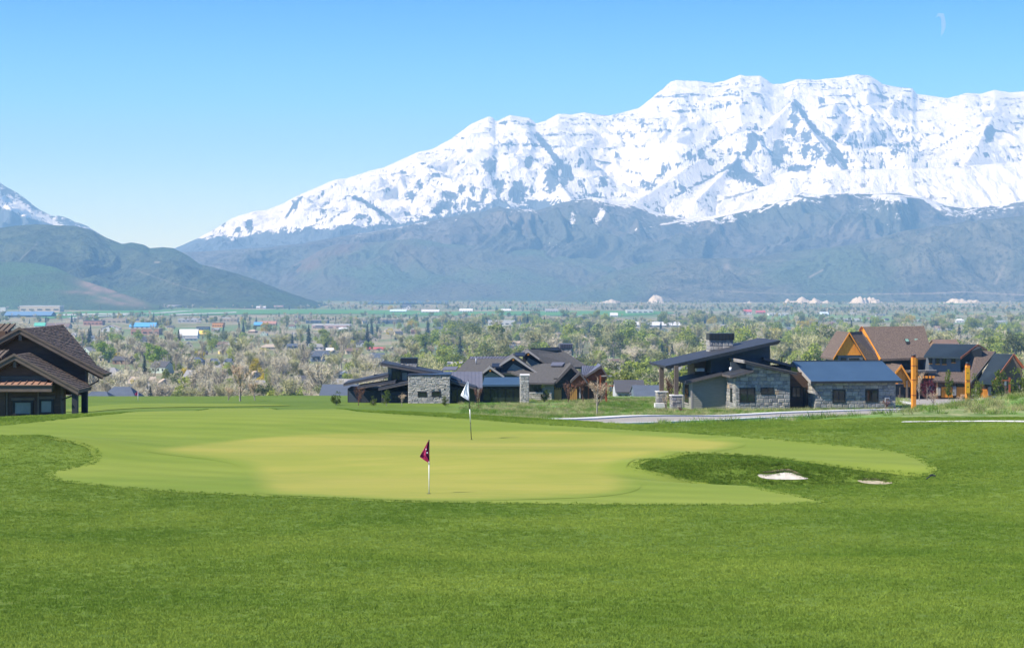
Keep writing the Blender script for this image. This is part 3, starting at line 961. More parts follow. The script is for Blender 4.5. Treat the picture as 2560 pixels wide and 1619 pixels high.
def gb_mask(PX, PY, X, Y, Z):
    d = 0.02 + 0.05 * fbm(X / 300, Z / 200, 27, 4)
    s = blobs(PX + 6 * fbm(X / 160, Z / 120, 61, 3), PY, [(Q7(170, 975), 16, 26, .5, .62), (Q7(370, 965), 13, 26, .5, .66), (Q7(570, 955), 14, 24, .2, .86), (Q7(735, 930), 13, 42, .5, .9), (Q7(900, 925), 22, 22, 0, .6), (Q7(1050, 890), 52, 34, .4, .8), (Q7(1000, 950), 30, 26, .6, .7),
                                 (Q8(880, 890), 14, 4, 0, .95), (Q8(970, 890), 14, 5, .4, .95), (Q8(1085, 910), 9, 6, .4, .95), (Q8(880, 868), 18, 2.5, 0, .9), (Q8(1030, 882), 16, 2.5, .2, .85), (Q8(1030, 998), 6, 4, 0, .8), (Q8(1090, 950), 16, 2.5, .3, .8)])
    k = strokes(PX, PY, [([Q7(1110, 985), Q7(1290, 955)], 2.6, .95), ([Q7(945, 1020), Q7(1080, 995)], 2, .9), ([Q7(1420, 938), Q7(1600, 900), Q7(1965, 795), Q8(300, 857), Q8(470, 820)], 2.6, .95), ([Q8(235, 915), Q8(330, 865)], 2.6, .95), ([Q8(1180, 808), Q8(1400, 868), Q8(1500, 882), Q8(1650, 872)], 3.0, 1.0), ([Q8(1690, 865), Q8(1867, 840)], 3, 1.0),
                         ([Q7(1450, 980), Q7(1560, 965)], 1.6, .85), ([Q7(410, 1106), Q7(590, 1106)], 1.4, .85), ([Q7(430, 1125), Q7(510, 1120)], 1.4, .8), ([Q8(1500, 940), Q8(1440, 895)], 2, .7), ([Q8(1190, 930), Q8(1140, 890)], 1.6, .6), ([Q8(1060, 1020), Q8(1020, 980)], 1.6, .6)])
    cr_ = np.interp(PX, [q[0] for q in GB], [q[1] for q in GB])
    rim = 1.08 * np.exp(-np.maximum(PY - cr_, 0) / 20.0) * (0.5 + 0.5 * smooth(PX, 1440, 1560)) * smooth(PX, 640, 900) * np.clip(0.6 + 1.8 * fbm(X / 420, Y / 420, 88, 3), 0, 1)
    return np.maximum(np.maximum(d, rim), np.maximum(s * 0.66, k * 0.80))


terrain_layer('hill', GB, [(-700, 12500), (500, 12400), (1500, 12800), (3200, 12600)], 2600, 1000, 200, -600, 3160, brush_material('bench_brush', (0.084, 0.084, 0.088), (0.190, 0.180, 0.165), (0.105, 0.118, 0.100), scale=0.004, snow=True), 'grey brush covered foothills with patches of leftover snow', amp=190, gul=130, gscale=460, seed=23, mask=gb_mask, cat='hill', crest_n=1.2)

# reddish spur in the middle
RS = [(560, 770), (620, 735), Q6(720, 1212), Q6(850, 1125), Q6(1000, 1045), Q6(1100, 990), Q6(1180, 965), Q6(1350, 957), Q6(1500, 945), Q6(1700, 925), Q6(1800, 940), Q6(1900, 962), Q6(2150, 975), Q6(2408, 985), (1450, 640), (1640, 668), (1760, 700)]


def rs_mask(PX, PY, X, Y, Z):
    a = blobs(PX, PY, [(Q6(1000, 1090), 70, 26, -.5, .95), (Q6(1180, 1010), 60, 26, -.3, .8), (Q6(1650, 985), 60, 22, .1, .6), (Q6(850, 1160), 40, 16, -.5, .8)])
    return a * np.clip(0.7 + 0.8 * fbm(X / 200, Z / 90, 5, 3), 0, 1)


terrain_layer('hill', RS, 11300, 1700, 360, 90, 560, 1760, brush_material('spur_brush', (0.115, 0.122, 0.105), (0.150, 0.160, 0.120), (0.104, 0.155, 0.098)), 'low reddish brown spur running down to the flats', amp=70, gul=75, gscale=260, seed=31, mask=rs_mask, cat='hill')

# green grey hills along the right foot
GH = [(820, 775), (1000, 757), (1200, 752), (1300, 748), Q7(480, 1425), Q7(650, 1355), Q7(800, 1280), Q7(1000, 1222), Q7(1200, 1195), Q7(1500, 1190), Q7(1800, 1172), Q8(150, 1195), Q8(450, 1150), Q8(800, 1110), Q8(1000, 1060), Q8(1150, 1020), Q8(1400, 985), Q8(1600, 958), Q8(1700, 950), Q8(1867, 930), (2800, 530), (3200, 545)]


def gh_mask(PX, PY, X, Y, Z):
    d = strokes(PX, PY, [([Q8(930, 1413), Q8(1300, 1408), Q8(1500, 1398), Q8(1867, 1418)], 1.3, .75), ([Q8(0, 1393), Q8(400, 1412), Q8(930, 1414)], 1.0, .5), ([Q8(550, 1308), Q8(630, 1265)], 2.0, .8), ([Q8(1700, 950), Q8(1860, 1080)], 1.5, .0), ([Q8(1690, 1350), Q8(1740, 1250)], 3, .35)])
    d = np.maximum(d, blobs(PX, PY, [(Q8(40, 1245), 8, 10, 0, .6), (Q7(1520, 1250), 8, 8, 0, .5), (Q8(740, 1005), 8, 5, 0, .5)]))
    return d


terrain_layer('hill', GH, [(800, 9900), (1500, 10300), (2500, 10600), (3200, 10600)], 1250, 820, 150, 830, 3160, brush_material('foot_brush', (0.076, 0.084, 0.070), (0.185, 0.182, 0.140), (0.098, 0.135, 0.082), scale=0.005, tint=(0.42, 0.36, 0.30)), 'green grey brushy hills rising from the valley floor', amp=130, gul=110, gscale=330, seed=37, mask=gh_mask, cat='hill', prof=1.0)

# hills on the left
LH = [(-700, 600), (-300, 590), Q1(-150, 450), Q1(0, 420), Q1(150, 400), Q1(270, 392), Q1(400, 400), Q1(560, 405), Q1(700, 440), Q1(800, 495), Q1(920, 540), Q1(1000, 530), Q1(1080, 545), Q1(1130, 572), Q1(1230, 565), Q1(1300, 572), Q1(1400, 620), Q1(1500, 690), Q1(1700, 740), Q1(1900, 800), Q1(2100, 880), Q1(2300, 950), Q1(2400, 985), (840, 768), (900, 782)]


def lh_mask(PX, PY, X, Y, Z):
    return strokes(PX, PY, [([Q1(145, 665), Q1(290, 530)], 1.3, .4), ([Q1(1000, 730), Q1(1400, 870), Q1(1560, 910)], 1.2, .35), ([Q1(1165, 678), Q1(1200, 679)], 1.4, .9)])


terrain_layer('hill', LH, [(-700, 8600), (300, 8700), (900, 7900)], 1350, 460, 130, -600, 895, brush_material('near_hill_brush', (0.052, 0.072, 0.050), (0.120, 0.142, 0.080), (0.078, 0.125, 0.058), scale=0.006, tint=(0.45, 0.40, 0.33)), 'dark green rounded hills sloping down to the town', amp=120, gul=95, gscale=300, seed=45, mask=lh_mask, cat='hill', prof=1.0,
              spurs=[([(305, 610, 8500), (420, 660, 8000), (520, 715, 7600)], 0.55)])
LF = [(-700, 640), (-100, 652), Q1(0, 675), Q1(180, 680), Q1(300, 692), Q1(400, 712), Q1(480, 745), Q1(560, 785), Q1(620, 815), Q1(720, 845), Q1(840, 885), Q1(950, 925), Q1(1080, 965), Q1(1180, 1000), (430, 772)]


def lf_mask(PX, PY, X, Y, Z):
    d = blobs(PX, PY, [(Q1(700, 860), 38, 12, .35, 1.0), (Q1(840, 905), 40, 11, .35, .95), (Q1(980, 960), 40, 9, .3, .9), (Q1(640, 905), 50, 5, .02, .7), (Q1(780, 945), 60, 5, .3, .7), (Q1(900, 985), 60, 6, .1, .7)])
    return d * np.clip(0.95 + 1.0 * fbm(X / 60, Z / 40, 5, 3), 0, 1)


terrain_layer('hill', LF, [(-700, 7600), (100, 7550), (430, 7000)], 800, 320, 90, -600, 428, brush_material('low_hill_brush', (0.086, 0.137, 0.060), (0.109, 0.163, 0.072), (0.103, 0.189, 0.066), scale=0.01, tint=(0.46, 0.32, 0.25)), 'low green hill with a bare reddish quarry cut', amp=34, gul=26, gscale=200, seed=51, mask=lf_mask, cat='hill', prof=0.9)

# pale bluffs at the foot of the hills
m_bluff = M('bluff_earth', (0.56, 0.49, 0.38), (0.38, 0.33, 0.25), scale=0.03, rough=0.95, bump=0.8, dist=6, detail=6)
for i, (x0, x1, pk, base, lab) in enumerate([
        (1620, 1664, 744, 757, 'small pale bluff in the tree gap behind the stone chimney'), (1938, 2085, 746, 764, 'broad pale earth bluff just left of the steep brown roof'),
        (2118, 2215, 745, 768, 'tallest pale earth mound above the brown roof'), (2334, 2466, 748, 764, 'pale pinkish bluff at the hill foot far behind the metal roofs'),
        (1480, 1570, 752, 757, 'thin pale earth band at the hill foot behind the grey gables'), (1790, 1940, 757, 765, 'low pale earth bank beside the broad bluff'), (2210, 2330, 763, 771, 'low pale strip of earth between two mounds')]):
    nc, nr = 60, 26
    yb = 8900.0
    S, T = np.meshgrid(np.linspace(-1, 1, nc), np.linspace(-1, 1, nr))
    PXc = (x0 + x1) / 2 + S * (x1 - x0) / 2 * 1.3
    Y = yb + T * 170
    X = (PXc - HX) / F * Y
    zb = CZ - (base + 4 - HY) / F * yb
    hgt = (base + 4 - pk) / F * yb * 1.3
    sh = np.clip(1 - np.abs(S) ** 1.8, 0, 1) * np.clip(1 - np.abs(T) ** 2.0, 0, 1)
    Z = zb + hgt * sh * (0.72 + 0.95 * fbm(X / 60, Y / 160 + i, 70 + i, 4)) - 3
    o = grid_mesh('bluff', np.stack([X, Y, Z], -1), m_bluff)
    tag(o, lab, 'bluff', kind='structure')
m_water = M('lake_water', (0.10, 0.22, 0.33), (0.09, 0.20, 0.30), scale=0.01, rough=0.12, spec=0.5)
far_sheet('lake', [(900, 760), (1120, 760), (1120, 755), (940, 754)], 5.0, m_water, 'strip of blue reservoir at the foot of the spur', 'lake', 120)
# ------------------------------------------------------------------ building helpers
m_glass = M('window_glass', (0.022, 0.030, 0.026), (0.012, 0.018, 0.015), scale=0.6, rough=0.06, spec=0.5)
m_glass_sky = M('window_glass_pale', (0.16, 0.21, 0.24), (0.10, 0.14, 0.15), scale=0.8, rough=0.08, spec=0.6)
m_frame = M('window_frame_dark', (0.020, 0.020, 0.019), rough=0.5)
m_dark = M('charcoal_siding', (0.030, 0.034, 0.038), (0.022, 0.025, 0.028), scale=3, rough=0.7)
m_slate = M('slate_blue_panel', (0.050, 0.064, 0.076), (0.040, 0.052, 0.062), scale=1.5, rough=0.6)
m_grey_sid = M('grey_green_siding', (0.235, 0.235, 0.195), (0.195, 0.195, 0.160), scale=5, rough=0.75, stretch=(0.3, 0.3, 3))
m_roofm = M('dark_membrane_roof', (0.034, 0.038, 0.046), (0.024, 0.027, 0.034), scale=1.5, rough=0.62, spec=0.4)
m_roofb = M('blue_metal_roof', (0.040, 0.074, 0.118), (0.034, 0.064, 0.104), scale=0.6, rough=0.42, spec=0.5)
m_fascia = M('grey_brown_fascia', (0.105, 0.092, 0.085), (0.080, 0.070, 0.066), scale=4, rough=0.6)
m_trim_pale = M('pale_barge_board', (0.33, 0.31, 0.28), (0.27, 0.25, 0.23), scale=4, rough=0.7)
m_cap = M('black_metal_cap', (0.018, 0.018, 0.020), rough=0.4, spec=0.5)
m_mortar = M('mortar', (0.21, 0.205, 0.19), (0.16, 0.155, 0.145), scale=6, rough=0.95)
m_stone = [M('stone_grey', (0.29, 0.28, 0.255), (0.20, 0.195, 0.18), scale=5, rough=0.9, bump=0.4, dist=0.02, rand=0.22),
           M('stone_buff', (0.33, 0.305, 0.255), (0.245, 0.225, 0.19), scale=5, rough=0.9, bump=0.4, dist=0.02, rand=0.22),
           M('stone_dark', (0.23, 0.225, 0.22), (0.15, 0.15, 0.15), scale=5, rough=0.9, bump=0.4, dist=0.02, rand=0.22),
           M('stone_rust', (0.34, 0.25, 0.17), (0.25, 0.20, 0.155), scale=5, rough=0.9, bump=0.4, dist=0.02, rand=0.2)]
m_ledge = [M('ledgestone_pale', (0.42, 0.405, 0.36), (0.31, 0.30, 0.27), scale=7, rough=0.9, bump=0.4, dist=0.02, rand=0.2),
           M('ledgestone_grey', (0.34, 0.33, 0.30), (0.25, 0.245, 0.225), scale=7, rough=0.9, bump=0.4, dist=0.02, rand=0.2),
           M('ledgestone_warm', (0.46, 0.42, 0.35), (0.33, 0.31, 0.27), scale=7, rough=0.9, bump=0.4, dist=0.02, rand=0.2)]
m_purple = M('grey_violet_metal', (0.130, 0.128, 0.150), (0.112, 0.110, 0.130), scale=1.0, rough=0.45, spec=0.5)
m_shingle = M('grey_shingles', (0.105, 0.100, 0.094), (0.060, 0.058, 0.056), scale=7.5, rough=0.9, bump=0.5, dist=0.02, detail=3)
m_shbrown = M('brown_shingles', (0.150, 0.112, 0.088), (0.068, 0.050, 0.042), scale=6.5, rough=0.9, bump=0.5, dist=0.02, detail=3)
m_seam = M('dark_teal_metal', (0.050, 0.068, 0.075), (0.042, 0.056, 0.062), scale=1, rough=0.45, spec=0.5)
m_wood = M('orange_cedar', (0.72, 0.285, 0.032), (0.58, 0.205, 0.024), scale=3, rough=0.6, stretch=(2, 2, 0.3))
m_wood2 = M('honey_wood_door', (0.42, 0.235, 0.065), (0.32, 0.17, 0.045), scale=3, rough=0.6, stretch=(4, 4, 0.4))
m_redwood = M('red_cedar_post', (0.30, 0.085, 0.030), (0.22, 0.060, 0.022), scale=4, rough=0.6, stretch=(3, 3, 0.4))
m_brown = M('dark_brown_siding', (0.100, 0.060, 0.038), (0.072, 0.043, 0.028), scale=4, rough=0.75, stretch=(0.4, 0.4, 3))
m_brownt = M('brown_grey_timber', (0.125, 0.095, 0.072), (0.090, 0.070, 0.054), scale=5, rough=0.7, stretch=(0.5, 0.5, 2))
m_copper = M('copper_seam_roof', (0.34, 0.20, 0.135), (0.27, 0.155, 0.105), scale=3, rough=0.5)
m_bluesid = M('blue_grey_siding', (0.115, 0.135, 0.150), (0.095, 0.112, 0.126), scale=4, rough=0.7, stretch=(0.3, 0.3, 3))
m_tanwall = M('tan_wall', (0.16, 0.115, 0.085), (0.13, 0.092, 0.068), scale=2, rough=0.8)
m_gshingle = M('pale_green_shingle', (0.235, 0.245, 0.205), (0.19, 0.20, 0.17), scale=6, rough=0.8)
m_lamp = M('amber_lamp_glass', (0.75, 0.30, 0.08), rough=0.3)
m_white = M('white_paint', (0.78, 0.77, 0.74), (0.70, 0.69, 0.66), scale=3, rough=0.6)
m_steel = M('grey_steel', (0.35, 0.37, 0.39), (0.28, 0.30, 0.32), scale=3, rough=0.5, metallic=0.3)
m_mulch = M('bark_mulch', (0.115, 0.052, 0.032), (0.075, 0.036, 0.024), scale=5, rough=0.95, bump=0.6, dist=0.03)
m_paver = M('tan_pavers', (0.48, 0.37, 0.27), (0.38, 0.29, 0.21), scale=3, rough=0.9)


class Frame:
    """local axes of a house: u along its front, v away from the road, z up; q() finds the local point a pixel shows on the plane v"""
    def __init__(s, name, px, py, y, yaw):
        o = at(px, py, y)
        s.o, s.yaw = o, yaw
        s.w = Vector((math.cos(yaw), math.sin(yaw), 0)); s.d = Vector((-math.sin(yaw), math.cos(yaw), 0))
        s.root = empty(name, o, yaw)

    def q(s, p, v=0.0):
        dx, dz = (p[0] - HX) / F, -(p[1] - HY) / F
        t = (v + s.o.x * s.d.x + s.o.y * s.d.y) / (dx * s.d.x + s.d.y)
        P = Vector((dx * t, t, CZ + dz * t)) - s.o
        return Vector((P.x * s.w.x + P.y * s.w.y, v, P.z))

    def u(s, p, v=0.0): return s.q(p, v).x
    def uz(s, p, v=0.0):
        r = s.q(p, v); return (r.x, r.z)


def box_px(fr, p0, p1, v0, v1, name, mat, parent=None):
    """box whose front face covers the pixel rectangle p0..p1 on the plane v0"""
    a = fr.q(p0, v0); b = fr.q(p1, v0)
    return MB().box((a.x, v0, a.z), (b.x, v1, b.z)).build(name, mat, parent or fr.root)


def window(fr, p0, p1, v, mull=1, bars=0, glass=None, parent=None, depth=0.10, name='window', fw=0.07):
    """pane behind a frame with mullions; v is the wall face"""
    a = fr.q(p0, v); b = fr.q(p1, v)
    u0, u1, z0, z1 = min(a.x, b.x), max(a.x, b.x), min(a.z, b.z), max(a.z, b.z)
    f = MB()
    e = 0.05
    f.box((u0 - e, v - e, z0 - e), (u0 + fw, v + depth, z1 + e)).box((u1 - fw, v - e, z0 - e), (u1 + e, v + depth, z1 + e))
    f.box((u0 + fw, v - e, z1 - fw), (u1 - fw, v + depth, z1 + e)).box((u0 + fw, v - e, z0 - e), (u1 - fw, v + depth, z0 + fw))
    wo_ = f.build(name, m_frame, parent or fr.root)
    n = mull + 1
    for i in range(n):
        c0 = u0 + fw + (u1 - u0 - 2 * fw) * i / n; c1 = u0 + fw + (u1 - u0 - 2 * fw) * (i + 1) / n
        MB().box((c0 + 0.002, v - 0.016, z0 + fw), (c1 - 0.002, v + 0.02, z1 - fw)).build('pane', glass or m_glass, wo_)
        if i:
            MB().box((c0 - 0.04, v - 0.04, z0 + fw), (c0 + 0.04, v + 0.015, z1 - fw)).build('mullion', m_frame, wo_)
    for k in range(bars):
        zc = z0 + (z1 - z0) * (k + 1) / (bars + 1)
        MB().box((u0 + fw, v - 0.036, zc - 0.025), (u1 - fw, v + 0.01, zc + 0.025)).build('glazing_bar', m_frame, wo_)
    return (u0, u1, z0, z1)


_STONES = {}


def _stone_meshes(key, mats):
    if key in _STONES: return _STONES[key]
    r = random.Random(5)
    out = []
    for k in range(14):
        v = []
        j = lambda s: r.uniform(-s, s)
        for (x, z) in ((-.5, -.5), (.5, -.5), (.5, .5), (-.5, .5)):
            v.append((x, 0.0, z))
        for (x, z) in ((-.5, -.5), (.5, -.5), (.5, .5), (-.5, .5)):
            v.append((x * 0.97 + j(.03), -0.6, z * 0.96 + j(.04)))
        for (x, z) in ((-.38, -.34), (.38, -.34), (.38, .34), (-.38, .34)):
            v.append((x + j(.06), -1.0 + j(.25), z + j(.08)))
        f = [(8, 9, 10, 11)]
        for a, b in ((0, 4), (4, 8)):
            f += [(a + i, a + (i + 1) % 4, b + (i + 1) % 4, b + i) for i in range(4)]
        me = bpy.data.meshes.new('stone')
        me.from_pydata(v, [], f)
        me.materials.append(mats[k % min(len(mats), 3)] if k < 13 or len(mats) < 4 else mats[3])
        out.append(me)
    _STONES[key] = out
    return out


def stone_face(parent, key, mats, u0, u1, z0, z1, face, axis='v', top=None, holes=(), hs=(0.16, 0.34), ws=(0.28, 0.62), depth=0.07, seed=1, gap=0.018):
    """lay single stones in courses on a wall face. axis 'v': plane v=face, stones run along u; 'u+','u-': plane u=face, run along v"""
    r = random.Random(seed)
    ms = _stone_meshes(key, mats)
    z = z0
    cnt = 0
    while z < z1 - 0.05:
        h = min(r.uniform(*hs), z1 - z)
        u = u0 - r.uniform(0, 0.2)
        while u < u1 - 0.04:
            w = r.uniform(*ws)
            a, b = max(u, u0), min(u + w, u1)
            u += w
            if b - a < 0.06: continue
            parts = [(a, b, z, z + h)]
            for (ha, hb, hz0, hz1) in holes:
                nx = []
                for (a_, b_, c_, d_) in parts:
                    if b_ <= ha or a_ >= hb or d_ <= hz0 or c_ >= hz1:
                        nx.append((a_, b_, c_, d_)); continue
                    if a_ < ha - 0.05: nx.append((a_, ha, c_, d_))
                    if b_ > hb + 0.05: nx.append((hb, b_, c_, d_))
                    if c_ < hz0 - 0.04: nx.append((max(a_, ha), min(b_, hb), c_, hz0))
                    if d_ > hz1 + 0.04: nx.append((max(a_, ha), min(b_, hb), hz1, d_))
                parts = nx
            for (a_, b_, c_, d_) in parts:
                if top is not None:
                    lim = top((a_ + b_) / 2)
                    if c_ > lim - 0.05: continue
                    d_ = min(d_, lim)
                if b_ - a_ < 0.05 or d_ - c_ < 0.04: continue
                # some stones span two thin ones
                o = bpy.data.objects.new('stone', r.choice(ms[:12]) if not (len(mats) > 3 and r.random() < 0.02) else ms[13])
                COL.objects.link(o); o.parent = parent
                cu, cz = (a_ + b_) / 2, (c_ + d_) / 2
                if axis == 'v':
                    o.location = (cu, face, cz)
                elif axis == 'u-':
                    o.location = (face, cu, cz); o.rotation_euler = (0, 0, -math.pi / 2)
                else:
                    o.location = (face, cu, cz); o.rotation_euler = (0, 0, math.pi / 2)
                o.scale = (max(b_ - a_ - gap, 0.03), depth * r.uniform(0.7, 1.25), max(d_ - c_ - gap, 0.03))
                cnt += 1
        z += h
    return cnt


def lap_boards(parent, u0, u1, z0, z1, face, mat, axis='v', pitch=0.19, top=None, holes=(), name='siding_board'):
    z = z0
    while z < z1 - 0.03:
        zt = min(z + pitch, z1)
        spans = [(u0, u1)]
        for (ha, hb, hz0, hz1) in holes:
            if zt > hz0 and z < hz1:
                spans = [s for a, b in spans for s in ((a, min(b, ha)), (max(a, hb), b)) if s[1] - s[0] > 0.05]
        for a, b in spans:
            if top:
                ok = [a + (b - a) * k / 24 for k in range(25) if top(a + (b - a) * k / 24) > zt]
                if len(ok) < 2: continue
                a, b = min(ok), max(ok)
            if axis == 'v':
                v = [(a, face - .008, zt), (b, face - .008, zt), (b, face - .034, z), (a, face - .034, z), (a, face, zt), (b, face, zt), (b, face, z), (a, face, z)]
            else:
                s = -1 if axis == 'u-' else 1
                v = [(face + s * .008, a, zt), (face + s * .008, b, zt), (face + s * .034, b, z), (face + s * .034, a, z), (face, a, zt), (face, b, zt), (face, b, z), (face, a, z)]
            MB().add(v, [(0, 1, 2, 3), (3, 2, 6, 7), (0, 4, 5, 1), (0, 3, 7, 4), (1, 5, 6, 2)]).build(name, mat, parent)
        z = zt


def seams(parent, eave0, eave1, ridge0, ridge1, n, mat, h=0.05, w=0.05, name='roof_seam'):
    for i in range(n + 1):
        t = i / n
        a = Vector(eave0).lerp(Vector(eave1), t); b = Vector(ridge0).lerp(Vector(ridge1), t)
        a.z += h / 2 + 0.004; b.z += h / 2 + 0.004
        MB().bar(a, b, w, h).build(name, mat, parent)


def gable(fr, apex, lf, rf, v0, length, wallm, roofm, bargem, th=0.22, over=0.55, infill=None, lamp=True, barge_h=0.26, infill_m=None, wall=True):
    """front facing gable: two roof planes going back from the apex, barge boards, recessed wall triangle"""
    A, L, Rr = fr.q(apex, v0), fr.q(lf, v0), fr.q(rf, v0)
    root = fr.root
    v1 = v0 + length
    rl = MB().slab([A, (A.x, v1, A.z), (L.x, v1, L.z), L], th).build('roof_plane', roofm, root)
    rr = MB().slab([A, Rr, (Rr.x, v1, Rr.z), (A.x, v1, A.z)], th - 0.004).build('roof_plane', roofm, root)
    for P in (L, Rr):
        MB().prism([(A.x, A.z + 0.03), (A.x, A.z + 0.03 - barge_h * 1.2), (P.x, P.z + 0.03 - barge_h), (P.x, P.z + 0.03)], v0 - 0.09, v0 - 0.005).build('barge_board', bargem, root)
    if wall:
        zb = min(L.z, Rr.z)
        f = 0.9
        MB().prism([(A.x, A.z - th - 0.02), (A.x + (L.x - A.x) * f, A.z - th - 0.02 + (L.z - A.z) * f), (A.x + (L.x - A.x) * f, zb - 0.6), (A.x + (Rr.x - A.x) * f, zb - 0.6), (A.x + (Rr.x - A.x) * f, A.z - th - 0.02 + (Rr.z - A.z) * f)], v0 + over, v0 + over + 0.3).build('gable_wall', wallm, root)
        if infill:
            g = 1 - infill
            MB().prism([(A.x, A.z - (A.z - zb) * g), (A.x + (L.x - A.x) * (g + infill * 0.62), zb - 0.05), (A.x + (Rr.x - A.x) * (g + infill * 0.62), zb - 0.05)], v0 + over - 0.05, v0 + over + 0.1).build('gable_panel', infill_m or m_gshingle, root)
    if lamp:
        MB().box((A.x - 0.11, v0 - 0.02, A.z - 0.62), (A.x + 0.11, v0 + 0.3, A.z - 0.38)).build('ridge_beam_end', m_wood, root)
    return A, L, Rr, (rl, rr)


# ------------------------------------------------------------------ stone house with shed roofs
def R4(x, y): return (1580 + x / 5.733, 800 + y / 5.733)
def R5(x, y): return (1920 + x / 5.64, 790 + y / 5.64)


def stone_house():
    fr = Frame('stone_house', *R4(1485, 1318), 193, math.radians(7))
    rt = fr.root
    tag(rt, 'grey stone house with stepped charcoal shed roofs and a long blue garage roof', 'house')
    ZB = -1.0
    u0, u1 = fr.u(R4(1485, 1300)), fr.u(R4(2265, 1290))
    ztl, ztr = fr.uz(R4(1485, 650))[1], fr.uz(R4(2265, 770))[1]
    um = fr.u(R4(1738, 700))
    zA0, zA1, zA2 = fr.uz(R4(1485, 800))[1], fr.uz(R4(1738, 738))[1], fr.uz(R4(1738, 648))[1]
    MB().prism([(u0, ZB), (u1, ZB), (u1, ztr), (um, zA2), (um, zA1), (u0, zA0)], 0, 8.2).build('wall', m_mortar, rt)
    topA = lambda u: (zA0 + (zA1 - zA0) * (u - u0) / (um - u0)) if u < um else zA2 + (ztr - zA2) * (u - um) / (u1 - um)
    w1 = window(fr, R4(1545, 975), R4(1760, 1170), -0.06)
    w2 = window(fr, R4(1850, 970), R4(2025, 1055), -0.06)
    stone_face(rt, 'rubble', m_stone, u0, u1, -0.4, ztl, -0.001, 'v', topA, [w1, w2], hs=(0.24, 0.44), ws=(0.34, 0.85), seed=3)
    stone_face(rt, 'rubble', m_stone, 0.05, 4.0, -0.4, zA0 - 0.1, u0 + 0.001, 'u-', None, [(1.15, 2.1, 0.9, 2.3)], hs=(0.24, 0.44), ws=(0.4, 0.9), seed=4)
    # narrow window in the sunlit return wall
    wn_ = MB().box((u0 - 0.07, 1.15, 0.9), (u0 + 0.02, 2.1, 2.3)).build('window', m_frame, rt)
    MB().box((u0 - 0.085, 1.23, 0.98), (u0 - 0.07, 2.02, 2.22)).build('pane', m_glass, wn_)
    # siding block
    vs = 4.0
    uL = fr.u(R4(852, 1340), vs)
    zl, zr = fr.uz(R4(852, 885), vs)[1], fr.uz(R4(1355, 770), vs)[1]
    us1 = u0 + 0.5
    MB().prism([(uL, ZB), (us1, ZB), (us1, zr + 0.2), (uL, zl)], vs, 8.4).build('siding_wall', m_grey_sid, rt)
    topS = lambda u: zl + (zr - zl) * (u - uL) / (us1 - uL)
    lap_boards(rt, uL + 0.12, u0 - 0.02, -0.35, zr, vs - 0.002, m_grey_sid, 'v', 0.185, topS)
    lap_boards(rt, vs + 0.12, 8.3, -0.35, zl - 0.1, uL + 0.002, m_grey_sid, 'u-', 0.185, None, [(5.2, 7.0, 0.6, 2.5)])
    MB().box((uL - 0.05, vs - 0.05, -0.4), (uL + 0.11, vs + 0.10, zl - 0.05)).build('corner_board', m_trim_pale, rt)
    wn_ = MB().box((uL - 0.07, 5.2, 0.6), (uL + 0.02, 7.0, 2.5)).build('window', m_frame, rt)
    for i in range(2):
        for k in range(4):
            MB().box((uL - 0.085, 5.29 + i * 0.84, 0.68 + k * 0.455), (uL - 0.07, 6.05 + i * 0.84, 1.07 + k * 0.455)).build('pane', m_glass, wn_)
    for z in (0.46, 2.52):
        MB().box((uL - 0.1, 5.05, z), (uL + 0.02, 7.15, z + 0.13)).build('window_trim', m_trim_pale, wn_)
    # lower shed roof, two steps of one slope
    a, b = fr.q(R4(775, 872), 3.2), fr.q(R4(1300, 748), 3.2)
    s = (b.z - a.z) / (b.x - a.x)
    MB().slab([a, b, (b.x, 9.4, b.z), (a.x, 9.4, a.z)], 0.26).build('shed_roof', m_roofm, rt)
    MB().box((a.x, 3.1, a.z - 0.3), (a.x + 0.001, 3.1, a.z)).box((a.x, 3.06, 0), (a.x, 3.06, 0))
    MB().prism([(a.x, a.z - 0.28), (b.x, b.z - 0.28), (b.x, b.z - 0.05), (a.x, a.z - 0.05)], 3.1, 3.196).build('fascia', m_fascia, rt)
    c, d = fr.q(R4(1420, 790), -0.6), fr.q(R4(1740, 706), -0.6)
    MB().slab([c, d, (d.x, 6.5, d.z), (c.x, 6.5, c.z)], 0.24).build('shed_roof', m_roofm, rt)
    MB().prism([(c.x, c.z - 0.26), (d.x, d.z - 0.26), (d.x, d.z - 0.05), (c.x, c.z - 0.05)], -0.70, -0.604).build('fascia', m_fascia, rt)
    MB().box((c.x - 0.09, -0.6, c.z - 0.26), (c.x - 0.004, 3.0, c.z - 0.05)).build('fascia', m_fascia, rt)
    vc = fr.q(R4(1413, 715), 2.0)
    MB().tube([vc - Vector((0, 0, .05)), vc + Vector((0, 0, .28))], 0.13, 10).build('roof_vent', m_white, rt)
    # counter sloping roof over the stone wall
    e, g = fr.q(R4(1615, 572), -0.75), fr.q(R4(2362, 742), -0.75)
    MB().slab([e, g, (g.x, 7.0, g.z), (e.x, 7.0, e.z)], 0.30).build('shed_roof', m_roofm, rt)
    MB().prism([(e.x, e.z - 0.32), (g.x, g.z - 0.30), (g.x, g.z - 0.18), (e.x, e.z - 0.19)], -0.85, -0.754).build('fascia', m_fascia, rt)
    MB().prism([(e.x, e.z - 0.15), (g.x, g.z - 0.14), (g.x, g.z - 0.02), (e.x, e.z - 0.02)], -0.90, -0.758).build('fascia', m_fascia, rt)
    MB().box((e.x - 0.1, -0.75, e.z - 0.31), (e.x - 0.004, 6.9, e.z - 0.18)).box((e.x - 0.14, -0.74, e.z - 0.15), (e.x - 0.005, 6.9, e.z - 0.01)).build('fascia', m_trim_pale, rt)
    # wall with vertical battens under it
    k0, k1 = fr.u(R4(1420, 640), 3.0), fr.u(R4(1700, 690), 3.0)
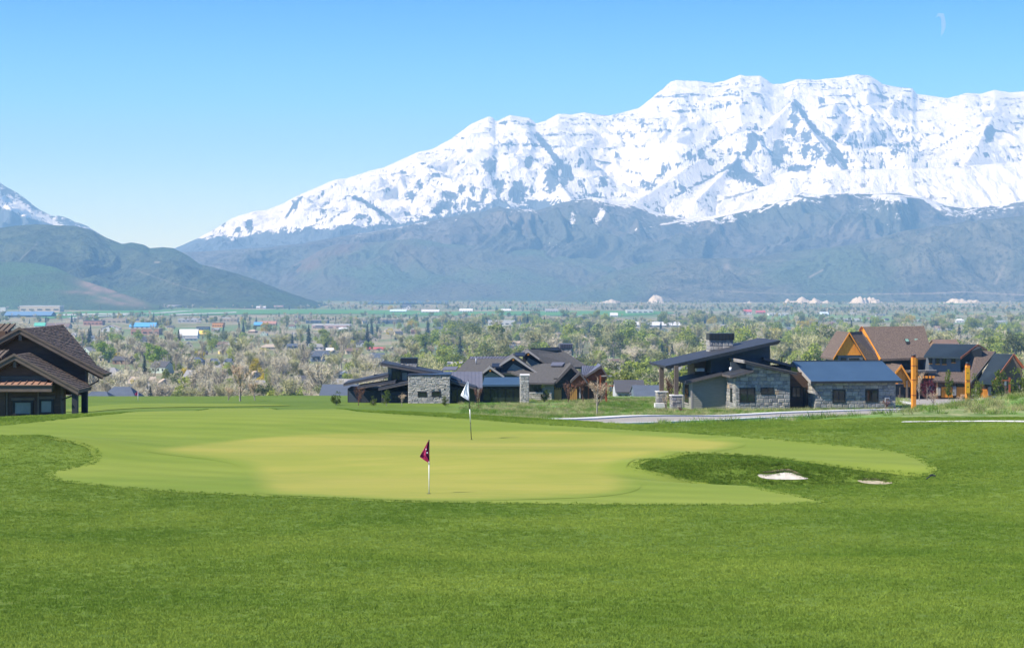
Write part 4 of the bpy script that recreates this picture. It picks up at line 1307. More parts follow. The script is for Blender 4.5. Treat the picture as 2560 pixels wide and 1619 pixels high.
    MB().box((k0, 3.0, fr.uz(R4(1420, 720), 3.0)[1] - 0.6), (k1, 3.4, fr.uz(R4(1420, 600), 3.0)[1])).build('clerestory_wall', m_slate, rt)
    # second small counter roof
    e2, g2 = fr.q(R4(1885, 528), 4.6), fr.q(R4(2320, 640), 4.6)
    MB().slab([e2, g2, (g2.x, 9.6, g2.z), (e2.x, 9.6, e2.z)], 0.28).build('shed_roof', m_roofm, rt)
    MB().prism([(e2.x, e2.z - 0.28), (g2.x, g2.z - 0.28), (g2.x, g2.z - 0.04), (e2.x, e2.z - 0.04)], 4.5, 4.596).build('fascia', m_fascia, rt)
    MB().box((e2.x + 0.2, 5.0, 0), (g2.x - 0.2, 9.2, g2.z - 0.2)).build('wall', m_dark, rt)
    # high shed roof
    HV = 3.4
    A, B = fr.q(R4(495, 655), HV), fr.q(R4(2122, 288), HV)
    VB = 12.0
    MB().slab([A, B, (B.x, VB, B.z), (A.x, VB, A.z)], 0.18).build('high_shed_roof', m_roofm, rt)
    MB().prism([(A.x, A.z - 0.20), (B.x, B.z - 0.20), (B.x, B.z + 0.02), (A.x, A.z + 0.02)], HV - .1, HV - .004).build('fascia', m_cap, rt)
    MB().prism([(A.x + 0.1, A.z - 0.36), (B.x - 0.1, B.z - 0.36), (B.x - 0.1, B.z - 0.21), (A.x + 0.1, A.z - 0.21)], HV + .02, HV + .2).build('fascia', m_fascia, rt)
    MB().box((A.x - 0.1, HV, A.z - 0.24), (A.x - 0.004, VB, A.z + 0.0)).build('fascia', m_cap, rt)
    zroof = lambda u: A.z + (B.z - A.z) * (u - A.x) / (B.x - A.x) - 0.2
    ua, ub, uc = fr.u(R4(895, 700), 8.0), fr.u(R4(1135, 700), 5.6), fr.u(R4(1978, 600), 5.6)
    MB().prism([(ua, 0), (ub, 0), (ub, zroof(ub)), (ua, zroof(ua))], 8.0, 11.4).build('recessed_wall', m_tanwall, rt)
    MB().prism([(ub, 0), (uc, 0), (uc, zroof(uc)), (ub, zroof(ub))], 5.6, 11.4).build('high_wall', m_slate, rt)
    zz = fr.uz(R4(1000, 640), 6.9)
    MB().box((fr.u(R4(900, 690), 7.9), 7.88, fr.uz(R4(900, 735), 6.95)[1]), (fr.u(R4(1040, 690), 6.95), 6.99, fr.uz(R4(900, 690), 6.95)[1])).build('railing_board', m_white, rt)
    # chimney
    ch0, ch1 = fr.q(R4(1110, 420), 9.0), fr.q(R4(1452, 285), 9.0)
    cr = MB().box((ch0.x, 9.0, ch0.z - 1.5), (ch1.x, 10.3, ch1.z)).build('chimney', m_mortar, rt)
    stone_face(cr, 'rubble', m_stone[:2], ch0.x, ch1.x, ch0.z - 0.4, ch1.z, 8.999, 'v', hs=(0.26, 0.46), ws=(0.35, 0.85), seed=8)
    stone_face(cr, 'rubble', m_stone[:2], 9.0, 10.3, ch0.z - 0.4, ch1.z, ch0.x + 0.001, 'u-', hs=(0.26, 0.46), ws=(0.35, 0.85), seed=9)
    c0, c1 = fr.q(R4(1113, 290), 8.9), fr.q(R4(1458, 190), 8.9)
    cc = MB().box((c0.x - 0.04, 8.85, c0.z + 0.02), (c1.x + 0.04, 10.4, c1.z)).build('chimney_cap', m_cap, cr)
    for i in range(7):
        uu = c0.x + (c1.x - c0.x) * (i + 0.5) / 7
        MB().box((uu - 0.03, 8.80, c0.z + 0.05), (uu + 0.03, 8.848, c1.z - 0.05)).build('cap_rib', m_frame, cr)
    # porch posts on stone piers
    for (p0, p1, q0, q1, v, lab) in (((612, 690), (668, 1078), (575, 1075), (722, 1305), 2.4, 1), ((398, 690), (458, 1022), (372, 1022), (503, 1195), 6.4, 2)):
        a, b = fr.q(R4(*p0), v + 0.1), fr.q(R4(*p1), v + 0.1)
        MB().box((a.x, v + 0.1, b.z), (b.x, v + 0.45, zroof((a.x + b.x) / 2) + 0.05)).build('porch_post', m_brownt, rt)
        a, b = fr.q(R4(*q0), v - 0.3), fr.q(R4(*q1), v - 0.3)
        pier = MB().box((a.x, v - 0.3, b.z - 0.5), (b.x, v + 0.75, a.z - 0.08)).build('stone_pier', m_mortar, rt)
        MB().box((a.x - 0.1, v - 0.4, a.z - 0.08), (b.x + 0.1, v + 0.85, a.z + 0.02)).build('pier_cap', m_conc, pier)
        stone_face(pier, 'rubble', m_stone[:3], a.x, b.x, b.z - 0.2, a.z - 0.09, v - 0.301, 'v', hs=(0.2, 0.36), ws=(0.25, 0.55), seed=20 + lab)
        stone_face(pier, 'rubble', m_stone[:2], v - 0.3, v + 0.75, b.z - 0.2, a.z - 0.09, a.x + 0.001, 'u-', hs=(0.2, 0.36), ws=(0.25, 0.55), seed=22 + lab)
    a, b = fr.q(R4(332, 1192), 5.4), fr.q(R4(470, 1282), 5.4)
    MB().box((a.x, 5.4, b.z - 0.3), (b.x, 6.05, a.z)).build('concrete_step', m_conc, rt)
    a, b = fr.q(R4(255, 1285), 4.0), fr.q(R4(640, 1300), 4.0)
    MB().box((a.x, 1.4, b.z - 0.6), (uL, 8.0, b.z + 0.05)).build('porch_slab', m_paver, rt)
    # entry recess
    g0 = fr.u(R5(668, 1300), 0)
    MB().box((u1 - 0.05, 2.6, ZB), (g0 + 0.05, 3.0, fr.uz(R5(400, 790), 2.6)[1])).build('entry_wall', m_brown, rt)
    window(fr, R5(338, 1002), R5(458, 1143), 2.54, mull=1)
    dr = box_px(fr, R5(500, 1000), R5(540, 1310), 2.5, 2.62, 'entry_door', m_frame)
    # garage wing
    gv = 0.0
    g1 = fr.u(R5(1798, 1300), gv)
    gz = fr.uz(R5(670, 905), gv)[1]
    MB().box((g0, gv, ZB), (g1, 8.5, gz)).build('garage_wall', m_mortar, rt)
    w3 = window(fr, R5(915, 1040), R5(1085, 1215), gv - 0.06)
    w4 = window(fr, R5(1380, 1035), R5(1550, 1205), gv - 0.06)
    stone_face(rt, 'rubble', m_stone, g0, g1, -0.35, gz, gv - 0.001, 'v', None, [w3, w4], hs=(0.24, 0.44), ws=(0.36, 0.9), seed=31)
    stone_face(rt, 'rubble', m_stone[:2], 0.02, 2.6, -0.35, gz - 0.1, g0 + 0.001, 'u-', None, [], hs=(0.24, 0.44), ws=(0.4, 0.9), seed=32)
    a, b = fr.q(R5(605, 915), -0.55), fr.q(R5(1897, 908), -0.55)
    rz = fr.uz(R5(1000, 630), 6.2)[1]
    ez = (a.z + b.z) / 2
    MB().slab([(a.x, -0.55, ez), (b.x, -0.55, ez), (b.x, 6.2, rz), (a.x, 6.2, rz)], 0.16).build('garage_roof', m_roofb, rt)
    MB().slab([(a.x, 6.2, rz - 0.002), (b.x, 6.2, rz - 0.002), (b.x, 10.4, rz - 1.2), (a.x, 10.4, rz - 1.2)], 0.16).build('garage_roof', m_roofb, rt)
    MB().box((a.x, -0.66, ez - 0.22), (b.x, -0.554, ez - 0.02)).build('gutter', m_cap, rt)
    MB().add([(a.x - 0.06, -0.6, ez - 0.32), (a.x - 0.06, 6.2, rz - 0.32), (a.x - 0.06, 6.2, rz + 0.03), (a.x - 0.06, -0.6, ez + 0.03),
              (a.x - 0.006, -0.6, ez - 0.32), (a.x - 0.006, 6.2, rz - 0.32), (a.x - 0.006, 6.2, rz + 0.03), (a.x - 0.006, -0.6, ez + 0.03)],
             [(0, 3, 2, 1), (4, 5, 6, 7), (0, 1, 5, 4), (1, 2, 6, 5), (2, 3, 7, 6), (3, 0, 4, 7)]).build('rake_board', m_trim_pale, rt)
    MB().box((a.x, 6.1, rz + 0.01), (b.x, 6.3, rz + 0.07)).build('ridge_cap', m_cap, rt)
    bx = box_px(fr, R5(1655, 1150), R5(1715, 1232), -0.35, -0.09, 'meter_box', m_steel)
    box_px(fr, R5(1662, 1160), R5(1708, 1190), -0.38, -0.352, 'meter_cover', m_fascia, bx)
    box_px(fr, R5(1802, 960), R5(1915, 1000), 1.0, 1.5, 'bracket', m_cap)
    box_px(fr, R5(1802, 1000), R5(1850, 1110), 1.0, 1.4, 'bracket', m_cap)
    sp = fr.q(R5(195, 590), 8.0)
    MB().tube([sp + Vector((0, 0, -0.6)), sp + Vector((0, 0, .1)), sp + Vector((.12, 0, .22)), sp + Vector((.22, 0, .12))], 0.06, 8).build('flue_pipe', m_cap, rt)
    # mulch bed with a low step
    b0 = hit(*R4(330, 1290), 150)
    bed = [(b0.x + x, b0.y + y) for x, y in ((-3.2, 0.8), (-1.5, -2.0), (1.5, -3.2), (4.4, -2.6), (4.6, 0.4), (2.0, 2.5), (-1.0, 3.0))]
    tag(sheet('mulch_bed', chaikin(bed, 2), 0.05, m_mulch, 0.5), 'red brown mulch bed beside the porch of the stone house', 'mulch bed', kind='structure')


stone_house()


# ------------------------------------------------------------------ dark house with the ledgestone box
def R2(x, y): return (780 + x / 5.235, 820 + y / 5.235)
def R3(x, y): return (1140 + x / 5.235, 820 + y / 5.235)


def dark_house():
    fr = Frame('dark_house', *R2(1258, 975), 212, 0.0)
    rt = fr.root
    tag(rt, 'charcoal house with stepped roofs and a pale ledgestone box with two small windows', 'house')
    ZB = -1.2

    def wall(p0, p1, v0, v1, mat=m_dark, name='wall'):
        a, b = fr.q(p0, v0), fr.q(p1, v0)
        return MB().box((a.x, v0, ZB), (b.x, v1, max(a.z, b.z))).build(name, mat, rt)

    def shed(p0, p1, v0, v1, th=0.3, name='shed_roof'):
        a, b = fr.q(p0, v0), fr.q(p1, v0)
        r = MB().slab([a, b, (b.x, v1, b.z), (a.x, v1, a.z)], th).build(name, m_roofm, rt)
        MB().prism([(a.x + .02, a.z - th - .02), (b.x - .02, b.z - th - .02), (b.x, b.z - th * .55), (a.x, a.z - th * .55)], v0 - 0.1, v0 - 0.004).build('fascia', m_fascia, rt)
        return a, b
    # the box
    a, b = fr.q(R2(1258, 970), 0), fr.q(R2(1805, 622), 0)
    MB().box((a.x, 0, ZB), (b.x, 5.2, b.z)).build('stone_box', m_mortar, rt)
    w1 = window(fr, R2(1390, 835), R2(1500, 896), -0.05, mull=0)
    w2 = window(fr, R2(1570, 830), R2(1685, 896), -0.05, mull=0)
    stone_face(rt, 'ledge', m_ledge, a.x, b.x, -0.35, b.z - 0.02, -0.001, 'v', None, [w1, w2], hs=(0.11, 0.19), ws=(0.28, 0.75), depth=0.09, seed=41, gap=0.014)
    MB().box((a.x - 0.08, -0.14, b.z), (b.x + 0.08, 5.3, b.z + 0.12)).build('coping', m_cap, rt)
    for p in ((1580, 805), (1660, 803), (1737, 800)):
        c = fr.q(R2(*p), -0.1)
        MB().box((c.x - 0.06, -0.13, c.z - 0.06), (c.x + 0.06, -0.02, c.z + 0.06)).build('wall_vent', m_frame, rt)
    # stepped roofs to the left
    wall(R2(466, 790), R2(1040, 790), 4.6, 9.5)
    lb0, lb1 = fr.u(R2(480, 900), 4.6), fr.u(R2(690, 900), 4.6)
    lap_boards(rt, lb0, lb1, -0.4, 1.1, 4.598, m_slate, 'v', 0.2)
    shed(R2(412, 722), R2(1003, 600), 3.4, 10.0)
    wall(R2(640, 810), R2(1100, 810), 2.8, 6.5)
    shed(R2(590, 762), R2(1092, 688), 2.0, 6.8, 0.26)
    wall(R2(905, 830), R2(1262, 830), 1.2, 4.8)
    shed(R2(868, 782), R2(1262, 702), 0.5, 5.0, 0.26)
    window(fr, R2(1060, 880), R2(1130, 930), 1.14, mull=1)
    # high roof
    A, B = shed(R2(910, 452), R2(1690, 590), 3.6, 9.4, 0.34, 'high_shed_roof')
    MB().box((A.x - 0.12, 3.6, A.z - 0.4), (A.x - 0.004, 9.3, A.z + 0.02)).build('fascia', m_fascia, rt)
    zr = lambda u: A.z + (B.z - A.z) * (u - A.x) / (B.x - A.x) - 0.36
    h0, h1 = fr.u(R2(992, 600), 4.6), fr.u(R2(1420, 640), 4.6)
    MB().prism([(h0, 0), (h1, 0), (h1, zr(h1)), (h0, zr(h0))], 4.6, 8.8).build('high_wall', m_slate, rt)
    lap_boards(rt, h0, fr.u(R2(1040, 600), 4.6), 0.5, zr(h0), 4.598, m_grey_sid, 'v', 0.16)
    window(fr, R2(1048, 560), R2(1160, 690), 4.54, mull=1)
    window(fr, R2(1172, 575), R2(1255, 690), 4.54, mull=0, glass=m_glass_sky)
    c0, c1 = fr.q(R2(1165, 560), 7.4), fr.q(R2(1375, 455), 7.4)
    cr = MB().box((c0.x, 7.4, c0.z - 1), (c1.x, 8.6, c1.z)).build('chimney', m_mortar, rt)
    stone_face(cr, 'ledge', m_ledge, c0.x, c1.x, c0.z - 0.3, c1.z, 7.399, 'v', hs=(0.11, 0.19), ws=(0.25, 0.6), depth=0.08, seed=44)
    MB().box((c0.x - 0.05, 7.28, c1.z + 0.01), (c1.x + 0.05, 8.7, fr.uz(R2(1165, 390), 7.28)[1])).build('chimney_cap', m_cap, cr)
    for i in range(6):
        uu = c0.x + (c1.x - c0.x) * (i + 0.5) / 6
        MB().box((uu - 0.025, 7.24, c1.z + 0.05), (uu + 0.025, 7.278, fr.uz(R2(1165, 395), 7.28)[1])).build('cap_rib', m_frame, cr)
    box_px(fr, R2(812, 606), R2(888, 632), 7.0, 7.8, 'roof_unit', m_cap)
    # right: roofs falling the other way, dark glazing below
    shed(R2(1812, 640), R2(1945, 690), 2.4, 7.0, 0.22)
    shed(R2(1812, 680), R2(2145, 768), 1.0, 6.0, 0.28)
    wall(R2(1812, 770), R2(2150, 770), 1.6, 6.0)
    for i in range(4):
        uu = fr.u(R2(1830 + i * 78, 900), 1.6)
        MB().box((uu, 1.54, -0.2), (uu + 0.55, 1.598, 1.35)).build('glass_panel', m_glass, rt)
    # metal roof plane and flat blue fascia to the stone pillar
    p0, p1 = fr.q(R2(1560, 620), 3.2), fr.q(R2(2232, 775), 3.2)
    p0.z = p1.z
    t1 = fr.q(R2(2228, 568), 8.4); t0 = fr.q(R2(1560, 568), 8.4)
    MB().slab([p0, p1, t1, t0], 0.18).build('metal_roof', m_purple, rt)
    seams(rt, p0, p1, t0, t1, 14, m_purple, 0.035, 0.03)
    q0, q1 = fr.q(R3(345, 740), 3.4), fr.q(R3(845, 735), 3.4)
    s1, s0 = fr.q(R3(842, 640), 6.4), fr.q(R3(372, 640), 6.4)
    MB().slab([q0, q1, s1, s0], 0.2).build('metal_roof', m_roofb, rt)
    MB().box((q0.x - 0.3, 4.0, ZB), (q1.x, 8.0, q0.z - 0.12)).build('wall', m_dark, rt)
    for i in range(5):
        uu = q0.x + (q1.x - q0.x) * (i + 0.1) / 5
        MB().box((uu, 3.94, -0.1), (uu + (q1.x - q0.x) / 5.6, 3.998, q0.z - 0.5)).build('glass_panel', m_glass, rt)
    a, b = fr.q(R3(846, 965), 2.4), fr.q(R3(955, 622), 2.4)
    pl = MB().box((a.x, 2.4, ZB), (b.x, 4.6, b.z)).build('stone_pillar', m_mortar, rt)
    stone_face(pl, 'ledge', m_ledge, a.x, b.x, -0.4, b.z, 2.399, 'v', hs=(0.11, 0.2), ws=(0.25, 0.6), depth=0.08, seed=46)
    stone_face(pl, 'ledge', m_ledge[:1], 2.4, 4.6, -0.4, b.z, a.x + 0.001, 'u-', hs=(0.11, 0.2), ws=(0.25, 0.6), depth=0.08, seed=47)
    MB().box((a.x - 0.08, 2.28, b.z), (b.x + 0.08, 4.7, b.z + 0.1)).build('coping', m_conc, pl)


dark_house()


# ------------------------------------------------------------------ grey gabled house behind it
def gabled_house():
    fr = Frame('gabled_house', *R3(960, 938), 228, 0.0)
    rt = fr.root
    tag(rt, 'grey shingled house with three stepped pale trimmed gables and honey wood garage doors', 'house')
    ZB = -1.4
    sh = m_shingle
    # long left roof with hip
    e0, e1 = fr.q(R3(-10, 572), 3.6), fr.q(R3(760, 572), 3.6)
    r0, r1 = fr.q(R3(185, 378), 9.4), fr.q(R3(760, 372), 9.4)
    MB().slab([e0, e1, r1, r0], 0.25).build('roof_plane', sh, rt)
    MB().slab([r0 - Vector((0, 0, .004)), r1 - Vector((0, 0, .004)), (r1.x, 14, r1.z - 2.4), (r0.x - 2, 14, r0.z - 2.4)], 0.25).build('roof_plane', sh, rt)
    MB().slab([e0, (r0.x, r0.y, r0.z - .002), (r0.x - 2, 14, r0.z - 2.4)], 0.2).build('roof_plane', sh, rt)
    c0, c1 = fr.q(R3(175, 403), 8.6), fr.q(R3(700, 403), 8.6)
    MB().slab([c0 + Vector((0, 0, .06)), c1 + Vector((0, 0, .06)), r1 + Vector((0, 0, .08)), r0 + Vector((0, 0, .08))], 0.05).build('ridge_metal', m_purple, rt)
    seams(rt, c0 + Vector((0, 0, .06)), c1 + Vector((0, 0, .06)), r0 + Vector((0, 0, .08)), r1 + Vector((0, 0, .08)), 13, m_cap, 0.04, 0.04)
    d0, d1 = fr.q(R2(1700, 542), 5.2), fr.q(R2(1885, 542), 5.2)
    d2, d3 = fr.q(R2(1915, 500), 6.4), fr.q(R2(1735, 500), 6.4)
    sk = MB().slab([d0, d1, d2, d3], 0.12).build('solar_panel', m_purple, rt)
    MB().box((e0.x + 1.0, 4.4, ZB), (e1.x, 10, e0.z - 0.1)).build('wall', m_grey_sid, rt)
    vp = fr.q(R3(262, 450), 6.6)
    MB().tube([vp - Vector((0, 0, .3)), vp + Vector((0, 0, .55))], 0.07, 8).build('vent_pipe', m_steel, rt)
    # three gables
    g1 = gable(fr, R3(945, 288), R3(865, 336), R3(1248, 508), 7.0, 7.0, m_dark, sh, m_trim_pale, infill=0.55)
    g2 = gable(fr, R3(748, 356), R3(568, 478), R3(1122, 620), 3.6, 8.0, m_dark, sh, m_trim_pale, infill=0.58)
    g3 = gable(fr, R3(445, 498), R3(350, 574), R3(632, 630), 2.4, 6.0, m_dark, sh, m_trim_pale, infill=0.45)
    for (pa, pb, v) in ((R3(775, 335), R3(905, 372), 5.0), (R3(470, 478), R3(610, 515), 3.4)):
        a, b = fr.q(pa, v), fr.q(pb, v)
        MB().slab([(a.x, v - .1, b.z + .1), (b.x, v - .1, b.z + .1), (b.x, v + 1.6, a.z + .12), (a.x, v + 1.6, a.z + .12)], 0.1).build('ridge_metal', m_cap, rt)
    # upper roof to the right with chimney
    A, L, Rr, _ = g1
    P = [fr.q(R3(948, 283), 7.2), fr.q(R3(1345, 258), 12.0), fr.q(R3(1735, 505), 9.5), fr.q(R3(1245, 515), 6.6)]
    MB().slab(P, 0.22).build('roof_plane', sh, rt)
    MB().slab([P[0] - Vector((0, 0, .003)), P[1] - Vector((0, 0, .003)), (P[1].x, 17, P[1].z - 3), (P[0].x, 15, P[0].z - 3)], 0.22).build('roof_plane', sh, rt)
    a, b = fr.q(R3(1020, 308), 8.2), fr.q(R3(1372, 296), 11.2)
    MB().slab([a + Vector((0, 0, .09)), b + Vector((0, 0, .09)), P[1] + Vector((0, 0, .11)), fr.q(R3(975, 275), 7.8) + Vector((0, 0, .11))], 0.06).build('ridge_metal', m_cap, rt)
    c0, c1 = fr.q(R3(1360, 400), 12.4), fr.q(R3(1515, 265), 12.4)
    ch = MB().box((c0.x, 12.4, c0.z - 2), (c1.x, 13.8, c1.z)).build('chimney', m_mortar, rt)
    stone_face(ch, 'ledge', m_ledge, c0.x, c1.x, c0.z - 0.6, c1.z, 12.399, 'v', hs=(0.14, 0.24), ws=(0.3, 0.7), seed=51)
    MB().box((c0.x - 0.1, 12.25, c1.z + .01), (c1.x + 0.1, 13.95, fr.uz(R3(1350, 205), 12.25)[1])).build('chimney_cap', m_purple, ch)
    for i in range(7):
        uu = c0.x + (c1.x - c0.x) * (i + 0.5) / 7
        MB().box((uu - 0.03, 12.2, c1.z + 0.04), (uu + 0.03, 12.248, fr.uz(R3(1350, 210), 12.25)[1])).build('cap_rib', m_cap, ch)
    # lower front roof
    P = [fr.q(R3(950, 712), 0.2), fr.q(R3(1285, 716), 0.2), fr.q(R3(1505, 462), 6.2), fr.q(R3(1130, 462), 6.2), fr.q(R3(720, 578), 3.2), fr.q(R3(850, 622), 2.6)]
    MB().slab(P, 0.2).build('roof_plane', sh, rt)
    MB().box((P[0].x, 0.05, P[0].z - 0.22), (P[1].x, 0.196, P[0].z - 0.02)).build('fascia', m_fascia, rt)
    d0, d1 = fr.q(R3(1235, 497), 5.0), fr.q(R3(1390, 497), 5.0); d2, d3 = fr.q(R3(1425, 455), 6.3), fr.q(R3(1260, 455), 6.3)
    MB().slab([d0 + Vector((0, 0, .1)), d1 + Vector((0, 0, .1)), d2 + Vector((0, 0, .1)), d3 + Vector((0, 0, .1))], 0.1).build('solar_panel', m_purple, rt)
    # right gables
    gable(fr, R3(1505, 470), R3(1282, 716), R3(1718, 695), 0.6, 5.6, m_dark, sh, m_fascia, lamp=False, barge_h=0.4)
    gable(fr, R3(1622, 570), R3(1500, 690), R3(1718, 702), -0.6, 3.0, m_redwood, sh, m_fascia, lamp=False, barge_h=0.3)
    gable(fr, R3(1898, 488), R3(1700, 618), R3(1985, 618), 0.8, 6.0, m_redwood, m_purple, m_fascia, lamp=False, barge_h=0.28)
    lt = fr.q(R3(1640, 612), 1.6)
    tp = fr.q(R3(1645, 490), 5.6); tq = fr.q(R3(1898, 490), 5.6); bq = fr.q(R3(1790, 612), 1.6)
    MB().slab([lt, bq, tq, tp], 0.12).build('metal_roof', m_purple, rt)
    seams(rt, lt, bq, tp, tq, 8, m_cap, 0.04, 0.04)
    gt = [fr.q(R3(1900, 625), 1.0), fr.q(R3(2040, 622), 1.0)]
    MB().bar(gt[0], gt[1], 0.14, 0.14).build('gutter', m_trim_pale, rt)
    MB().tube([gt[1], fr.q(R3(2010, 640), 1.0), fr.q(R3(1955, 660), 1.2)], 0.06, 6).build('downpipe', m_trim_pale, rt)
    # walls
    u0 = fr.u(R3(955, 900), 0.9)
    u1, u2, u3 = fr.u(R3(1280, 900), 0.9), fr.u(R3(1625, 900), 1.3), fr.u(R3(1955, 900), 1.6)
    zt = fr.uz(R3(1000, 712), 0.9)[1]
    MB().box((u0, 0.9, ZB), (u1, 6, zt)).build('wall', m_grey_sid, rt)
    window(fr, R3(962, 725), R3(1120, 840), 0.84, mull=2)
    a, b = fr.q(R3(958, 938), 0.6), fr.q(R3(1252, 850), 0.6)
    sb_ = MB().box((a.x, 0.6, ZB), (b.x, 0.896, b.z)).build('stone_plinth', m_mortar, rt)
    stone_face(sb_, 'plinth', [m_stone[1], m_ledge[2]], a.x, b.x, -0.4, b.z, 0.599, 'v', hs=(0.16, 0.3), ws=(0.3, 0.7), seed=55)
    MB().box((a.x, 0.5, b.z + .01), (b.x, 0.98, b.z + 0.09)).build('sill', m_conc, sb_)
    MB().box((u1 + .01, 1.3, ZB), (u2, 6, zt + 0.5)).build('garage_wall', m_dark, rt)
    for p0, p1 in (((1285, 760), (1380, 926)), ((1490, 746), (1586, 918))):
        a, b = fr.q(R3(*p0), 1.2), fr.q(R3(*p1), 1.2)
        d = MB().box((a.x, 1.2, b.z - .4), (b.x, 1.296, a.z)).build('garage_door', m_wood2, rt)
        for k in range(4):
            x0 = a.x + (b.x - a.x) * k / 4
            MB().box((x0 + .03, 1.165, b.z - .4), (x0 + (b.x - a.x) / 4 - .03, 1.198, a.z - 0.45)).build('door_board', m_wood2, d)
            MB().box((x0 + .04, 1.17, a.z - 0.38), (x0 + (b.x - a.x) / 4 - .04, 1.198, a.z - 0.1)).build('door_pane', m_glass, d)
    MB().box((u2 + .01, 1.6, ZB), (u3, 6, fr.uz(R3(1700, 640), 1.6)[1])).build('entry_wall', m_brown, rt)
    for x in (1735, 1890):
        a, b = fr.q(R3(x - 9, 615), 0.9), fr.q(R3(x + 9, 900), 0.9)
        MB().box((a.x, 0.9, b.z - 0.6), (b.x, 1.2, a.z)).build('timber_post', m_redwood, rt)
    box_px(fr, R3(1612, 720), R3(1632, 915), 1.0, 1.25, 'timber_post', m_steel)
    b0 = fr.q(R3(1150, 850), 0.2)


gabled_house()


# ------------------------------------------------------------------ brown and orange house on the right
def R6(x, y): return (2200 + x / 5.253, 790 + y / 5.253)


def brown_house():
    fr = Frame('brown_house', *R6(800, 1035), 258, math.radians(6))
    rt = fr.root
    tag(rt, 'large house with steep brown shingle roof, orange wooden gable and dark metal side roofs', 'house')
    ZB = -1.5
    br = m_shbrown
    Vx = Vector
    # main steep roof
    e0, e1 = fr.q(R5(1592, 603), 2.0), fr.q(R5(2330, 573), 2.0)
    rz = fr.uz(R5(1700, 145), 8.4)[1]
    r0 = fr.q(R5(1330, 150), 8.4); r1 = fr.q(R5(2200, 136), 8.4)
    MB().slab([e0, e1, r1, r0], 0.3).build('roof_plane', br, rt)
    MB().slab([r0 - Vx((0, 0, .004)), r1 - Vx((0, 0, .004)), (r1.x + 1, 14.6, r1.z - 5), (r0.x, 14.6, r0.z - 5)], 0.3).build('roof_plane', br, rt)
    MB().slab([r1 - Vx((0, 0, .01)), e1 - Vx((0, 0, .01)), (r1.x + 3, 14, r1.z - 4.4)], 0.25).build('roof_plane', br, rt)
    for b in (e0, Vx((r0.x, 14.6, r0.z - 5))):
        MB().bar(b + Vx((-.10, 0, -.16)), r0 + Vx((-.10, 0, -.16)), 0.16, 0.46).build('barge_board', m_wood, rt)
    MB().prism([(e0.x + 0.8, ZB), (e1.x, ZB), (e1.x, e0.z - 0.1), (e0.x + 0.8, e0.z - 0.1)], 3.2, 13.5).build('wall', m_dark, rt)
    for (p0, p1) in (((1890, 340), (1945, 425)), ((2020, 340), (2080, 420))):
        a = fr.q(R5(p0[0], p0[1] + 5), 5.5)
        w = Vx((0.62, 0, 0)); up = (r0 - e0); up = Vx((0.0, 1.25, 1.25 * (r0.z - e0.z) / 6.4))
        a = Vx((a.x + 0.4, 4.6, e0.z + (r0.z - e0.z) * (4.6 - 2.0) / 6.4 + 0.10))
        if p0[0] > 2000: a.x += 0.03
        s = MB().slab([a, a + w, a + w + up, a + up], 0.16).build('skylight', m_frame, rt)
        MB().slab([a + Vx((.08, .1, .03)) + up * .05, a + w * .87 + Vx((0, .1, .03)) + up * .05, a + w * .87 + up * .92 + Vx((0, 0, .03)), a + Vx((.08, 0, .03)) + up * .92], 0.02).build('pane', M('skylight_glass', (0.20, 0.34, 0.27), rough=0.15), s)
    # lower left gable in orange boards
    A, L, Rr, _ = gable(fr, R5(1147, 225), R5(920, 592), R5(1382, 612), 2.6, 6.5, m_tanwall, br, m_wood, th=0.26, lamp=False, barge_h=0.22, wall=False, over=0.9)
    MB().slab([fr.q(R5(1150, 222), 2.72), fr.q(R5(1325, 214), 6.4), fr.q(R5(1590, 606), 2.3), fr.q(R5(1386, 614), 2.62)], .2).build('roof_plane', br, rt)
    zb = fr.uz(R5(1150, 550), 2.9)[1]
    f = (A.z - zb) / (A.z - Rr.z)
    MB().prism([(A.x, A.z - .4), (A.x + (L.x - A.x) * f * .93, zb), (A.x + (Rr.x - A.x) * f * .95, zb)], 2.9, 3.3).build('gable_panel', m_wood, rt)
    for k in range(9):
        z0 = zb + (A.z - 0.5 - zb) * k / 9; z1 = zb + (A.z - 0.5 - zb) * (k + 1) / 9
        h = lambda z: (A.z - .42 - z) / (A.z - .42 - zb) * f * .9
        MB().prism([(A.x + (L.x - A.x) * h(z0), z0 + .012), (A.x + (Rr.x - A.x) * h(z0), z0 + .012), (A.x + (Rr.x - A.x) * h(z1), z1 - .012), (A.x + (L.x - A.x) * h(z1), z1 - .012)], 2.86, 2.898).build('gable_board', m_wood, rt)
    MB().prism([(A.x + (L.x - A.x) * .66, ZB), (A.x + (Rr.x - A.x) * .86, ZB), (A.x + (Rr.x - A.x) * .86, zb - .02), (A.x + (L.x - A.x) * .66, zb - .02)], 2.96, 9).build('wall', m_bluesid, rt)
    for p0, p1 in (((1035, 592), (1098, 660)), ((1148, 595), (1278, 660))):
        window(fr, R5(*p0), R5(*p1), 2.90, mull=0)
    for (pa, pb) in (((1325, 152), (1290, 212)),):
        a, b = fr.q(R5(*pa), 7.9), fr.q(R5(*pb), 7.9)
        MB().bar(a, b, 0.14, 0.3).build('barge_board', m_redwood, rt)
    # entry gable with timber truss
    A, L, Rr, _ = gable(fr, R5(1880, 682), R5(1790, 792), R5(2035, 938), -2.2, 4.6, m_wood, br, m_wood, th=0.22, lamp=False, barge_h=0.34)
    a, b = fr.q(R5(1660, 672), 1.0), fr.q(R5(1880, 680), -2.0)
    MB().slab([fr.q(R5(1790, 790), -1.9), fr.q(R5(1700, 760), 1.2), fr.q(R5(1660, 674), 2.2), fr.q(R5(1878, 680), -1.9)], 0.15).build('roof_plane', br, rt)
    MB().box((L.x + .1, -1.3, ZB), (Rr.x - .2, 3.1, Rr.z + .2)).build('wall', m_dark, rt)
